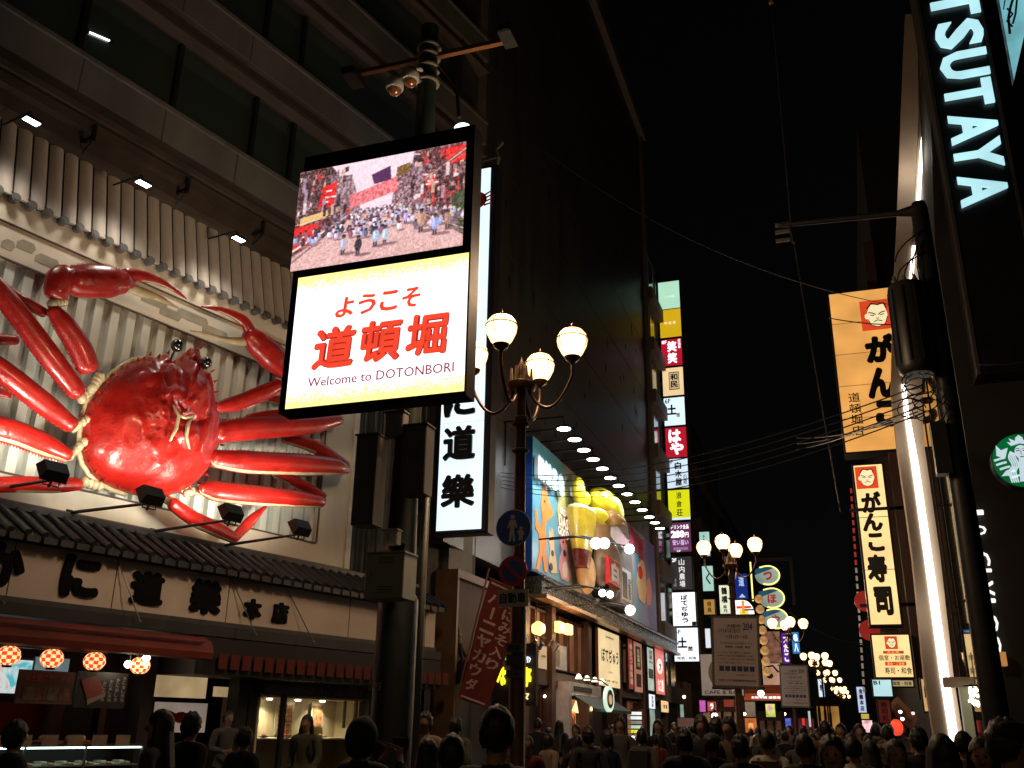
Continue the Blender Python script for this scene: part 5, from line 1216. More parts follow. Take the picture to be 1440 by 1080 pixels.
fig('printed_animal', [(772,742),(774,750),(776,742),(778,752),(779,775),(782,790),(783,806),(774,806),(771,790),(773,775),(771,760)], TAN, lab='tan printed animal')
fig('printed_animal', [(788,752),(793,750),(797,758),(798,775),(801,790),(802,812),(798,818),(789,814),(786,800),(787,785),(790,775),(787,765)], PNK, lab='pink printed animal')
fig('printed_belly', [(791,792),(795,790),(797,800),(796,813),(791,812),(790,802)], mat('print_cream', (.8,.65,.5), .5), MD-.03, MD-.021)
for px, py, r in ((765,705,.05),(776,757,.05),(776,778,.1),(791,762,.05),(795,762,.05),(793,778,.12),(774,797,.12)):
    b = MB(); x, z = mp(px, py); b.disc(x, z, r*1.5, MD-.034, MD-.024, 10, r); part('printed_dot', b, mat('print_dark', (.06,.02,.02), .5), bf)
fig('printed_column', [(786,682),(797,690),(803,760),(787,748),(783,720)], mat('print_olive', (.45,.4,.16), .5), MD-.02, MD-.003)
for s, xl, xr, yt, yb in (('OLD',788,796,712,722),('DAS',786,799,722,738),('GOOD',785,800,738,750)):
    x0, z0 = mp(xl, yb, MD-.03); x1, _ = mp(xr, yb, MD-.03); _, z1 = mp(xl, yt, MD-.03); b = MB(); b.text(s, x0, x1, z0, z1, MD-.026, bold=.02); part('lettering', b, PWH, bf)
x0, z0 = mp(753, 672, MD-.1); x1, _ = mp(791, 690, MD-.1); _, z1 = mp(753, 638, MD-.1)
for i, ch in enumerate('museum'):
    if i > 3: break
    xa = x0+(x1-x0)*i/4; b = MB(); b.text(ch, xa, xa+(x1-x0)*.22, z0, z1, MD-.05, depth=.12, bold=.07); part('raised_letter', b, LBL, bf)
# models
def model(name, b, m, lab, smooth=True):
    return part(name, b, m, BB, smooth=smooth, label=lab)
def mball(px, py, r, d, sx=1, sy=.6, sz=1, n=16):
    x, z = mp(px, py, d); b = MB(); b.ball((x, d, z), r, n, 10, sx, sy, sz); return b
b = mball(814, 690, .5, MD-.4, .9, .42, 1.0); x, z = mp(818, 700, MD-.4); b.ball((x+.2, MD-.45, z), .36, 14, 9, 1, .6, .8); model('yellow_ball_model', b, YEL, 'bright yellow bulging model')
x, z = mp(822, 745, MD-.55)
sq = lambda v: Vector((v.x, MD-.45+(v.y-MD+.55)*.4, v.z))
b = MB(); b.lathe((x,MD-.55,z), [(.75,-.75),(1.15,.55)], 20).xf(sq); model('cup_model', b, mat('mustard_cup', (.7,.5,.04), .35, coat=.3), 'mustard yellow cup model', 40)
b = MB(); b.lathe((x,MD-.55,z), [(.55,-1.3),(.76,-.76)], 20).xf(sq); model('cup_base_model', b, mat('maroon_model', (.14,.02,.015), .3, coat=.4), 'maroon base of the cup model', 40)
b = MB(); b.lathe((x,MD-.55,z), [(1.1,.56),(1.05,.7),(.6,.8),(0.01,.82)], 20).xf(sq); model('cup_top_model', b, mat('pale_yellow', (.85,.82,.4), .4), 'pale yellow top of the cup model')
b = mball(824, 806, .8, MD-.4, 1.0, .38, .9); model('dough_ball_model', b, mat('tan_ball', (.7,.4,.18), .4, 0, .2, 2), 'tan round dough ball model')
b = mball(844, 795, 1.25, MD-.35, .4, .35, 1.0); model('barrel_model', b, mat('barrel_dark', (.02,.02,.025), .3, coat=.5), 'dark rim of the barrel model')
b = mball(855, 798, 1.3, MD-.45, 1.3, .32, .95); brl = model('barrel_face_model', b, mat('barrel_tan', (.5,.36,.24), .3, 0, .2, 2, coat=.4), 'tan barrel model with a red block print')
x, z = mp(860, 806, MD-.8); b = MB(); b.bbox(x-.95, x+.95, MD-.92, MD-.8, z-.5, z+.5, .05); part('red_block_print', b, mat('block_red', (.6,.02,.02), .4), brl)
b = MB(); b.text('白', x-.6, x+.6, z-.36, z+.38, MD-.925, bold=.07); part('block_mark', b, WHITEP, brl)
b = mball(852, 714, 1.3, MD-.6, 1.6, .42, .5, 20); x, z = mp(842, 726, MD-.7); b.ball((x, MD-.7, z), .6, 14, 9, 1.8, .6, .4); hat = model('yellow_cap_model', b, YEL, 'glossy yellow cap model')
x, z = mp(854, 728, MD-1.0); x2, z2_ = mp(866, 742, MD-.9); x3, z3 = mp(880, 757, MD-.7)
b = MB(); b.tube([(x,MD-1.1,z),(x2,MD-1.1,z2_+.2),(x3,MD-.8,z3)], [.26,.2,.06], 10); model('curl_model', b, mat('brown_curl', (.3,.16,.05), .35), 'brown curling brim below the yellow cap')
b = MB(); x, z = mp(845, 745, MD-.5); b.lathe((x,MD-.55,z-.7), [(.8,0),(.95,1.0),(1.0,1.2)], 18).xf(sq); model('tan_cup_model', b, mat('tan_cup', (.5,.3,.16), .4), 'tan cup model under the yellow cap', 40)
x0, z0 = mp(872, 852, MD-.6); x1, _ = mp(892, 852, MD-.6); _, z1 = mp(872, 728, MD-.6)
b = MB(); b.bbox(x0, x1, MD-.6, MD-.03, z0, z1-1.0, .15); st = model('grey_box_model', b, mat('grey_model', (.3,.26,.24), .4), 'grey upright box model with a black and white notice', False)
xa, za = mp(875, 842, MD-.62); xb_, _ = mp(888, 842, MD-.62); _, zb_ = mp(875, 797, MD-.62)
b = MB(); b.box(xa, xb_, MD-.625, MD-.605, za, zb_); nt_ = part('notice', b, mat('notice_white', (.8,.8,.8), .5), st)
b = MB(); b.box(xa+.12, xa+(xb_-xa)*.55, MD-.632, MD-.627, za+.1, zb_-.15); part('notice_picture', b, mat('notice_dark', (.04,.04,.05), .4), nt_)
b = MB(); b.vtext('OSSO', xa+(xb_-xa)*.66, xb_-.12, za+.1, zb_-.3, -.0+MD-.63, bold=.03); part('lettering', b, INK, nt_)
x, z = mp(895, 762); 
for i, ch in enumerate('道頓堀'):
    xx, zz_ = mp(886+i*6.5, 748+i*9, MD-.06); b = MB(); b.text(ch, xx, xx+.95, zz_-.6, zz_+.4, MD-.03, bold=.04); part('lettering', b, mat('print_crimson', (.5,.05,.12), .5), bf)
fig('printed_animal', [(898,792),(903,785),(907,800),(909,830),(906,850),(898,842),(895,820)], TAN, lab='tan printed figure with red patch')
fig('printed_animal', [(909,815),(913,812),(916,830),(915,852),(909,850)], PNK, lab='small pink printed figure at the right end')
b = MB(); xx, zz_ = mp(901, 805, MD-.04); b.disc(xx, zz_, .5, MD-.04, MD-.022, 14, .3); part('printed_dot', b, REDP, bf)
# flood spots on the models
for j, (px, py) in enumerate(((838,764),(850,764),(885,772),(847,834),(858,836),(886,858))):
    x, z = mp(px, py, MD-1.9); t = thing('billboard_spotlight', ['bright spotlight left of the pair over the barrel model','bright spotlight right of the pair over the barrel model','bright spotlight above the black and white notice','small spotlight left under the barrel model','small spotlight right under the barrel model','bright spotlight below the black and white notice'][j], 'spotlight', L, x, MD-1.9, z, group='spotlights on the billboard models')
    b = MB(); b.ball((x, MD-1.9, z), .17 if j in (0,1,2,5) else .11, 12, 8); part('lamp_head', b, glow('spot_glare', (1,.97,.9), 8, 0), t, smooth=True)
    b = MB(); b.tube([(x,MD-1.9,z+.1),(x,MD-1.2,z+.25),(x,MD-.1,z+.2)], .03, 6); part('lamp_arm', b, BLACK, t)
    if j in (1,2,5): lamp('model_light', 'POINT', (x, MD-2.2, z+.1), t, 60, (1,.92,.8), None, .15)
# row of thirteen downlights on bent arms
DLG = glow('downlight_disc', (.95,1,.97), 14, 0); DL = None; pos = [(793,603),(808,618),(821,633),(834,646),(847,659),(858,672),(870,683),(882,695),(893,706),(903,717),(913,727),(921,735),(928,743)]
ord_ = ['nearest','second','third','fourth','fifth','sixth','seventh','eighth','ninth','tenth','eleventh','twelfth','farthest']
dd = -1.9; zD = L.loc(858, 672, dd)[1]
for j, (px, py) in enumerate(pos):
    u, z = L.loc(px, py, dd)
    if DL is None:
        DL = thing('downlight', '', 'downlight', L, u, dd, z, group='row of downlights over the billboard')
        b = MB(); b.lathe((u,dd,z), [(.23,0),(.23,.06),(.1,.12)], 16); part('lamp_housing', b, BLACK, DL, smooth=40)
        b = MB(); b.lathe((u,dd,z-.012), [(.2,0),(.2,.011)], 16); part('lamp_disc', b, DLG, DL)
        b = MB(); b.tube([(u,dd,z+.1),(u,dd,z+.38),(u,0,z+.38)], .03, 5); b.tube([(u,-.05,z+.38),(u,-.05,z-1.0)], .03, 5); part('bent_arm', b, BLACK, DL)
        lamp('downlight_beam', 'SPOT', (u, dd, z-.05), DL, 260, (.88,.97,1), (u, MD-.1, z-3.2), .2, 140, .8)
        o = DL
    else: o = copy_tree(DL); o.location = L.w(u, dd, z)
    o['label'] = ord_[j]+' white downlight in the row over the cartoon billboard'
# ---------------------------------------------------------------- stacked sign tower
TF = FY(54)
G = lambda n, c, s=1.0: glow(n, c, s, .08, .7)
tw = [ (926,955.5,396,434,'mint green blank lit panel, topmost of the sign tower',G('tw_mint',(.5,.85,.62),.9),[('さくら水産',.3,.75,.4,.5,glow('pale_mint_print',(.7,1,.95),1,0),.0)]),
 (928,957.5,435,474,'mustard yellow lit panel, second from the top of the sign tower',G('tw_mustard',(.72,.45,.01),.9),[('やるき',.2,.75,.46,.56,glow('print_white',(1,.85,.8),1.1,0),.01)]),
 (930,959,477,514,'red panel marked 8F with white characters in the sign tower',G('tw_red',(.55,.01,.03),.85),[('笑',.3,.75,.52,.92,WN,.05),('笑',.3,.75,.08,.48,WN,.05),('8F',.04,.28,.84,.97,WN,.02),('居酒屋',.82,.95,.62,.98,WN,.01,True)]),
 (932,961,517,556,'cream panel with black framed characters in the sign tower',G('tw_cream',(.95,.68,.36),.95),[('#',.3,.8,.2,.84,INK),('#',.33,.77,.23,.81,G('tw_cream',(.95,.68,.36),.95)),('和民',.37,.73,.26,.79,INK,.04,True),('7F',.02,.2,.86,.98,INK,.02)]),
 (934,963,559,598,'white panel marked 6F in the middle of the sign tower',G('tw_white',(.72,.9,1),1.1),[('6F',.05,.33,.8,.97,INK,.02),('土',.15,.6,.38,.75,INK,.05),('間',.6,.75,.28,.42,INK,.03)]),
 (936,965.5,601,643,'red panel with two large white characters in the sign tower',G('tw_red',(.55,.01,.03),.85),[('は',.15,.75,.5,.93,WN,.05),('や',.2,.85,.08,.5,WN,.05)]),
 (938,967.5,645,686,'white panel marked 4F with black vertical characters in the sign tower',G('tw_white2',(.68,.82,.95),1),[('4F',.04,.3,.82,.97,INK,.02),('白木屋',.38,.7,.05,.9,INK,.04,True),('の蔵',.76,.94,.1,.45,INK,.01,True)]),
 (940,970,689,731,'lime yellow panel with dark vertical characters in the sign tower',G('tw_lime',(.82,.85,.01),.85),[('浪',.38,.64,.7,.93,mat('olive_ink',(.1,.08,.01),.5),.02),('倉',.38,.64,.42,.64,mat('olive_ink',(.1,.08,.01),.5),.02),('荘',.36,.66,.12,.36,mat('olive_ink',(.1,.08,.01),.5),.02),('#',0,1,0,.07,G('tw_white2',(.68,.82,.95),1))]),
 (942,971.5,735,776,'brown purple drinks price panel reading 280 in the sign tower',G('tw_purple',(.2,.05,.12),.6),[('ドリンク全品',.08,.92,.78,.93,WN,.02),('280',.06,.7,.48,.73,WN,.06),('円',.72,.9,.48,.66,WN,.02),('安い旨い',.12,.88,.22,.42,glow('lilac_print',(.7,.5,.9),.9,0),.04),('#',.15,.85,.06,.16,glow('lilac_dim',(.4,.25,.5),.6,0)),('3F',.3,.5,.0,.05,WN,.01)]),
 (944,973,783,829,'dark grey panel with white vertical characters in the sign tower',G('tw_dark',(.055,.05,.055),.5),[('2F',.06,.28,.85,.96,WN,.01),('山内農場',.38,.66,.06,.95,G('print_soft_white',(.85,.85,.85),.8),.03,True),('地鶏',.1,.24,.08,.35,G('print_grey',(.4,.4,.4),.5),.01,True)]),
 (946,978,833,880,'white panel with running black brush writing in the sign tower',G('tw_white3',(.9,.93,1),1.25),[('ぼてぢゅう',.38,.68,.08,.93,INK,.04,True),('お好',.14,.26,.2,.42,G('print_grey',(.4,.4,.4),.5),.0,True),('#',.82,1,0,.12,INK)]),
 (948,982,883,930,'white panel marked 6F at the foot of the sign tower',G('tw_white4',(.85,.93,1),1.2),[('6F',.04,.3,.82,.95,INK,.02),('土',.15,.55,.4,.72,INK,.05),('間',.58,.76,.3,.44,INK,.04),('地酒・和食',.1,.9,.05,.14,INK,.02)])]
for i, (xl, xr, yt, yb, lb, m, tx) in enumerate(tw):
    t, f, q = sign(TF, xl, xr, yt, yb, lb, m, texts=tx, th=.6, rim=.03, name='tower_sign', group='panels stacked in the sign tower', case=mat('tower_case', (.02,.015,.02), .5))
    b = MB(); b.box(q[0]-1.2, q[0]-.03, .2, .35, (q[2]+q[3])/2-.08, (q[2]+q[3])/2+.08); part('bracket', b, mat('grey_bracket', (.12,.1,.09), .6), t)
# ================================================================ signs further down the street, left side
def fsign(D, xl, xr, yt, yb, lab, m, texts=(), th=.35, name='shop_sign', **k):
    return sign(FY(D), xl, xr, yt, yb, lab, m, texts=texts, th=th, name=name, **k)
MINT = glow('far_mint', (.5,.85,.75), .75, .15, .5)
fsign(62, 984, 998, 748, 782, 'pale mint vertical sign behind the second street lamp globes', MINT, [('千房酒場', .3,.6,.1,.9, mat('green_ink', (.02,.1,.07), .5), .02, True), ('#', .75,.85,.1,.5, REDP)])
fsign(62, 988, 1003, 796, 831, 'pale mint vertical sign with one brush stroke mark, lower of two', MINT, [('く', .3,.75,.25,.75, mat('green_ink', (.02,.1,.07), .5), .03)])
fsign(60, 990, 1005, 843, 864, 'small ochre lit sign below the mint signs', glow('ochre_lit', (.55,.3,.07), .7), [('焼鳥', .3,.7,.1,.9, mat('brown_print', (.15,.06,.02), .5), .02, True)])
fsign(66, 1012, 1026, 823, 863, 'pale cream vertical sign with black brush characters, left of the navy sign', glow('pale_cream_lit', (.85,.88,.62), .95), [('鶴橋', .2,.8,.35,.95, INK, .04, True), ('風月', .3,.7,.03,.3, INK, .03, True)])
fsign(70, 1034, 1051, 807, 842, 'navy blue lit sign above the white sign with a cross', glow('navy_lit', (.01,.03,.25), .7), [('道', .3,.75,.5,.9, glow('pale_blue_print', (.5,.7,1), .8, 0), .03), ('▲', .25,.8,.05,.2, glow('pale_blue_print', (.5,.7,1), .8, 0), .03)])
F_ = FY(70); a = F_.loc(1033.5, 864); c = F_.loc(1061, 864); zt_ = F_.loc(1040, 844)[1]
t = thing('shop_sign', 'white quarter round lit sign with red and yellow cross', 'sign', F_, a[0], 0, a[1])
pl = [(a[0], a[1]), (c[0], a[1])]+[(a[0]+(c[0]-a[0])*(.45+.55*math.cos(q*math.pi/16)), a[1]+(zt_-a[1])*math.sin(q*math.pi/16)) for q in range(1, 9)]+[(a[0], zt_)]
b = MB(); b.prism(pl, .01, .3); part('housing', b, BLACK, t); b = MB(); b.prism(pl, 0, .009); f = part('face', b, glow('white_hot', (1,.93,.88), 1.3), t)
w, h = c[0]-a[0], zt_-a[1]
b = MB(); b.box(a[0]+w*.1, a[0]+w*.85, -.02, -.015, a[1]+h*.4, a[1]+h*.58); part('cross_bar', b, glow('print_red_lit', (.85,.08,.05), .9, 0), f); b = MB(); b.box(a[0]+w*.38, a[0]+w*.52, -.03, -.025, a[1]+h*.05, a[1]+h*.95); part('cross_bar', b, glow('print_orange_lit', (1,.35,.05), .9, 0), f)
b = MB(); b.box(a[0]+w*.25, a[0]+w*.7, -.012, -.008, a[1]+h*.0, a[1]+h*.35); part('printed_block', b, glow('print_yellow_lit', (1,.75,.1), 1, 0), f)
fsign(50, 992, 999, 884, 911, 'slim white lit vertical panel behind the large hanging notice', glow('slim_white', (.75,.85,.95), .8))
# blowfish shaped signs with yellow neon outline
for j, (px, py, r, ch, lb) in enumerate(((1080,809,15.5,'つ','blowfish shaped sign, uppermost of three'), (1086,841,16,'ほ','blowfish shaped sign with red and black character, middle of three'), (1091,870,16,'や','blowfish shaped sign partly behind lamp globes, lowest of three'))):
    BF = FY(64); x, z = BF.loc(px, py); rr = r/1450*64*.95
    t = thing('blowfish_sign', lb, 'sign', BF, x, 0, z-rr, group='blowfish shaped signs')
    pts = []
    for q in range(26):
        an = 2*math.pi*q/26; k = 1+(.28 if 8 <= q <= 10 else 0)*(1 if q == 9 else .5); pts.append((x+rr*1.12*k*math.cos(an+.2)*(1 if math.cos(an) > 0 else 1.15), z+rr*.92*math.sin(an+.2)))
    b = MB(); b.prism(pts, .0, .5); f = part('fish_body', b, glow('fish_pale', (.45,.6,.52), .5, .3, 1), t)
    b = MB(); b.prism([(p[0], p[1]) for p in pts[3:13]], -.04, -.02); part('fish_back', b, glow('fish_blue', (.02,.12,.2), .5, .3), f)
    b = MB(); b.text(ch, x-rr*.45, x+rr*.4, z-rr*.5, z+rr*.35, -.06, bold=.05); part('lettering', b, glow('fish_char', (.45,.03,.04), .7, 0), f)
    b = MB(); b.tube([(p[0]*1.0, -.08, p[1]) for p in pts[-9:]+pts[:9]], .045, 5); part('neon_tube', b, glow('yellow_neon_tube', (.95,.85,.2), 1.6, 0), t)
b = MB(); F_ = FY(64.6); b.box(*[F_.loc(1056,800)[0]-.06, F_.loc(1056,800)[0]+.03], 0, .1, F_.loc(1058,845)[1], F_.loc(1058,790)[1]); one('neon_pole', b, glow('yellow_neon_tube', (.95,.85,.2), 1.6, 0), 'thin vertical yellow neon line left of the blowfish signs', 'neon', F_)
# chain of round gold lamps
GO = None; CF = FY(58)
for j in range(8):
    px, py = 1067+j*1.6, 842+j*14.6; x, z = CF.loc(px, py)
    if GO is None:
        t = thing('round_gold_lamp', '', 'lamp', CF, x, 0, z, group='chain of round gold lamps')
        b = MB(); 
        pr = [(.2+.05*math.cos(a*math.pi/4), .1+.05*math.sin(a*math.pi/4)) for a in range(9)]; b.lathe((x,0,z), pr, 18, 'y'); part('gold_ring', b, glow('gold_ring_lit', (.8,.42,.15), .5, .6, 3), t, smooth=True)
        b = MB(); b.lathe((x,.12,z), [(.15,0),(.13,.2)], 14, 'y'); part('lamp_core', b, glow('brown_core', (.22,.06,.02), .5), t); b = MB(); b.box(x-.9,x-.3,.15,.22,z-.04,z+.04); part('bracket', b, BLACK, t); GO = o = t
    else: o = copy_tree(GO); o.location = CF.w(x, 0, z)
    o['label'] = ['uppermost','second','third','fourth','fifth','sixth','seventh','lowest'][j]+' round gold ring lamp in the chain beside the large hanging notice'
fsign(66, 1072, 1098, 888, 932, 'dim reddish brown starburst panel between the gold lamps and the purple sign', glow('starburst', (.4,.16,.1), .35, .8, 3))
fsign(72, 1100, 1111, 890, 933, 'purple lit vertical sign with white characters under the lamp globes', glow('purple_lit', (.1,.01,.4), .8), [('大たこ', .2,.85,.04,.96, glow('print_white', (1,.85,.8), 1.6, 0), .05, True)])
fsign(80, 1114, 1124, 889, 919, 'blue lit vertical sign right of the purple sign', glow('blue_lit', (.03,.25,.6), .8), [('串八', .25,.8,.05,.95, WN, .04, True)])
t, f, q = fsign(50, 986, 1044, 920, 978, 'dim cream cafe billboard with a big round emblem behind the hanging notice', glow('cafe_board', (.5,.42,.38), .22, .2), [('CAFE & BAR', .06,.95,.03,.12, mat('dark_olive', (.06,.05,.02), .5), .02)])
b = MB(); b.disc(q[0]+(q[1]-q[0])*.6, (q[2]+q[3])/2+.1, .85, -.02, -.01, 30); part('round_emblem', b, mat('olive_emblem', (.12,.11,.06), .5), f)
t, f, q = fsign(60, 1073, 1098, 933, 973, 'billboard with a skin toned face picture behind the gold lamps', glow('face_board', (.8,.5,.35), .45, .2))
b = MB(); b.disc(q[0]+(q[1]-q[0])*.45, (q[2]+q[3])/2+.1, .42, -.02, -.01, 20, .5); part('printed_face', b, glow('face_tan', (.75,.4,.25), .5, .2), f); b = MB(); b.disc(q[0]+(q[1]-q[0])*.4, (q[2]+q[3])/2+.1, .2, -.035, -.025, 16, .16); part('printed_sunglasses', b, INK, f); b = MB(); b.stroke([(q[0]+.1, q[3]-.25), (q[0]+.6, q[3]-.12), (q[1]-.1, q[3]-.5)], .12, -.035, -.025); part('printed_hat', b, INK, f)
# restaurant fronts under them
t, f, q = fsign(52, 1046, 1100, 975, 985, 'brown red lit shop fascia with small white writing under the face billboard', glow('redbrown_fascia', (.45,.07,.02), .5, .3), [('お好み焼 道頓堀', .2,.95,.25,.6, WN, .02)])
b = MB(); z = q[3]; b.add([(q[0]-.2,0,z+.02),(q[1]+.2,0,z+.02),(q[1]-.0,.8,z+.45),(q[0]+.3,.8,z+.45)], [(0,1,2,3)]); part('small_roof', b, mat('rust_roof', (.3,.07,.03), .6), t)
fsign(51, 1048, 1062, 987, 1008, 'dim grey lit window panel under the brown red fascia', glow('dim_panel', (.4,.3,.22), .3, .5))
fsign(50.5, 1077, 1090, 990, 1008, 'small yellow green lit picture sign under the fascia', glow('lime_picture', (.7,.8,.2), .7, .6, 4), [('#', .2,.6,.5,.9, glow('pinkish_pic', (.9,.4,.6), .7, 0))])
fsign(49, 1048, 1064, 1010, 1030, 'orange red lit box sign low in the crowd', glow('orange_box', (.7,.16,.04), .6, .5, 3), [('肉', .3,.7,.3,.7, glow('print_gold', (1,.6,.15), .8, 0), .03)])
fsign(48, 984, 992, 985, 1001, 'small magenta lit shop sign', glow('magenta_lit', (.6,.1,.5), .8, .3)); fsign(48, 995, 1007, 987, 1000, 'small pinkish red lit shop sign beside the magenta one', glow('pinkred_lit2', (.7,.1,.1), .6, .4), [('ラ', .3,.7,.2,.8, WN, .03)])
fsign(49, 1018, 1032, 984, 994, 'small dark red shop sign under the large hanging notice', glow('dkred_lit', (.35,.03,.02), .4, .3)); fsign(47, 953, 976, 1010, 1022, 'dim framed board low beside the sign tower foot', glow('dim_board2', (.22,.1,.08), .3, .4))
# tan lit building wall parts and shop openings beyond
def shopfront(D, xl, xr, yt, lab, m, n=3):
    F = FY(D); x0, x1, z0, z1 = lr(F, xl, xr, yt, 1040); t = thing('small_restaurant', lab, 'restaurant', F, (x0+x1)/2, 0, 0)
    b = MB(); b.box(x0, x1, .6, 3, 0, z1); part('wall', b, mat('shop_front_wall', (.12,.07,.04), .7), t)
    b = MB(); b.box(x0+.1, x1-.1, .5, .59, .3, z1*.8); part('lit_opening', b, m, t)
    for k in range(n+1):
        uu = x0+(x1-x0)*k/n; b = MB(); b.box(uu-.07, uu+.07, .3, .49, 0, z1); part('post', b, TIM, t)
    b = MB(); b.box(x0-.1, x1+.1, -.3, .6, z1*.8+.01, z1*.86); part('fascia_board', b, TIM, t)
shopfront(56, 944, 962, 958, 'small restaurant front with tall greenish windows left of the magenta sign', GRN, 2)
shopfront(55, 985, 1045, 984, 'tan lit restaurant front behind the crowd below the cafe billboard', glow('tan_opening', (.5,.28,.12), .28, .6, .8), 4)
shopfront(60, 1065, 1100, 1000, 'dim restaurant front with small lights below the face billboard', glow('dim_opening', (.3,.13,.08), .2, .7, .8), 3)
shopfront(95, 1148, 1182, 978, 'amber lit restaurant front under the small street lamps', glow('amber_front', (.8,.38,.08), .45, .5, .5), 2)
shopfront(110, 1100, 1146, 1000, 'dark red shop front far down the street', glow('dkred_opening', (.3,.06,.06), .25, .8, .5), 3)
fsign(90, 1151, 1159, 955, 980, 'small white and blue tilted lit sign under the small street lamps', glow('white_blue', (.7,.85,1), 1.0), [('寿', .2,.8,.3,.7, mat('blue_ink', (.01,.05,.3), .5), .04)])
fsign(70, 1206, 1217, 966, 1002, 'bluish white vertical lit sign at the end of the right hand buildings', glow('bluewhite', (.6,.68,.95), .8), [('金龍本店', .25,.75,.05,.95, mat('blue_ink', (.01,.05,.3), .5), .05, True)])
fsign(80, 1211, 1222, 1004, 1011, 'small yellow oval lit sign far down on the right', glow('yellow_oval', (.8,.6,.1), .7, .4)); fsign(78, 1213, 1227, 1013, 1030, 'pink and white glaring shop entrance far down on the right', glow('pinkwhite', (1,.55,.6), 1.1, .7, 2))
fsign(84, 1128, 1132, 1010, 1026, 'tiny red lit vertical sign in the distance', glow('tinyred', (.8,.05,.04), .8)); fsign(84, 1137, 1140, 1000, 1022, 'tiny pale lit vertical sign in the distance', glow('tinypale', (.7,.75,.8), .7)); fsign(82, 1104, 1112, 1010, 1026, 'tiny blue lit shop sign in the distance', glow('tinyblue', (.1,.15,.7), .8, .5, 3)); fsign(82, 1103, 1111, 1028, 1033, 'tiny green lit shop sign in the distance', glow('tinygreen', (.15,.6,.1), .8))
fsign(92, 1156, 1168, 1017, 1022, 'small pinkish white light strip above far heads', glow('strip_pink', (1,.7,.7), 1.6))
random.seed(11)
for j, (px, py, D, col, lb) in enumerate(((1070,975,50,(1,.95,.8),'glaring white spotlight over the brown red fascia'),(1005,1007,46,(1,.9,.8),'glaring white light above the red stand'),(1047,1004,47,(1,.6,.3),'small orange light beside the notice post'),(1062,1036,45,(1,.8,.6),'small white light low among the heads'),(1103,1004,70,(1,.9,.7),'small warm light in the distance'),(1015,1029,40,(.9,.8,.7),'faint glowing ball put in for light on a white cap'),(988,1030,40,(.8,.8,.9),'faint bluish light low on the left'),(962,980,50,(1,1,.95),'small white lamp by the restaurant windows'),(813,980,44,(1,.85,.6),'small warm lamp beside the round sign'),(752,973,30,(1,.8,.6),'round white lamp below the yellow neon characters'),(766,979,30,(1,.85,.7),'tiny white lamp right of the round white lamp'),(925,985,50,(1,.9,.8),'white lamp at the foot of the pink poster'),(890,1037,41,(1,.6,.6),'small pink light by the menu strips'))):  # the white cap entry is no lamp, a glow added for light caught there
    F = FY(D); x, z = F.loc(px, py); r = D*(.0032 if j in (0,1,9) else .0016)
    t = thing('light_bulb', lb, 'lamp', F, x, 0, z); b = MB(); b.ball((x,0,z), r, 10, 7); part('bulb_glass', b, glow('bulb_%d' % j, col, 6, 0), t, smooth=True)
    b = MB(); b.lathe((x,0,z+r*.8), [(r*.5,0),(r*.5,r)], 8); b.tube([(x,0,z+r*1.8),(x,.3,z+r*4)], r*.2, 4); part('lamp_holder', b, BLACK, t)
# stepped sign scaffold, very dark, behind
F_ = FY(66); x0, x1, z0, z1 = lr(F_, 1062, 1116, 783, 850); b = MB(); b.box(x0, x1, .3, .5, z1-.2, z1); b.box(x1-.2, x1, .3, .5, z0, z1-.2); b.box(x0+1, x1-1, .3, .4, z1-1.2, z1-1.05); one('scaffold_frame', b, mat('dark_scaffold', (.05,.025,.02), .7), 'dark frame behind the blowfish signs', 'frame', F_)

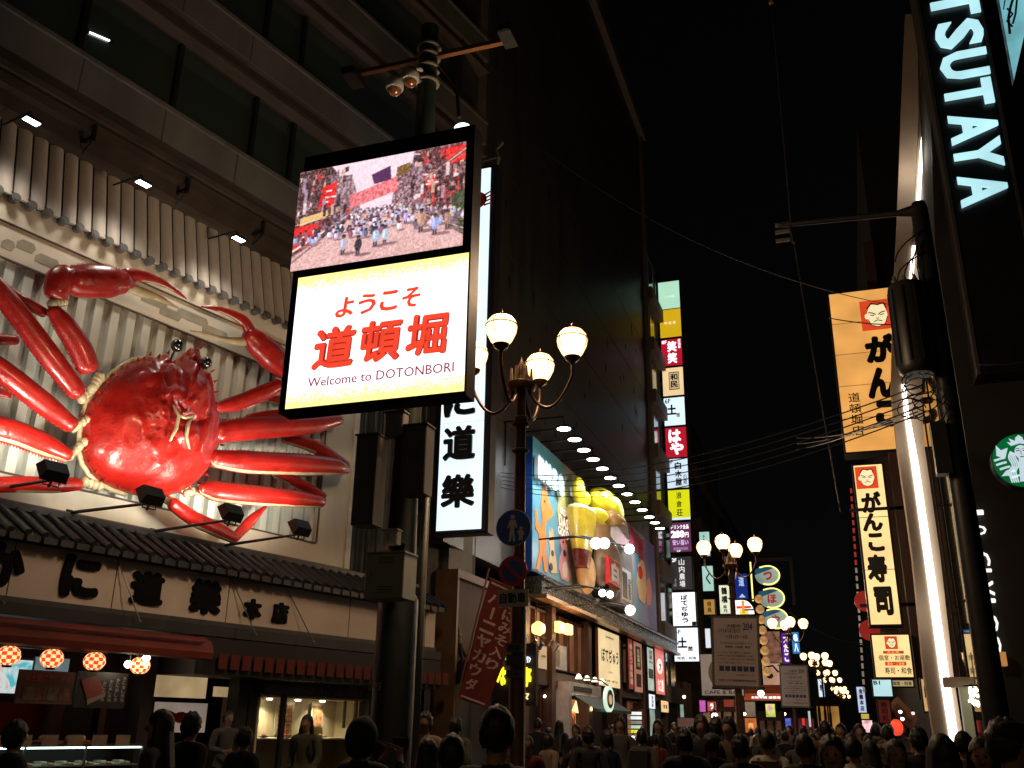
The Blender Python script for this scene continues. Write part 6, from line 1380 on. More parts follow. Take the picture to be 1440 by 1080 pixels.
# ================================================================ hanging notices on the second and third lamp posts
def notice(D, xl, xr, yt, yb, tilt, lab):
    F = FY(D); x0, x1, z0, z1 = lr(F, xl, xr, yt, yb); w, h = x1-x0, z1-z0; cx_, cz_ = (x0+x1)/2, (z0+z1)/2
    t = thing('notice_banner', lab, 'notice', F, cx_, 0, z0)
    rot = lambda v: Vector((cx_+(v.x-cx_)*math.cos(tilt)-(v.z-cz_)*math.sin(tilt), v.y, cz_+(v.x-cx_)*math.sin(tilt)+(v.z-cz_)*math.cos(tilt)))
    pf = mat('notice_paper', (.8,.7,.7), .7, 0, .06, 2)
    b = MB(); b.box(x0, x1, 0, .03, z0, z1).xf(rot); f = part('sheet', b, mat('notice_border', (.35,.3,.27), .7), t)
    b = MB(); e = w*.05; b.box(x0+e, x1-e, -.008, -.003, z0+e, z1-e).xf(rot); part('sheet_field', b, pf, f)
    DKP = mat('notice_dark_print', (.05,.045,.06), .7)
    b = MB()
    n = 22
    for k in range(n):
        for (a, zc) in ((x0+w*k/n, z1-e), (x0+w*k/n, z0)): b.prism([(a,zc),(a+w/n*.45,zc),(a+w/n*.9,zc+e),(a+w/n*.45,zc+e)], -.006, -.001)
    m_ = int(n*h/w)
    for k in range(m_):
        for a in (x0, x1-e): zc = z0+h*k/m_; b.prism([(a,zc),(a+e,zc+h/m_*.4),(a+e,zc+h/m_*.85),(a,zc+h/m_*.45)], -.0065, -.0015)
    b.xf(rot); part('striped_edge', b, mat('stripe_dark', (.1,.09,.04), .7), f, kind='stuff')
    rows = [('大阪市',.32,.62,.83,.88,DKP),('ミナミみてみてまつり',.15,.6,.76,.82,DKP),('204',.66,.86,.8,.9,mat('stripe_blue', (.06,.09,.2), .7)),('11月1日～3日',.3,.75,.68,.73,DKP),('ミナミでたのしむまち歩きイベント',.18,.85,.6,.63,DKP),('道頓堀・心斎橋・難波',.28,.8,.55,.58,DKP),
            ('にぎわい広場のご案内',.12,.8,.475,.495,mat('notice_red_print', (.3,.06,.06), .7)),('会場までは公共交通機関をご利用',.12,.85,.43,.45,DKP),('ください・お問い合わせは事務局',.12,.88,.385,.405,mat('notice_red_print', (.3,.06,.06), .7)),('ミナミまち育てネットワーク',.12,.88,.335,.355,DKP),('お気軽にどうぞ',.5,.85,.17,.19,mat('notice_red_print', (.3,.06,.06), .7)),('大阪ミナミ道頓堀商店会主催',.12,.9,.09,.12,mat('notice_red_print', (.3,.06,.06), .7))]
    for k, (s, a, c, d, e2, m) in enumerate(rows):
        b = MB(); b.text(s, x0+w*a, x0+w*c, z0+h*d, z0+h*e2, -.012, bold=.02).xf(rot); part('lettering', b, m, f)
    for k in range(6):
        a = x0+w*(.15+.125*k); b = MB(); b.box(a, a+w*.1, -.014, -.01, z0+h*.23, z0+h*.3).xf(rot); part('printed_block', b, mat('stripe_blue', (.06,.09,.2), .7), f)
    b = MB(); b.box(x0-.05, x1+.05, .03, .06, z1-.03, z1+.02); b.box(x0-.05, x1+.05, .03, .06, z0-.02, z0+.03); b.box(cx_-.05, cx_+.05, .031, .2, z0+.1, z0+.2); part('banner_bar', b, BLACK, t)
notice(25.6, 1001, 1069, 866, 968, -.035, 'large grey event notice with striped edge hanging on the second street lamp post')
notice(46.2, 1097, 1138, 935, 995, -.02, 'small grey event notice hanging on the third street lamp post')

# ================================================================ right side of the street
XR = 2.13
# sushi restaurant signs
GF = FY(30)
AMBP = glow('amber_sign', (1,.48,.12), .72, .22, .9); CRP = glow('cream_sign', (1,.7,.3), 1.05, .2, .7)
def face_emblem(f, x0, x1, z0, z1, y):
    """red square with a drawn grumpy face"""
    w, h = x1-x0, z1-z0
    b = MB(); b.box(x0, x1, y-.008, y-.003, z0, z1); e = part('emblem_square', b, glow('emblem_red', (.8,.07,.02), .8, .1), f)
    cx_, cz_ = x0+w*.52, z0+h*.47
    b = MB(); b.disc(cx_, cz_, w*.33, y-.016, y-.011, 22, h*.36); b.disc(cx_-w*.33, cz_, w*.07, y-.0165, y-.0115, 10, h*.09); b.prism([(cx_-w*.28,cz_+h*.2),(cx_+w*.3,cz_+h*.2),(cx_+w*.25,cz_+h*.36),(cx_-w*.2,cz_+h*.38)], y-.017, y-.012); part('emblem_face', b, glow('emblem_cream', (1,.85,.5), .9, 0), f)
    b = MB(); yy = y-.026
    for s in (-1, 1):
        b.stroke([(cx_+s*w*.27, cz_+h*.12), (cx_+s*w*.15, cz_+h*.1), (cx_+s*w*.04, cz_+h*.03)], w*.035, yy, yy+.005)
        b.stroke([(cx_+s*w*.22, cz_+h*.04), (cx_+s*w*.1, cz_-h*.0)], w*.03, yy, yy+.005)
    b.stroke([(cx_-w*.12, cz_-h*.2), (cx_, cz_-h*.15), (cx_+w*.14, cz_-h*.2)], w*.03, yy, yy+.005); b.stroke([(cx_-w*.04, cz_-h*.08), (cx_, cz_-h*.1), (cx_+w*.05, cz_-h*.08)], w*.025, yy, yy+.005)
    b.stroke([(cx_-w*.3, cz_+h*.25), (cx_-w*.15, cz_+h*.42), (cx_+w*.05, cz_+h*.36), (cx_+w*.24, cz_+h*.4), (cx_+w*.31, cz_+h*.22)], w*.05, yy-.001, yy+.004)
    b.stroke([(cx_-w*.3, cz_-h*.1), (cx_-w*.22, cz_-h*.3), (cx_, cz_-h*.38), (cx_+w*.22, cz_-h*.3), (cx_+w*.33, cz_-h*.05)], w*.025, yy-.002, yy+.003)
    part('emblem_drawing', b, INK, f)
def brush(f, ch, x0, x1, z0, z1, y, bold=.06, m=INK):
    b = MB(); b.text(ch, x0, x1, z0, z1, y-.01, bold=bold); part('lettering', b, m, f)
# big orange one
t, f, q = sign(GF, 1177, 1312, 405, 632, 'huge orange lit sushi restaurant sign with brush characters, partly behind the pale pillar', AMBP, th=.8, rim=.05, name='restaurant_sign')
def gp(px, py): return GF.loc(px, py)
x0, z0 = gp(1213, 466); x1, _ = gp(1258, 466); _, z1 = gp(1213, 424); face_emblem(f, x0, x1, z0, z1, 0)
for ch, a in (('が',(1219,1262,472,512)),('ん',(1222,1262,518,562)),('こ',(1233,1275,564,602))):
    x0, z0 = gp(a[0], a[3]); x1, _ = gp(a[1], a[3]); _, z1 = gp(a[0], a[2]); brush(f, ch, x0, x1, z0, z1, 0, .075)
x0, z0 = gp(1199, 614); x1, _ = gp(1216, 614); _, z1 = gp(1195, 552)
b = MB(); b.vtext('道頓堀店', x0, x1, z0, z1, -.01, bold=.012); part('lettering', b, INK, f)
for k in range(1, 5):
    zz_ = q[2]+(q[3]-q[2])*k/5; b = MB(); b.box(q[0], q[1], -.002, -.0005, zz_-.008, zz_+.008); part('panel_seam', b, mat('seam', (.25,.1,.03), .6), f)
# tall cream one
t, f, q = sign(GF, 1212.5, 1253.5, 653, 878, 'tall cream lit sushi restaurant sign with red face emblem and black brush characters', CRP, th=.6, rim=.06, name='restaurant_sign')
x0, z0 = gp(1205, 688); x1, _ = gp(1236, 688); _, z1 = gp(1205, 657); face_emblem(f, x0, x1, z0, z1, 0)
for ch, a in (('が',(1213,1241,692,722)),('ん',(1214,1243,722,748)),('こ',(1222,1245,750,776)),('寿',(1222,1250,780,820)),('司',(1232,1258,825,866))):
    x0, z0 = gp(a[0], a[3]); x1, _ = gp(a[1], a[3]); _, z1 = gp(a[0], a[2]); brush(f, ch, x0, x1, z0, z1, 0, .06)
for zf in (.33, .66):
    zz_ = q[2]+(q[3]-q[2])*zf; b = MB(); b.box(q[0], q[1], -.002, -.0005, zz_-.01, zz_+.01); part('panel_seam', b, mat('seam', (.25,.1,.03), .6), f)
for zf in (.12, .72):
    b = MB(); b.box(q[0]-.25, q[1]+1.0, .2, .3, q[2]+(q[3]-q[2])*zf-.05, q[2]+(q[3]-q[2])*zf+.05); part('bracket', b, BLACK, t)
b = MB(); b.box(q[0]-.06, q[1]+.06, -.05, .1, q[2]+(q[3]-q[2])*.70, q[2]+(q[3]-q[2])*.72); part('bracket', b, BLACK, t)
# squarish lower one
t, f, q = sign(GF, 1229, 1281, 893, 952, 'squarish cream lit sushi sign with red stripes below the tall cream sign', CRP, th=.5, rim=.05, name='restaurant_sign')
w, h = q[1]-q[0], q[3]-q[2]; face_emblem(f, q[0]+w*.34, q[0]+w*.68, q[2]+h*.66, q[2]+h*.97, 0)
RB = glow('stripe_red_lit', (.75,.05,.02), .7, 0)
for (s, a, c, d, e, m) in (('#',.26,.82,.55,.62,RB),('個室・お座敷',.12,.97,.39,.52,INK),('#',.28,.85,.27,.36,RB),('寿司・和食',.25,.98,.07,.23,INK),('大人気',.36,.7,.56,.61,glow('print_gold', (1,.6,.15), .8, 0)),('宴会・ご会食',.34,.8,.28,.35,glow('print_gold', (1,.6,.15), .8, 0))):
    b = MB()
    if s == '#': b.box(q[0]+w*a, q[0]+w*c, -.012, -.006, q[2]+h*d, q[2]+h*e)
    else: b.text(s, q[0]+w*a, q[0]+w*c, q[2]+h*d, q[2]+h*e, -.016, bold=.015)
    part('printed_block' if s == '#' else 'lettering', b, m, f)
sign(FY(29.8), 1228, 1254, 956, 979, 'small pale blue lit basement sign marked B1', glow('paleblue_lit', (.5,.8,.85), .9), texts=[('B1', .04,.4,.7,.95, INK, .03)], name='shop_sign')
sign(FY(29.9), 1252, 1284, 957, 965, 'narrow cream strip sign beside the pale blue basement sign', glow('cream_dim2', (.75,.6,.3), .5), texts=[('個室・和食', .1,.95,.15,.85, INK, .02)], name='shop_sign')
F_ = FY(29); 
def quad_sign(F, pts, lab, m, texts, nm='banner', cat='banner'):
    P = [F.loc(*p) for p in pts]; cx_ = sum(p[0] for p in P)/4
    t = thing(nm, lab, cat, F, cx_, 0, min(p[1] for p in P)); b = MB(); b.prism(P, 0, .04); f = part('cloth', b, m, t)
    for s, u0, u1, v0, v1, mm in texts:
        n = len(s)
        for k, ch in enumerate(s):
            g = MB(); g.text(ch, 0,1,0,1, 0, bold=.03); 
            for i, p in enumerate(g.v):
                u = u0+(u1-u0)*p[0]; v = v1-(v1-v0)*(k+1)/n*1.0+(v1-v0)/n*(.1+.8*p[2])
                x = (1-v)*((1-u)*P[3][0]+u*P[2][0])+v*((1-u)*P[0][0]+u*P[1][0]); z = (1-v)*((1-u)*P[3][1]+u*P[2][1])+v*((1-u)*P[0][1]+u*P[1][1]); g.v[i] = (x, -.004+p[1], z)
            part('lettering', g, mm, f)
    b = MB(); b.tube([(P[0][0],.06,P[0][1]),(P[3][0],.06,P[3][1])], .02, 5); part('banner_rod', b, BLACK, t)
quad_sign(F_, [(1247,993),(1262,979),(1291,1010),(1281,1028)], 'slanting cream cloth banner below the sushi signs', mat('cream_cloth', (.28,.18,.12), .8), [('地酒処', .3,.7,.1,.9, mat('brown_print', (.15,.06,.02), .5))])
F_ = FY(28.6)
sign(F_, 1236, 1252, 985, 1016, 'dim red shop banner with dark characters behind the slanting cream banner', glow('dimred_lit', (.2,.02,.015), .25, .5, 3), texts=[('寿司処', .2,.8,.05,.95, mat('print_darkred', (.02,.005,.005), .6), .03, True)])
x, z = FY(28).loc(1261, 1023); t = thing('red_lantern', 'small glowing red lantern above the crowd under the sushi signs', 'lantern', FY(28), x, 0, z)
b = MB(); b.ball((x,0,z), .19, 16, 12, .85, .85, 1.1); part('lantern_shade', b, glow('red_lantern_lit', (.9,.07,.03), 1.0, .3, 4), t, smooth=True); b = MB(); b.lathe((x,0,z+.2), [(.07,0),(.07,.04)], 10); b.lathe((x,0,z-.24), [(.07,0),(.07,.04)], 10); part('lantern_ring', b, BLACK, t)
for j, (px, py, lb) in enumerate(((1266,1001,'pinkish small lamp, left of three below the sushi signs'),(1269,1011,'bright small lamp, lowest of three below the sushi signs'),(1284,1003,'greyish small lamp, right of three below the sushi signs'))):
    x, z = FY(27.5).loc(px, py); t = thing('light_bulb', lb, 'lamp', FY(27.5), x, 0, z); b = MB(); b.ball((x,0,z), .045, 10, 7); part('bulb_glass', b, glow('bulb_r%d' % j, (1,.85,.75), 6 if j < 2 else 1, 0), t, smooth=True); b = MB(); b.lathe((x,0,z+.035), [(.025,0),(.025,.05)], 8); part('lamp_holder', b, BLACK, t)
sign(FY(27.8), 1298, 1308, 955, 1000, 'amber lit panel with a dark brush mark just left of the pale pillar', glow('amber_panel2', (.9,.55,.22), .6, .2), texts=[('鮨', .2,.8,.4,.8, INK, .04)])
# building holding them
RB_ = thing('sushi_building', 'dark building on the right carrying the lit sushi restaurant signs', 'building', FY(31), XR, 0, 0)
b = MB(); b.box(XR, XR+9, 0, 30, 0, 22); part('wall', b, mat('black_building', (.01,.008,.008), .8), RB_)
b = MB(); xx, _ = GF.loc(1262, 760); b.box(XR-.35, XR-.02, -.8, -.2, 2.5, 17); part('sign_frame', b, mat('dark_rust_frame', (.05,.02,.015), .7), RB_)
for k in range(7):
    b = MB(); b.box(XR-.5, XR-.001, 2+k*3.8, 2.2+k*3.8, 4, 12); part('side_fin', b, mat('dark_rust_frame', (.05,.02,.015), .7), RB_)
t = thing('neon_string', 'thin vertical line of reddish lights down the edge of the right hand buildings', 'lights', FY(50), FY(50).loc(1206, 900)[0], 0, 0)
for k in range(26):
    px, py = 1197+k*.72, 690+k*11.2
    x, z = FY(50).loc(px, py); b = MB(); b.box(x-.05, x+.05, 0, .05, z-.12, z+.12); part('light_segment', b, glow('seg_red' if k < 10 else 'seg_grey', (.5,.04,.03) if k < 10 else (.4,.35,.3), .5 if k < 10 else .35, .3), t)
for j, (px, py, lb) in enumerate(((1216,845,'round dark red sign disc beside the tall cream sign'),(1223,886,'round dark red sign disc above the squarish cream sign'))):
    x, z = FY(33).loc(px, py); t = thing('disc_sign', lb, 'sign', FY(33), x, 0, z); b = MB(); b.disc(x, z, .32, 0, .15, 20); part('disc', b, glow('disc_red', (.5,.02,.015), .3, .3), t); b = MB(); b.box(x,x+.8,.05,.1,z-.03,z+.03); part('bracket', b, BLACK, t)

# --- corner building with the pale pillar, glass side and black vertical sign
CBD = thing('corner_building', 'dark corner building with pale folded pillar, light strip, glass side wall and tall black sign', 'building', FY(18.4), 3.0, 0, 0)
PFR = FY(21.8)
def pp(px, py, d=0): x, z = PFR.loc(px, py, d); return x, z
def cpart(name, mb, m, smooth=False, label=None):
    mb.v = [(v[0], v[1]+3.4, v[2]) for v in mb.v]; return part(name, mb, m, CBD, smooth=smooth, label=label)
PILM = mat('beige_pillar_paint', (.46,.35,.26), .6, 0, .15, .8, .05, 15)
Lx = [(1273,20),(1267,160),(1261,315),(1256,410),(1253,545),(1261,620),(1283,780),(1300,950),(1318,1062)]
Mx = [(1290,20),(1292,160),(1284,315),(1277,410),(1268,545),(1281,620),(1299,780),(1322,950),(1342,1062)]
Rx = [(1303,20),(1310,160),(1311,315),(1309,410),(1296,545),(1299,620),(1322,780),(1341,950),(1358,1062)]
for k in range(len(Lx)-1):
    a, b_, c, d_ = pp(*Lx[k]), pp(*Mx[k]), pp(*Mx[k+1]), pp(*Lx[k+1])
    b = MB(); b.prism([a, b_, c, d_], 0, .5); cpart('pillar_panel', b, PILM)
    a, b_, c, d_ = pp(*Mx[k], .12), pp(*Rx[k], .12), pp(*Rx[k+1], .12), pp(*Mx[k+1], .12)
    b = MB(); b.prism([(a[0]+.01,a[1]), b_, c, (d_[0]+.01,d_[1])], .12, .5); cpart('pillar_panel', b, PILM)
STR = glow('light_strip', (1,.97,.88), 5, 0)
for pts in ([(1297,178,0),(1296,215,7),(1291,290,7)], [(1285,345,6),(1281,400,8)], [(1271,540,8),(1276,590,8),(1285,650,9),(1303,780,9),(1326,950,10),(1343,1058,10)]):
    q = [(pp(a, c, -.03), w) for a, c, w in pts]; b = MB(); sc_m = abs(pp(1300,500)[0]-pp(1310,500)[0])/10
    b.stroke([p for p, w in q], [max(.3, w)*.75*sc_m for p, w in q], -.03, -.002); cpart('light_strip', b, STR)
b = MB(); q = [(pp(a, c, -.03)) for a, c in ((1279,590),(1290,650),(1309,780),(1333,950),(1348,1050))]; b.stroke(q, .035, -.035, -.003); cpart('light_strip', b, STR)
lamp('strip_light', 'POINT', (pp(1290,240)[0]-.2, 2.7, pp(1290,240)[1]), CBD, 24, (1,.9,.75), None, .3); lamp('strip_light', 'POINT', (pp(1310,860)[0]-.2, 2.7, pp(1310,860)[1]), CBD, 11, (1,.9,.75), None, .3)
lamp('strip_light', 'POINT', (pp(1280,620)[0]-.3, 2.7, pp(1280,620)[1]), CBD, 11, (1,.9,.75), None, .3)
# side wall of glass along the street
GLS = bpy.data.materials.new('side_glass'); GLS.use_nodes = True; _p = GLS.node_tree.nodes['Principled BSDF']; _p.inputs['Base Color'].default_value = (.02,.018,.016,1); _p.inputs['Roughness'].default_value = .03; _p.inputs['IOR'].default_value = 1.9; _p.inputs['Specular IOR Level'].default_value = 1.0
x0g = 2.41
npan = 5
for k in range(npan):
    y0, y1 = .05+k*8.0/npan, .05+(k+1)*8.0/npan
    for r in range(3):
        b = MB(); b.box(x0g, x0g+.03, y0+.03, y1-.03, 1.0+r*3.2+.03, 1.0+(r+1)*3.2-.03); part('glass_panel', b, GLS, CBD)
    b = MB(); b.box(x0g-.02, x0g+.05, y1-.025, y1+.025, 0, 10.6); part('mullion', b, BLACK, CBD)
b = MB(); b.prism([(x0g+.04,0),(x0g+.04,10.6),(3.05,16.5),(5.2,30),(14,30),(14,0)], .0, 8); part('core', b, mat('black_building', (.01,.008,.008), .8), CBD)
b = MB(); b.box(x0g-.01, x0g+.03, .0, 3.4, 0, .95); part('plinth', b, BLACK, CBD)
# front, facing the crossing
FF = FY(18.4)
x0, _ = FF.loc(1362, 700); 
b = MB(); b.prism([(x0g-.02,0),(x0g-.02,10.6),(2.98,16.5),(5.1,30),(14,30),(14,0)], -.25, -.001); part('front_wall', b, mat('dark_brown_front', (.02,.018,.017), .6, 0, .3, 1.5), CBD)
# lit narrow band with vertical letters next to the pole
a0, a1, za_, zb_ = lr(FF, 1372, 1391, 700, 1062, -.3)
b = MB(); b.box(a0, a1, -.3, -.26, .2, FF.loc(1375, 560, -.3)[1]); nbd = part('narrow_band', b, mat('band_brown', (.2,.17,.12), .5), CBD)
yy = [(717,738,'L'),(739,752,'O'),(776,796,'C'),(800,815,'L'),(817,838,'V'),(842,860,'L'),(864,890,'O'),(893,922,'Q'),(930,946,'L')]
for (ya, yb, ch) in yy:
    a = FF.loc(1364+(ya-700)*.135, (ya+yb)/2, -.32); c = FF.loc(1382+(ya-700)*.135, (ya+yb)/2, -.32); za = FF.loc(1380, yb, -.32)[1]; zc = FF.loc(1380, ya, -.32)[1]
    b = MB(); b.text(ch, max(a[0], a0), c[0], za, zc, -.305, rot=-90, bold=.03, depth=.02); part('lettering', b, glow('letters_warm_white', (1,.95,.88), 1.1, .1), nbd)
b = MB(); x, z = FF.loc(1405, 926, -.4); b.box(x-.12, x+.1, -.5, -.3, z-.12, z+.1); part('orange_box_lamp', b, glow('orange_lamp', (.8,.35,.1), .5), CBD)
# black vertical sign
TSF = FY(17.6); 
def tp(px, py): return TSF.loc(px, py)
xl_ = (tp(1298,0)[0]+tp(1339,320)[0])/2; xr_ = (tp(1383,0)[0]+tp(1428,320)[0])/2; zb = tp(1340,700)[1]
TS = thing('vertical_sign', 'tall black vertical sign with large pale cyan TSUTAYA letters turned sideways', 'sign', TSF, (xl_+xr_)/2, 0, zb)
b = MB(); b.box(xl_, xr_, 0, .8, zb+2.2, tp(1300,-200)[1]); part('sign_box', b, mat('sign_black', (.008,.008,.01), .35), TS)
b = MB(); b.box(xl_-.06, xl_-.001, -.03, .82, zb+2.2, tp(1300,-200)[1]); b.box(xr_+.001, xr_+.06, -.03, .82, zb+2.2, tp(1300,-200)[1]); part('sign_edge', b, mat('sign_edge_brown', (.05,.042,.04), .5), TS)
CYL = glow('cyan_letters', (.52,.92,1), .92, .14, 1.2)
for i, (ch, ya, yb) in enumerate((('T',-14,26),('S',31,69),('U',74,112),('T',116,152),('A',160,202),('Y',198,240),('A',246,290))):
    xm = 1341+(ya+yb)/2*.155; a = tp(xm-34, (ya+yb)/2+4)[0]; c = tp(xm+34, (ya+yb)/2-4)[0]
    za = tp(xm, yb)[1]; zc = tp(xm, ya)[1]; b = MB(); b.text(ch, a, c, za, zc, -.03, rot=-90, off=.032, depth=.05); part('lettering', b, CYL, TS)
# cyan poster at the top right corner
F_ = FY(16.2)
P = [F_.loc(*p) for p in ((1398,-40),(1426,112),(1447,20),(1462,-60))]
t = thing('poster_sign', 'pale cyan lit poster corner at the upper right edge', 'sign', F_, P[1][0], 0, P[1][1]); b = MB(); b.prism(P, .01, .2); part('housing', b, BLACK, t); b = MB(); b.prism(P, 0, .009); f = part('face', b, glow('cyan_poster', (.2,.55,.62), .75, .3, 1.5), t)
b = MB(); A = lambda px, py: F_.loc(px, py)
for pl, wd in (([(1427,-10),(1421,10),(1418,25),(1420,48)], .045), ([(1416,12),(1424,20),(1416,30),(1424,38)], .035), ([(1430,0),(1428,20),(1424,34)], .035), ([(1414,-5),(1411,14)], .02)):
    b.stroke([A(*p) for p in pl], wd, -.01, -.004)
part('ink_drawing', b, mat('ink_green', (.01,.05,.05), .5), f)
# round green coffee sign with crowned figure
F_ = FY(17.2); cx_, cz_ = F_.loc(1438, 647); sc_p = abs(F_.loc(1438,647)[0]-F_.loc(1428,647)[0])/10; Rg = 43*sc_p
t = thing('round_sign', 'round green lit coffee sign with white crowned long haired figure at the right edge', 'sign', F_, cx_, 0, cz_-Rg)
b = MB(); b.disc(cx_, cz_, Rg*1.03, .012, .25, 40); part('housing', b, BLACK, t); b = MB(); b.disc(cx_, cz_, Rg, 0, .011, 40); f = part('face', b, glow('coffee_green', (.0,.14,.035), .8, .2), t)
IW = glow('ice_white', (.62,.78,.85), .85, .05)
def e(x, y): return (cx_+x*Rg, cz_+y*Rg)
def wv(*pts, m=IW, w=.05, y=-.006, nm='emblem_line'):
    b = MB(); P = [Vector(e(*p)) for p in pts]; Q = []
    for i in range(len(P)-1):
        p0, p1, p2, p3 = P[max(i-1,0)], P[i], P[i+1], P[min(i+2,len(P)-1)]
        for k in range(4):
            s = k/4; Q.append(.5*((2*p1)+(p2-p0)*s+(2*p0-5*p1+4*p2-p3)*s*s+(3*p1-p0-3*p2+p3)*s**3))
    Q.append(P[-1]); b.stroke([tuple(p) for p in Q], w*Rg, y, y+.003); part(nm, b, m, f)
for s in (-1, 1):
    for k in range(4):
        o = .07*k; wv((s*(.34-o*.5),.36-o*.4),(s*(.44-o),.12),(s*(.36-o),-.18),(s*(.50-o),-.42),(s*(.46-o*1.0),-.82), w=.055)
    for pts in ([(.56,.1),(.84,.22),(.8,.62),(.66,.42),(.42,.5)],):
        b = MB(); b.prism([e(s*p[0], p[1]) for p in pts], -.007, -.003); part('emblem_tail', b, IW, f)
    for k in range(5):
        y0_ = .1-.17*k; x0_ = .94-.02*k-.05*k*k*.5; wv((s*x0_,y0_-.06),(s*(x0_-.2),y0_),(s*(x0_-.36),y0_+.03), w=.08)
    b = MB(); b.prism([e(s*p[0], p[1]) for p in ((.42,-.3),(.6,-.36),(.78,-.56),(.58,-.55),(.45,-.6))], -.007, -.003); part('emblem_fin', b, IW, f)
b = MB(); b.prism([e(*p) for p in ((-.3,.56),(-.42,.72),(-.28,.68),(-.34,.86),(-.14,.74),(-.12,.86),(0,1.0-.04),(.12,.86),(.14,.74),(.34,.86),(.28,.68),(.42,.72),(.3,.56),(0,.64))], -.007, -.003); part('emblem_crown', b, IW, f)
b = MB(); b.disc(*e(0,.3), .22*Rg, -.012, -.008, 24, .27*Rg); b.prism([e(-.12,.1),e(.12,.1),e(.2,-.8),e(-.2,-.8)], -.0115, -.0085); part('emblem_face', b, IW, f)
GI = mat('emblem_ink', (.0,.03,.02), .5)
for s in (-1, 1): wv((s*.05,.34),(s*.11,.37),(s*.17,.34), m=GI, w=.03, y=-.018); wv((s*.04,.42),(s*.12,.45),(s*.18,.41), m=GI, w=.02, y=-.018)
wv((0,.4),(-.02,.24),(.03,.22), m=GI, w=.018, y=-.018); wv((-.07,.14),(0,.12),(.07,.14), m=GI, w=.03, y=-.018)
b = MB(); b.box(cx_+.1, cx_+.2, .26, .9, cz_-.05, cz_+.05); part('bracket', b, BLACK, t)
# shop entrance ledge, crystals and lit column beside the pillar foot
b = MB(); x0, x1, z0, z1 = lr(FY(20), 1328, 1372, 952, 966); b.box(x0, x1, 20-18.4, 20-18.4+.4, z0, z1); part('ledge', b, PILM, CBD)
t = thing('chandelier', 'cluster of glittering crystal lamps beside the foot of the pale pillar', 'chandelier', FY(19.6), FY(19.6).loc(1372,985)[0], 0, FY(19.6).loc(1372,1000)[1])
random.seed(3)
for k in range(22):
    px, py = 1368+random.uniform(-7,9), 972+random.uniform(-3,18); x, z = FY(19.6).loc(px, py); b = MB(); b.ball((x, random.uniform(-.15,.15), z), random.uniform(.012,.035), 7, 5, 1, 1, 1.8); part('crystal', b, glow('crystal_lit', (1,.9,.7), 3, .8, 9), t)
b = MB(); x, z = FY(19.6).loc(1372, 966); b.lathe((x,0,z), [(.2,0),(.22,.03),(.05,.06)], 14); b.tube([(x,0,z+.05),(x,0,z+.6)], .012, 5); part('lamp_crown', b, mat('steel', (.4,.4,.4), .3, .9), t)
x0, x1, z0, z1 = lr(FY(20), 1354, 1368, 965, 1045); b = MB(); b.box(x0, x1, 0, .2, z0, z1); one('door_panel', b, glow('olive_panel', (.4,.38,.22), .25, .2), 'dim olive lit door panel beside the pillar foot', 'door', FY(20))

# ================================================================ utility pole on the right
UF = FY(14)
up_, _ = UF.loc(1366, 780); zt_ = UF.loc(1291, 286)[1]
UP = thing('utility_pole', 'black utility pole with transformer drum and bent arm in front of the pale pillar', 'utility pole', UF, up_, 0, 0)
b = MB(); b.lathe((up_,0,0), [(.17,0),(.155,3),(.14,6),(.125,zt_-.1),(.1,zt_)], 18); part('shaft', b, BLACK, UP, smooth=40)
xa_, za_ = UF.loc(1095, 317); xq, zq = UF.loc(1262, 300)
b = MB(); b.tube([(up_,0,zt_-.12),(xq,0,zq),(xa_,0,za_)], [.12,.05,.04], 8); part('arm', b, BLACK, UP, smooth=40)
for k, (px, py) in enumerate(((1100,316),(1100,326),(1101,338))):
    x, z = UF.loc(px, py); b = MB(); b.box(x-.11, x+.11, -.03, .03, z-.022, z+.022); part('arm_clamp', b, mat('clamp_grey', (.05,.045,.04), .6), UP)
b = MB(); x, z = UF.loc(1112, 330); b.tube([(x,0,za_),(x+.03,0,z-.15)], .03, 6); part('hanging_rod', b, BLACK, UP)
xt, z1_ = UF.loc(1276, 408); xt2, z0_ = UF.loc(1287, 528); xt = (xt+xt2)/2
b = MB(); b.lathe((xt,-.15,z0_), [(.2,-.05),(.25,0),(.265,.1),(.265,z1_-z0_-.06),(.25,z1_-z0_),(.15,z1_-z0_+.04)], 22); part('transformer_drum', b, mat('drum_black', (.018,.017,.017), .4, .3), UP, smooth=40)
for k in range(10):
    a = k*math.pi*2/10; b = MB(); b.box(xt+.265*math.cos(a)-.01, xt+.265*math.cos(a)+.01, -.15+.28*math.sin(a)-.01, -.15+.28*math.sin(a)+.01, z0_+.1, z1_-.1); part('cooling_rib', b, BLACK, UP)
for k in range(3):
    b = MB(); xx = xt-.15+k*.14; b.lathe((xx,-.15,z1_), [(.03,0),(.05,.04),(.03,.07),(.05,.1),(.03,.13),(.02,.18)], 8); part('bushing', b, mat('bushing_grey', (.1,.1,.1), .4), UP)
b = MB(); b.box(min(xt,up_), max(xt,up_), -.1, -.04, z0_+.2, z0_+.26); b.box(min(xt,up_), max(xt,up_), -.1, -.04, z1_-.3, z1_-.24); part('drum_bracket', b, BLACK, UP)
random.seed(21)
def cable(pts, r, lab=None, par=None, name='cable', m=BLACK):
    b = MB(); b.tube(pts, r, 5); return part(name, b, m, par, smooth=True)
for k in range(7):     # loose loops round the shaft
    cx2, cz2 = UF.loc(1290+random.uniform(-14,16), 560+random.uniform(-18,38)); rr = random.uniform(.1,.24)
    cable([(cx2+rr*math.cos(q*.5), -.2+.04*math.sin(q*1.3+k), cz2+rr*.8*math.sin(q*.5)) for q in range(13)], .009, par=UP)
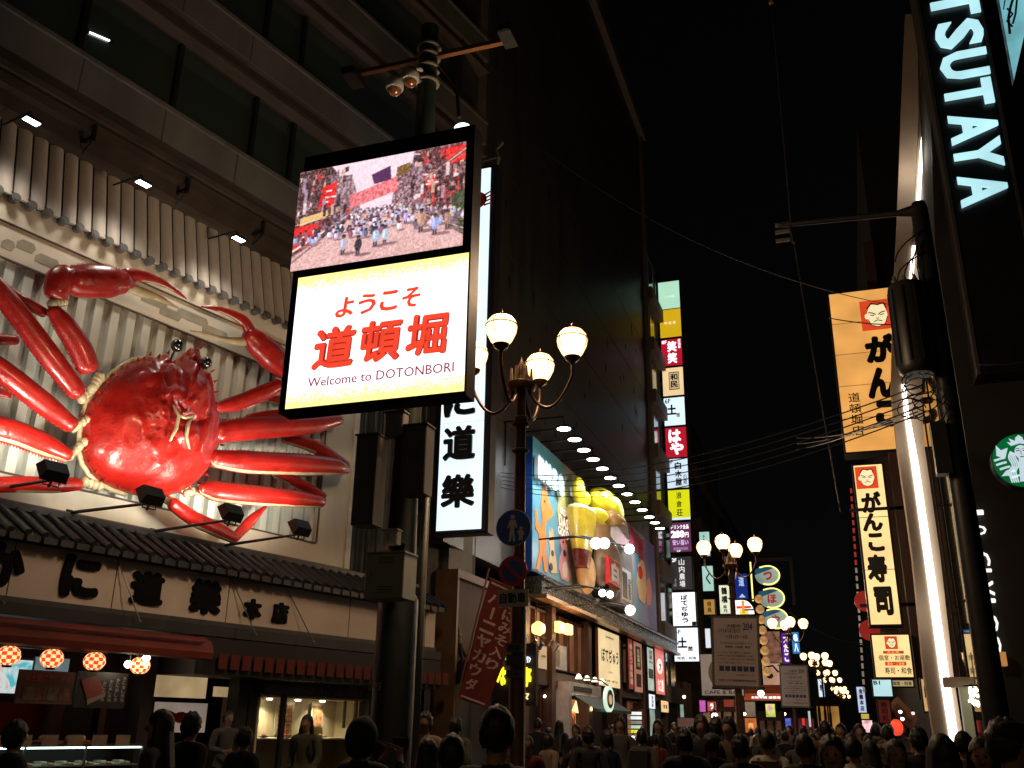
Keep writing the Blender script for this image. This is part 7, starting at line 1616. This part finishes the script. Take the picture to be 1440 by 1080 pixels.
for (pa, pb, sag) in (((1258,375),(1296,330),.1),((1262,400),(1300,360),.12),((1272,400),(1288,362),.06),((1284,400),(1290,352),.05),((1293,400),(1296,345),.05)):
    a = UF.loc(*pa); c = UF.loc(*pb); cable([(a[0]+(c[0]-a[0])*q/8-sag*math.sin(math.pi*q/8), -.15, a[1]+(c[1]-a[1])*q/8) for q in range(9)], .011, par=UP)
b = MB(); x, z = UF.loc(1345, 640); b.box(x-.3, x-.1, -.22, -.02, z-.3, z+.45); part('junction_box', b, BLACK, UP)
# overhead wires
def wire(lab, A, B, sag, r=.011, n=18, m=None):
    a, c = Vector(A), Vector(B); pts = [a+(c-a)*i/n-Vector((0,0,sag*4*(i/n)*(1-i/n))) for i in range(n+1)]
    b = MB(); base = a; b.tube([p-base for p in pts], r, 5)
    o = one('overhead_wire', b, m or mat('wire_black', (.01,.01,.01), .5), lab, 'wire', ST, smooth=True); o.location = base; return o
def wp(F, px, py): x, z = F.loc(px, py); return F.w(x, 0, z)
for k in range(5):
    wire(['topmost','second','third','fourth','lowest'][k]+' of five wires crossing from the billboard to the utility pole', wp(FY(26), 700, 664+k*5), wp(UF, 1300, 540+k*10), .55+.04*k)
for k in range(3):
    wire(['upper','middle','lower'][k]+' of three wires over the front of the orange sushi sign', wp(FY(29), 1120, 632-k*8), wp(UF, 1290, 572+k*7), .1)
wire('thin wire hanging from a small ball above the street to the crowd', wp(FY(20), 1085, 6), wp(FY(20), 1112, 318), .05, .012, m=mat('wire_grey', (.06,.055,.05), .6))
wire('thin wire continuing down behind the lamp posts', wp(FY(20), 1112, 318), wp(FY(20), 1182, 720), .1, .012, m=mat('wire_grey', (.06,.055,.05), .6))
wire('long faint wire from the dark building across the sky', wp(FY(24), 742, 195), wp(FY(24), 1260, 430), .9, .011, m=mat('wire_grey', (.06,.055,.05), .6))
wire('wire from the orange sign edge to the transformer drum', wp(UF, 1165, 447), wp(UF, 1330, 452), .08, .009)
wire('faint long wire from the lamp posts to the right edge', wp(FY(40), 1110, 860), wp(FY(40), 1215, 905), .3, .02)
wire('pale wire at the right above the round green sign', wp(FY(15), 1376, 513), wp(FY(15), 1440, 508), .02, .01, m=mat('wire_grey', (.06,.055,.05), .6))
x, z = FY(20).loc(1084, 3); b = MB(); b.ball((x,0,z), .07, 12, 8); one('wire_ball', b, mat('dull_pink_ball', (.25,.12,.11), .5), 'small dull round knob at the top of the thin hanging wire', 'wire fitting', FY(20), x, 0, z, smooth=True)
# ================================================================ people
def skin_body(pose):
    """one continuous body grown from a skeleton; 1.72 m tall, facing -y"""
    P = {'pelvis':(0,0,.93,.135,.1),'waist':(0,-.0,1.08,.125,.09),'chest':(0,.0,1.28,.155,.105),'clav':(0,.01,1.41,.09,.07),'neck':(0,.005,1.475,.052,.052),'jaw':(0,-.012,1.545,.066,.07),'brow':(0,-.008,1.625,.08,.098),'crown':(0,.0,1.69,.062,.075)}
    E_ = [('pelvis','waist'),('waist','chest'),('chest','clav'),('clav','neck'),('neck','jaw'),('jaw','brow'),('brow','crown')]
    st = pose.get('step', 0)
    for s, n in ((-1,'l'),(1,'r')):
        f = st*s
        P['hip'+n] = (s*.095,0,.86,.09,.095); P['knee'+n] = (s*.1,-.02-f*.12,.48,.055,.06); P['ankle'+n] = (s*.1,.02-f*.2+ (0.05 if f<0 else 0),.09,.038,.042); P['toe'+n] = (s*.11,-.13-f*.2,.035,.04,.03)
        E_ += [('pelvis','hip'+n),('hip'+n,'knee'+n),('knee'+n,'ankle'+n),('ankle'+n,'toe'+n)]
        A = pose['arm'+n]    # shoulder, elbow, wrist, direction of the palm
        sh, el, wr, d = (Vector(A[0]), Vector(A[1]), Vector(A[2]), Vector(A[3]).normalized())
        P['sh'+n] = (*sh,.054,.056); P['el'+n] = (*el,.042,.042); P['wr'+n] = (*wr,.026,.028)
        pm = wr+d*.07; P['pm'+n] = (*pm,.03,.018)
        E_ += [('clav','sh'+n),('sh'+n,'el'+n),('el'+n,'wr'+n),('wr'+n,'pm'+n)]
        side = d.cross(Vector((0,1,0))); side = side.normalized() if side.length > .2 else Vector((1,0,0))
        curl = Vector(A[4]) if len(A) > 4 else Vector((0,-1,0))
        for k, (o, ln) in enumerate(((-.028,.062),(-.009,.072),(.01,.068),(.028,.052))):
            a = pm+d*.03+side*o; m_ = a+d*ln*.5+curl*.008; e_ = m_+d*ln*.35+curl*.03
            P['f%d0%s' % (k,n)] = (*a,.0095,.0095); P['f%d1%s' % (k,n)] = (*m_,.0085,.0085); P['f%d2%s' % (k,n)] = (*e_,.0075,.0075)
            E_ += [('pm'+n,'f%d0%s' % (k,n)),('f%d0%s' % (k,n),'f%d1%s' % (k,n)),('f%d1%s' % (k,n),'f%d2%s' % (k,n))]
        a = wr+d*.035-side*.03*(1 if s < 0 else -1)+curl*.012; e_ = a+d*.03-side*.015*(1 if s < 0 else -1)+curl*.02
        P['t0'+n] = (*a,.011,.011); P['t1'+n] = (*e_,.009,.009); E_ += [('wr'+n,'t0'+n),('t0'+n,'t1'+n)]
    K_ = list(P); idx = {k: i for i, k in enumerate(K_)}
    me = bpy.data.meshes.new('skeleton'); me.from_pydata([P[k][:3] for k in K_], [(idx[a], idx[b]) for a, b in E_], [])
    o = bpy.data.objects.new('skeleton', me); COL.objects.link(o)
    mo = o.modifiers.new('s', 'SKIN'); mo.use_smooth_shade = True; mo.branch_smoothing = .6
    for i, k in enumerate(K_): 
        sv = me.skin_vertices[0].data[i]; sv.radius = P[k][3:5]; sv.use_root = (k == 'pelvis')
    sb = o.modifiers.new('d', 'SUBSURF'); sb.levels = 2; sb.render_levels = 2
    bpy.context.view_layer.update()
    m = bpy.data.meshes.new_from_object(o.evaluated_get(bpy.context.evaluated_depsgraph_get()))
    bpy.data.objects.remove(o)
    for v in m.vertices:      # rounded skull, then nose, brow, chin
        c = v.co
        if c.z > 1.545:
            q = c-Vector((0,-.004,1.615)); l = math.sqrt((q.x/.077)**2+(q.y/.097)**2+(q.z/.115)**2)
            if l > 1e-4: e_ = Vector((0,-.004,1.615))+q/l; w_ = min(1, (c.z-1.545)/.045); c.x += (e_.x-c.x)*w_; c.y += (e_.y-c.y)*w_; c.z += (e_.z-c.z)*w_
        if c.z > 1.5 and c.y < -.02:
            c.y -= .03*math.exp(-((c.x/.016)**2+((c.z-1.59)/.022)**2)); c.y -= .012*math.exp(-((c.x/.03)**2+((c.z-1.515)/.02)**2)); c.y += .010*math.exp(-(((abs(c.x)-.032)/.016)**2+((c.z-1.615)/.014)**2))
        if 1.56 < c.z < 1.64 and abs(c.x) > .068 and abs(c.y) < .03: c.x *= 1.12
    m.update(); return m
def shell(m, pred, push, mt, name, extra=None):
    """clothing or hair: the body's own surface lifted off by a few mm, with open hems"""
    b = MB(); used = {}
    for p in m.polygons:
        c = sum((m.vertices[i].co for i in p.vertices), Vector())/len(p.vertices)
        if not pred(c): continue
        f = []
        for i in p.vertices:
            if i not in used:
                v = m.vertices[i]; used[i] = len(b.v); b.v.append(tuple(v.co+v.normal*(push(v.co) if callable(push) else push)))
            f.append(used[i])
        b.f.append(tuple(f)); b.mi.append(0)
    if extra: extra(b)
    return mesh_of(b, name, mt, True)
SKINM = mat('skin', (.33,.19,.13), .5, 0, .12, 6); 
POSES = {
 'stand': {'arml': ((-.185,.0,1.385),(-.25,.03,1.12),(-.24,-.06,.88),(0,-.15,-1)), 'armr': ((.19,.0,1.39),(.25,.03,1.12),(.24,-.06,.88),(0,-.15,-1)), 'step': 0},
 'walk': {'arml': ((-.19,.0,1.39),(-.24,.1,1.14),(-.23,.03,.9),(0,-.2,-1)), 'armr': ((.19,.0,1.39),(.24,-.04,1.13),(.2,-.2,.95),(0,-.5,-1)), 'step': 1},
 'photo': {'arml': ((-.19,-.01,1.39),(-.22,-.22,1.22),(-.07,-.36,1.5),(.25,-.15,1),(0,1,0)), 'armr': ((.19,-.01,1.39),(.22,-.22,1.22),(.07,-.36,1.5),(-.25,-.15,1),(0,1,0)), 'step': 0},
 'hold': {'arml': ((-.19,.0,1.39),(-.25,-.02,1.13),(-.12,-.24,1.1),(.6,-.7,.1),(0,0,-1)), 'armr': ((.19,.0,1.39),(.25,.02,1.12),(.24,-.06,.88),(0,-.15,-1)), 'step': .4},
}
PROTO = {}
def armzone(c): return abs(c.x) > .17
for k, po in POSES.items():
    m = skin_body(po); m.materials.append(SKINM); 
    wr = [Vector(po['arml'][2]), Vector(po['armr'][2])]
    hand = lambda c, wr=wr, po=po: any((c-w).dot(Vector(po[a][3]).normalized()) > -.015 and (c-w).length < .22 for w, a in zip(wr, ('arml','armr')))
    top = shell(m, lambda c: .84 < c.z < 1.455 and not hand(c) or (k == 'photo' and 1.2 < c.z < 1.55 and c.y < -.12 and not hand(c)), lambda v: .016+(.02 if v.z < 1.0 else 0), mat('cloth_black', (.012,.012,.014), .85), 'jacket')
    leg = shell(m, lambda c: .085 < c.z < .9 and not hand(c), .012, mat('trousers_dark', (.015,.016,.02), .8), 'trousers')
    shoe = shell(m, lambda c: c.z < .1, .01, mat('shoe_black', (.01,.01,.01), .5), 'shoes')
    hm = mat('hair_black', (.008,.006,.005), .55)
    def lng(b):
        o = len(b.v); NA, NZ = 22, 12
        for w in (0, 1):          # outer and inner side of one fall of hair
            for i in range(NZ+1):
                t = i/NZ; z = 1.66-.42*t; rx, ry = .094+.03*math.sin(t*2.2), .094+.02*math.sin(t*2.4)
                for j in range(NA+1):
                    a = -.25+(math.pi+.5)*j/NA; r = 1-.16*w+.035*math.sin(a*17+t*2)+.03*math.sin(a*7+1)
                    b.v.append((rx*r*math.cos(a), .004+ry*r*math.sin(a)+.05*t*t, z-(.03*math.sin(a*9)+.05*abs(math.cos(a)))*t))
        n1 = (NZ+1)*(NA+1)
        for w in (0, 1):
            for i in range(NZ):
                for j in range(NA): q = o+w*n1+i*(NA+1)+j; b.f.append((q, q+1, q+NA+2, q+NA+1)); b.mi.append(0)
        for i in range(NZ):
            for j in (0, NA): q = o+i*(NA+1)+j; b.f.append((q, q+NA+1, q+NA+1+n1, q+n1)); b.mi.append(0)
        for j in range(NA): q = o+NZ*(NA+1)+j; b.f.append((q, q+1, q+1+n1, q+n1)); b.mi.append(0)
    if k == 'stand':
        def hair_cap(back, seed, ragged, big=0.0):
            b = MB(); NU, NV = 34, 20; o = 0; idx = {}
            P_ = []
            for v in range(NV+1):
                for u in range(NU):
                    th = math.pi*v/NV*.78; ph = 2*math.pi*u/NU; d = Vector((math.sin(th)*math.cos(ph), math.sin(th)*math.sin(ph), math.cos(th)))
                    r = 1+big+ragged*noise.noise(d*4.5+Vector((seed,0,0)))+ragged*.6*noise.noise(Vector((d.x*16, d.y*16, d.z*5+seed)))
                    P_.append(Vector((0,.006,1.612))+Vector((d.x*.089*r, d.y*.109*r, d.z*.13*r)))
            def keep(c):
                f = max(0, -c.y/.09); line = 1.668*f+(back+.0)*(1-f) if c.y < 0 else back-.01*(c.y > .05); return c.z > line
            for v in range(NV):
                for u in range(NU):
                    q = [v*NU+u, (v+1)*NU+u, (v+1)*NU+(u+1)%NU, v*NU+(u+1)%NU]; c = sum((P_[i] for i in q), Vector())/4
                    if v == 0: q = [q[0], q[1], q[2]]
                    if keep(c):
                        f = []
                        for i in q:
                            key = 0 if i < NU else i
                            if key not in idx: idx[key] = len(b.v); b.v.append(tuple(P_[key]))
                            f.append(idx[key])
                        b.f.append(tuple(f)); b.mi.append(0)
            return b
        short = mesh_of(hair_cap(1.545, 1, .07), 'hair', hm, True); short2 = mesh_of(hair_cap(1.53, 9, .13, .05), 'hair', hm, True)
        lb = hair_cap(1.58, 4, .05, .03); lng(lb); long_ = mesh_of(lb, 'hair', hm, True)
        lb = hair_cap(1.5, 14, .09, .06); long2 = mesh_of(lb, 'hair', hm, True)
        hood = mesh_of(hair_cap(1.47, 22, .04, .24), 'hood', mat('cloth_black', (.012,.012,.014), .85), True)
    PROTO[k] = dict(body=m, jacket=top, trousers=leg, shoes=shoe, short=short, long=long_, hood=hood, short2=short2, long2=long2)
def cap_mesh():
    b = MB(); b.lathe((0,-.005,1.64), [(.098,0),(.1,.03),(.085,.075),(.03,.1),(.005,.1)], 16); b.add([(-.07,-.09,1.645),(.07,-.09,1.645),(.05,-.17,1.635),(-.05,-.17,1.635)], [(0,1,2,3)]); return mesh_of(b, 'cap', mat('cloth_black', (.012,.012,.014), .85), True)
CAPM = cap_mesh()
def bag_mesh():
    b = MB(); b.bbox(-.15, .15, .13, .27, 1.02, 1.4, .04); b.tube([(-.11,.14,1.38),(-.12,-.0,1.46),(-.12,-.13,1.3),(-.14,-.05,1.06)], .018, 6, .6); b.tube([(.11,.14,1.38),(.12,-.0,1.46),(.12,-.13,1.3),(.14,-.05,1.06)], .018, 6, .6)
    return mesh_of(b, 'backpack', mat('bag_grey', (.08,.08,.085), .8), 40)
BAGM = bag_mesh()
def cam_mesh():
    b = MB(); b.bbox(-.065, .065, -.47, -.42, 1.53, 1.62, .01); b.lathe((0,-.5,1.575), [(.03,0),(.032,.03)], 12, 'y'); return mesh_of(b, 'compact_camera', mat('camera_black', (.015,.015,.017), .35), False)
CAMM = cam_mesh()
def eye_mesh():
    b = MB()
    for s in (-1, 1): b.ball((s*.031,-.088,1.612), .011, 8, 6)
    b.box(-.024,.024,-.098,-.09,1.552,1.558)
    return mesh_of(b, 'eyes_and_mouth', mat('eye_dark', (.02,.01,.01), .3), False)
EYEM = eye_mesh()
CLO = {'black':(.012,.012,.014),'charcoal':(.024,.024,.026),'navy':(.01,.014,.035),'grey':(.07,.07,.073),'beige':(.22,.17,.12),'white':(.45,.42,.38),'red':(.13,.01,.01),'brown':(.09,.045,.025),'pink':(.5,.12,.18),'olive':(.06,.06,.03)}
def addm(nm, me, par, col=None):
    o = bpy.data.objects.new(nm, me); COL.objects.link(o); o.parent = par
    if col:
        o.material_slots[0].link = 'OBJECT'; o.material_slots[0].material = mat('cloth_'+col, CLO[col], .85, 0, .25, 8, .15, 60)
    return o
def person(px, ytop, D, yaw, pose, hair, coat, lab, legs='black', cap=None, bag=False, extra=None, group=None, face=False, ztop=None):
    F = FY(D); x, z = F.loc(px, ytop); 
    if ztop: z = ztop
    sc = max(.86, min(1.1, z/1.745)); pr = PROTO[pose]
    t = bpy.data.objects.new('person', None); COL.objects.link(t); t.location = (x, D, 0); t.rotation_euler = (0,0,R(yaw)); t.scale = (sc,)*3; t.empty_display_size = .2
    t['category'] = 'person'; t['label'] = lab
    if group: t['group'] = group
    addm('body', pr['body'], t); addm('jacket', pr['jacket'], t, coat); addm('trousers', pr['trousers'], t, legs); addm('shoes', pr['shoes'], t)
    kk = ('long' if hair == 'long' else 'short')+random.choice(['', '2']); addm('hair', pr[kk], t)
    if hair == 'hood': addm('hood', pr['hood'], t, coat)
    if cap: addm('cap', CAPM, t, cap)
    if bag:
        bo = addm('backpack', BAGM, t, bag if isinstance(bag, str) else None)
    if face: addm('face_features', EYEM, t)
    return t
def camera_for(t, lab):
    c = bpy.data.objects.new('compact_camera', CAMM); COL.objects.link(c); c.matrix_world = t.matrix_basis.copy(); c.location = t.location; c.rotation_euler = t.rotation_euler; c.scale = t.scale; c['category'] = 'camera'; c['label'] = lab
# near figures (yaw 0 faces the photographer, 180 faces down the street)
person(26,1012,6.4,160,'stand','long','black','dark haired woman in black at the far left edge, seen from behind',group='people in the street')
person(228,997,6.6,-70,'stand','long','black','woman with long black hair in profile facing right before the shop counter',group='people in the street')
person(272,1001,8.2,170,'walk','short','black','dark haired figure in black just right of the long haired woman in profile',group='people in the street')
person(50,1003,15.2,-10,'stand','short','pink','shop worker in white cap and pale pink collar behind the counter',cap='white',group='shop staff',face=True)
person(322,998,14.6,60,'hold','short','grey','man in grey vest standing at the restaurant doorway',group='people in the street',face=True)
person(346,1022,9.5,175,'stand','short','charcoal','short figure in dark coat left of the cream showcase',group='people in the street')
t_ = person(511,1012,6.2,165,'photo','hood','black','hooded person in black raising a camera before the cream showcase',group='people in the street'); camera_for(t_, 'small camera held up by the hooded person before the showcase')
t_ = person(636,1030,5.4,205,'photo','short','black','dark haired person holding a camera up just left of the lamp post',group='people in the street'); camera_for(t_, 'small camera held up left of the lamp post')
person(700,990,4.6,185,'stand','short','black','tall dark haired person directly beneath the tilted red flag and lamp post',group='people in the street')
person(602,1056,7.5,175,'stand','long','charcoal','long haired woman in charcoal between the thick pole and the lamp post',group='people in the street')
person(742,1040,12,20,'stand','short','red','person in dark red coat just right of the lamp post',group='people in the street',face=True)
person(772,1036,15,150,'walk','long','beige','woman in beige coat walking before the pale food stall',group='people in the street')
person(812,1036,14,200,'walk','long','black','woman in black left of the tall dark haired man by the food stall',group='people in the street')
person(827,1021,13,-150,'stand','short','charcoal','dark haired man in charcoal jacket in front of the food stall',group='people in the street')
person(853,1026,13.6,-120,'stand','long','navy','woman with long hair in navy right of the man at the food stall',group='people in the street')
person(903,1024,15,175,'walk','long','grey','woman in grey coat in front of the lit menu strips',group='people in the street',bag='black')
person(921,1031,18,190,'stand','short','red','person with red jacket right of the menu strips',group='people in the street',bag='red')
person(872,1040,19,10,'stand','short','black','person in black facing forward left of the menu strips',group='people in the street',face=True)
person(1079,1027,11.5,170,'walk','short','white','person in cream shirt with dark shoulder strap in mid street',group='people in the street',bag='brown')
person(1168,1033,6.9,-5,'walk','short','black','man in black suit with white collar walking toward the camera',group='people in the street',face=True)
person(1199,1036,10.5,160,'walk','short','white','person in pale jacket right of the man in the suit',group='people in the street',bag='grey')
person(1223,1040,12.2,-165,'stand','long','charcoal','long haired woman in charcoal with back turned below the yellow oval sign',group='people in the street',bag='beige')
person(1258,1038,8.6,15,'hold','short','brown','person in brown coat facing the camera below the squarish sushi sign',group='people in the street',face=True)
person(1322,1031,6.6,175,'walk','long','black','dark haired woman in black at the foot of the bright light strip',group='people in the street')
person(1353,1027,10.5,150,'stand','short','charcoal','person in charcoal between light strip and utility pole',group='people in the street')
person(1377,1036,7.4,-10,'stand','long','beige','woman in patterned beige coat facing the camera left of the utility pole',group='people in the street',face=True)
person(1412,1010,6.0,100,'stand','short','black','tall man in black cap beside the foot of the utility pole',cap='black',group='people in the street')
person(1290,1022,11,185,'walk','short','black','dark figure in black left of the woman at the light strip',group='people in the street')
person(1130,1030,9,180,'walk','short','black','dark haired figure in black left of the man in the suit',group='people in the street')
person(1040,1032,9.6,185,'walk','short','charcoal','dark figure in charcoal directly below the large hanging notice',group='people in the street')
person(1000,1030,10.8,170,'stand','short','black','dark figure in black with cap below the cafe billboard',cap='grey',group='people in the street')
person(962,1024,10.2,190,'walk','short','navy','person in navy at the foot of the sign tower',group='people in the street')
# the crowd beyond
random.seed(77)
zones = [(700,745,'right of the nearest lamp post'),(745,800,'before the pale framed food stall entrance'),(800,870,'below the round green and white sign'),(870,935,'by the lit menu strips'),(935,985,'below the sign tower'),(985,1030,'below the cafe billboard'),(1030,1070,'behind the second lamp post'),(1070,1110,'below the face billboard'),(1110,1150,'under the small hanging notice'),(1150,1185,'before the amber lit restaurant front'),(1185,1230,'below the bluish vertical sign'),(1230,1300,'below the slanting cream banner'),(380,560,'before the cream showcase'),(560,690,'near the thick pole')]
ORD = ['nearest','second nearest','third nearest','fourth nearest','fifth nearest','sixth nearest','seventh nearest','eighth nearest','ninth nearest','tenth nearest','eleventh nearest','twelfth nearest']
cnt = {2:4,3:4,4:6,5:7,6:6,7:7,8:7,9:7,10:6,11:5,0:3,1:3,12:2,13:2}
for zi, n in cnt.items():
    a, c, w = zones[zi]; Ds = sorted(random.uniform(*( (9,20) if zi >= 12 else (14,36) if zi in (0,1,2,3,11) else (12,44)))**1.0 for _ in range(n))
    for k, D in enumerate(Ds):
        coat = random.choice(['black','charcoal','navy','black','brown','grey','olive','black','beige','charcoal']); hair = random.choice(['short','short','long'])
        px = a+(c-a)*((k*.618+random.random()*.3) % 1)
        # stay off the building fronts
        x = FY(D).loc(px, 1020)[0]
        if x < -8.3: D = D*8.0/abs(x)*.98
        if x > 1.6 and D > 17: D = 15+random.random()*2
        person(px, 1020, D, random.choice([180,175,190,10,-15,165]), random.choice(['walk','stand','walk','hold']), hair, coat, '%s far person %s, %s haired in %s' % (ORD[k], w, hair, coat), group='farther crowd in the street', bag=random.choice([False,False,False,'grey','black']), ztop=random.uniform(1.52,1.78))
# bronze like figure standing on the ledge by the brown board
t_ = person(655,868,22.8,-60,'hold','short','beige','beige clothed mannequin figure leaning over the ledge beside the brown panel'); t_['category'] = 'figure'; t_.name = 'mannequin'
F_ = FY(22.8); zf = F_.loc(655, 932)[1]; t_.location.z = zf; h_ = F_.loc(655, 862)[1]-zf; t_.scale = (h_/1.745,)*3; t_.rotation_euler = (R(14), 0, R(-60))
b = MB(); x = t_.location.x; b.box(x-.5, x+.5, -.4, .4, zf-.5, zf-.0); one('figure_ledge', b, BLACK, 'dark ledge carrying the leaning mannequin figure', 'ledge', F_, x, 0, zf-.5)
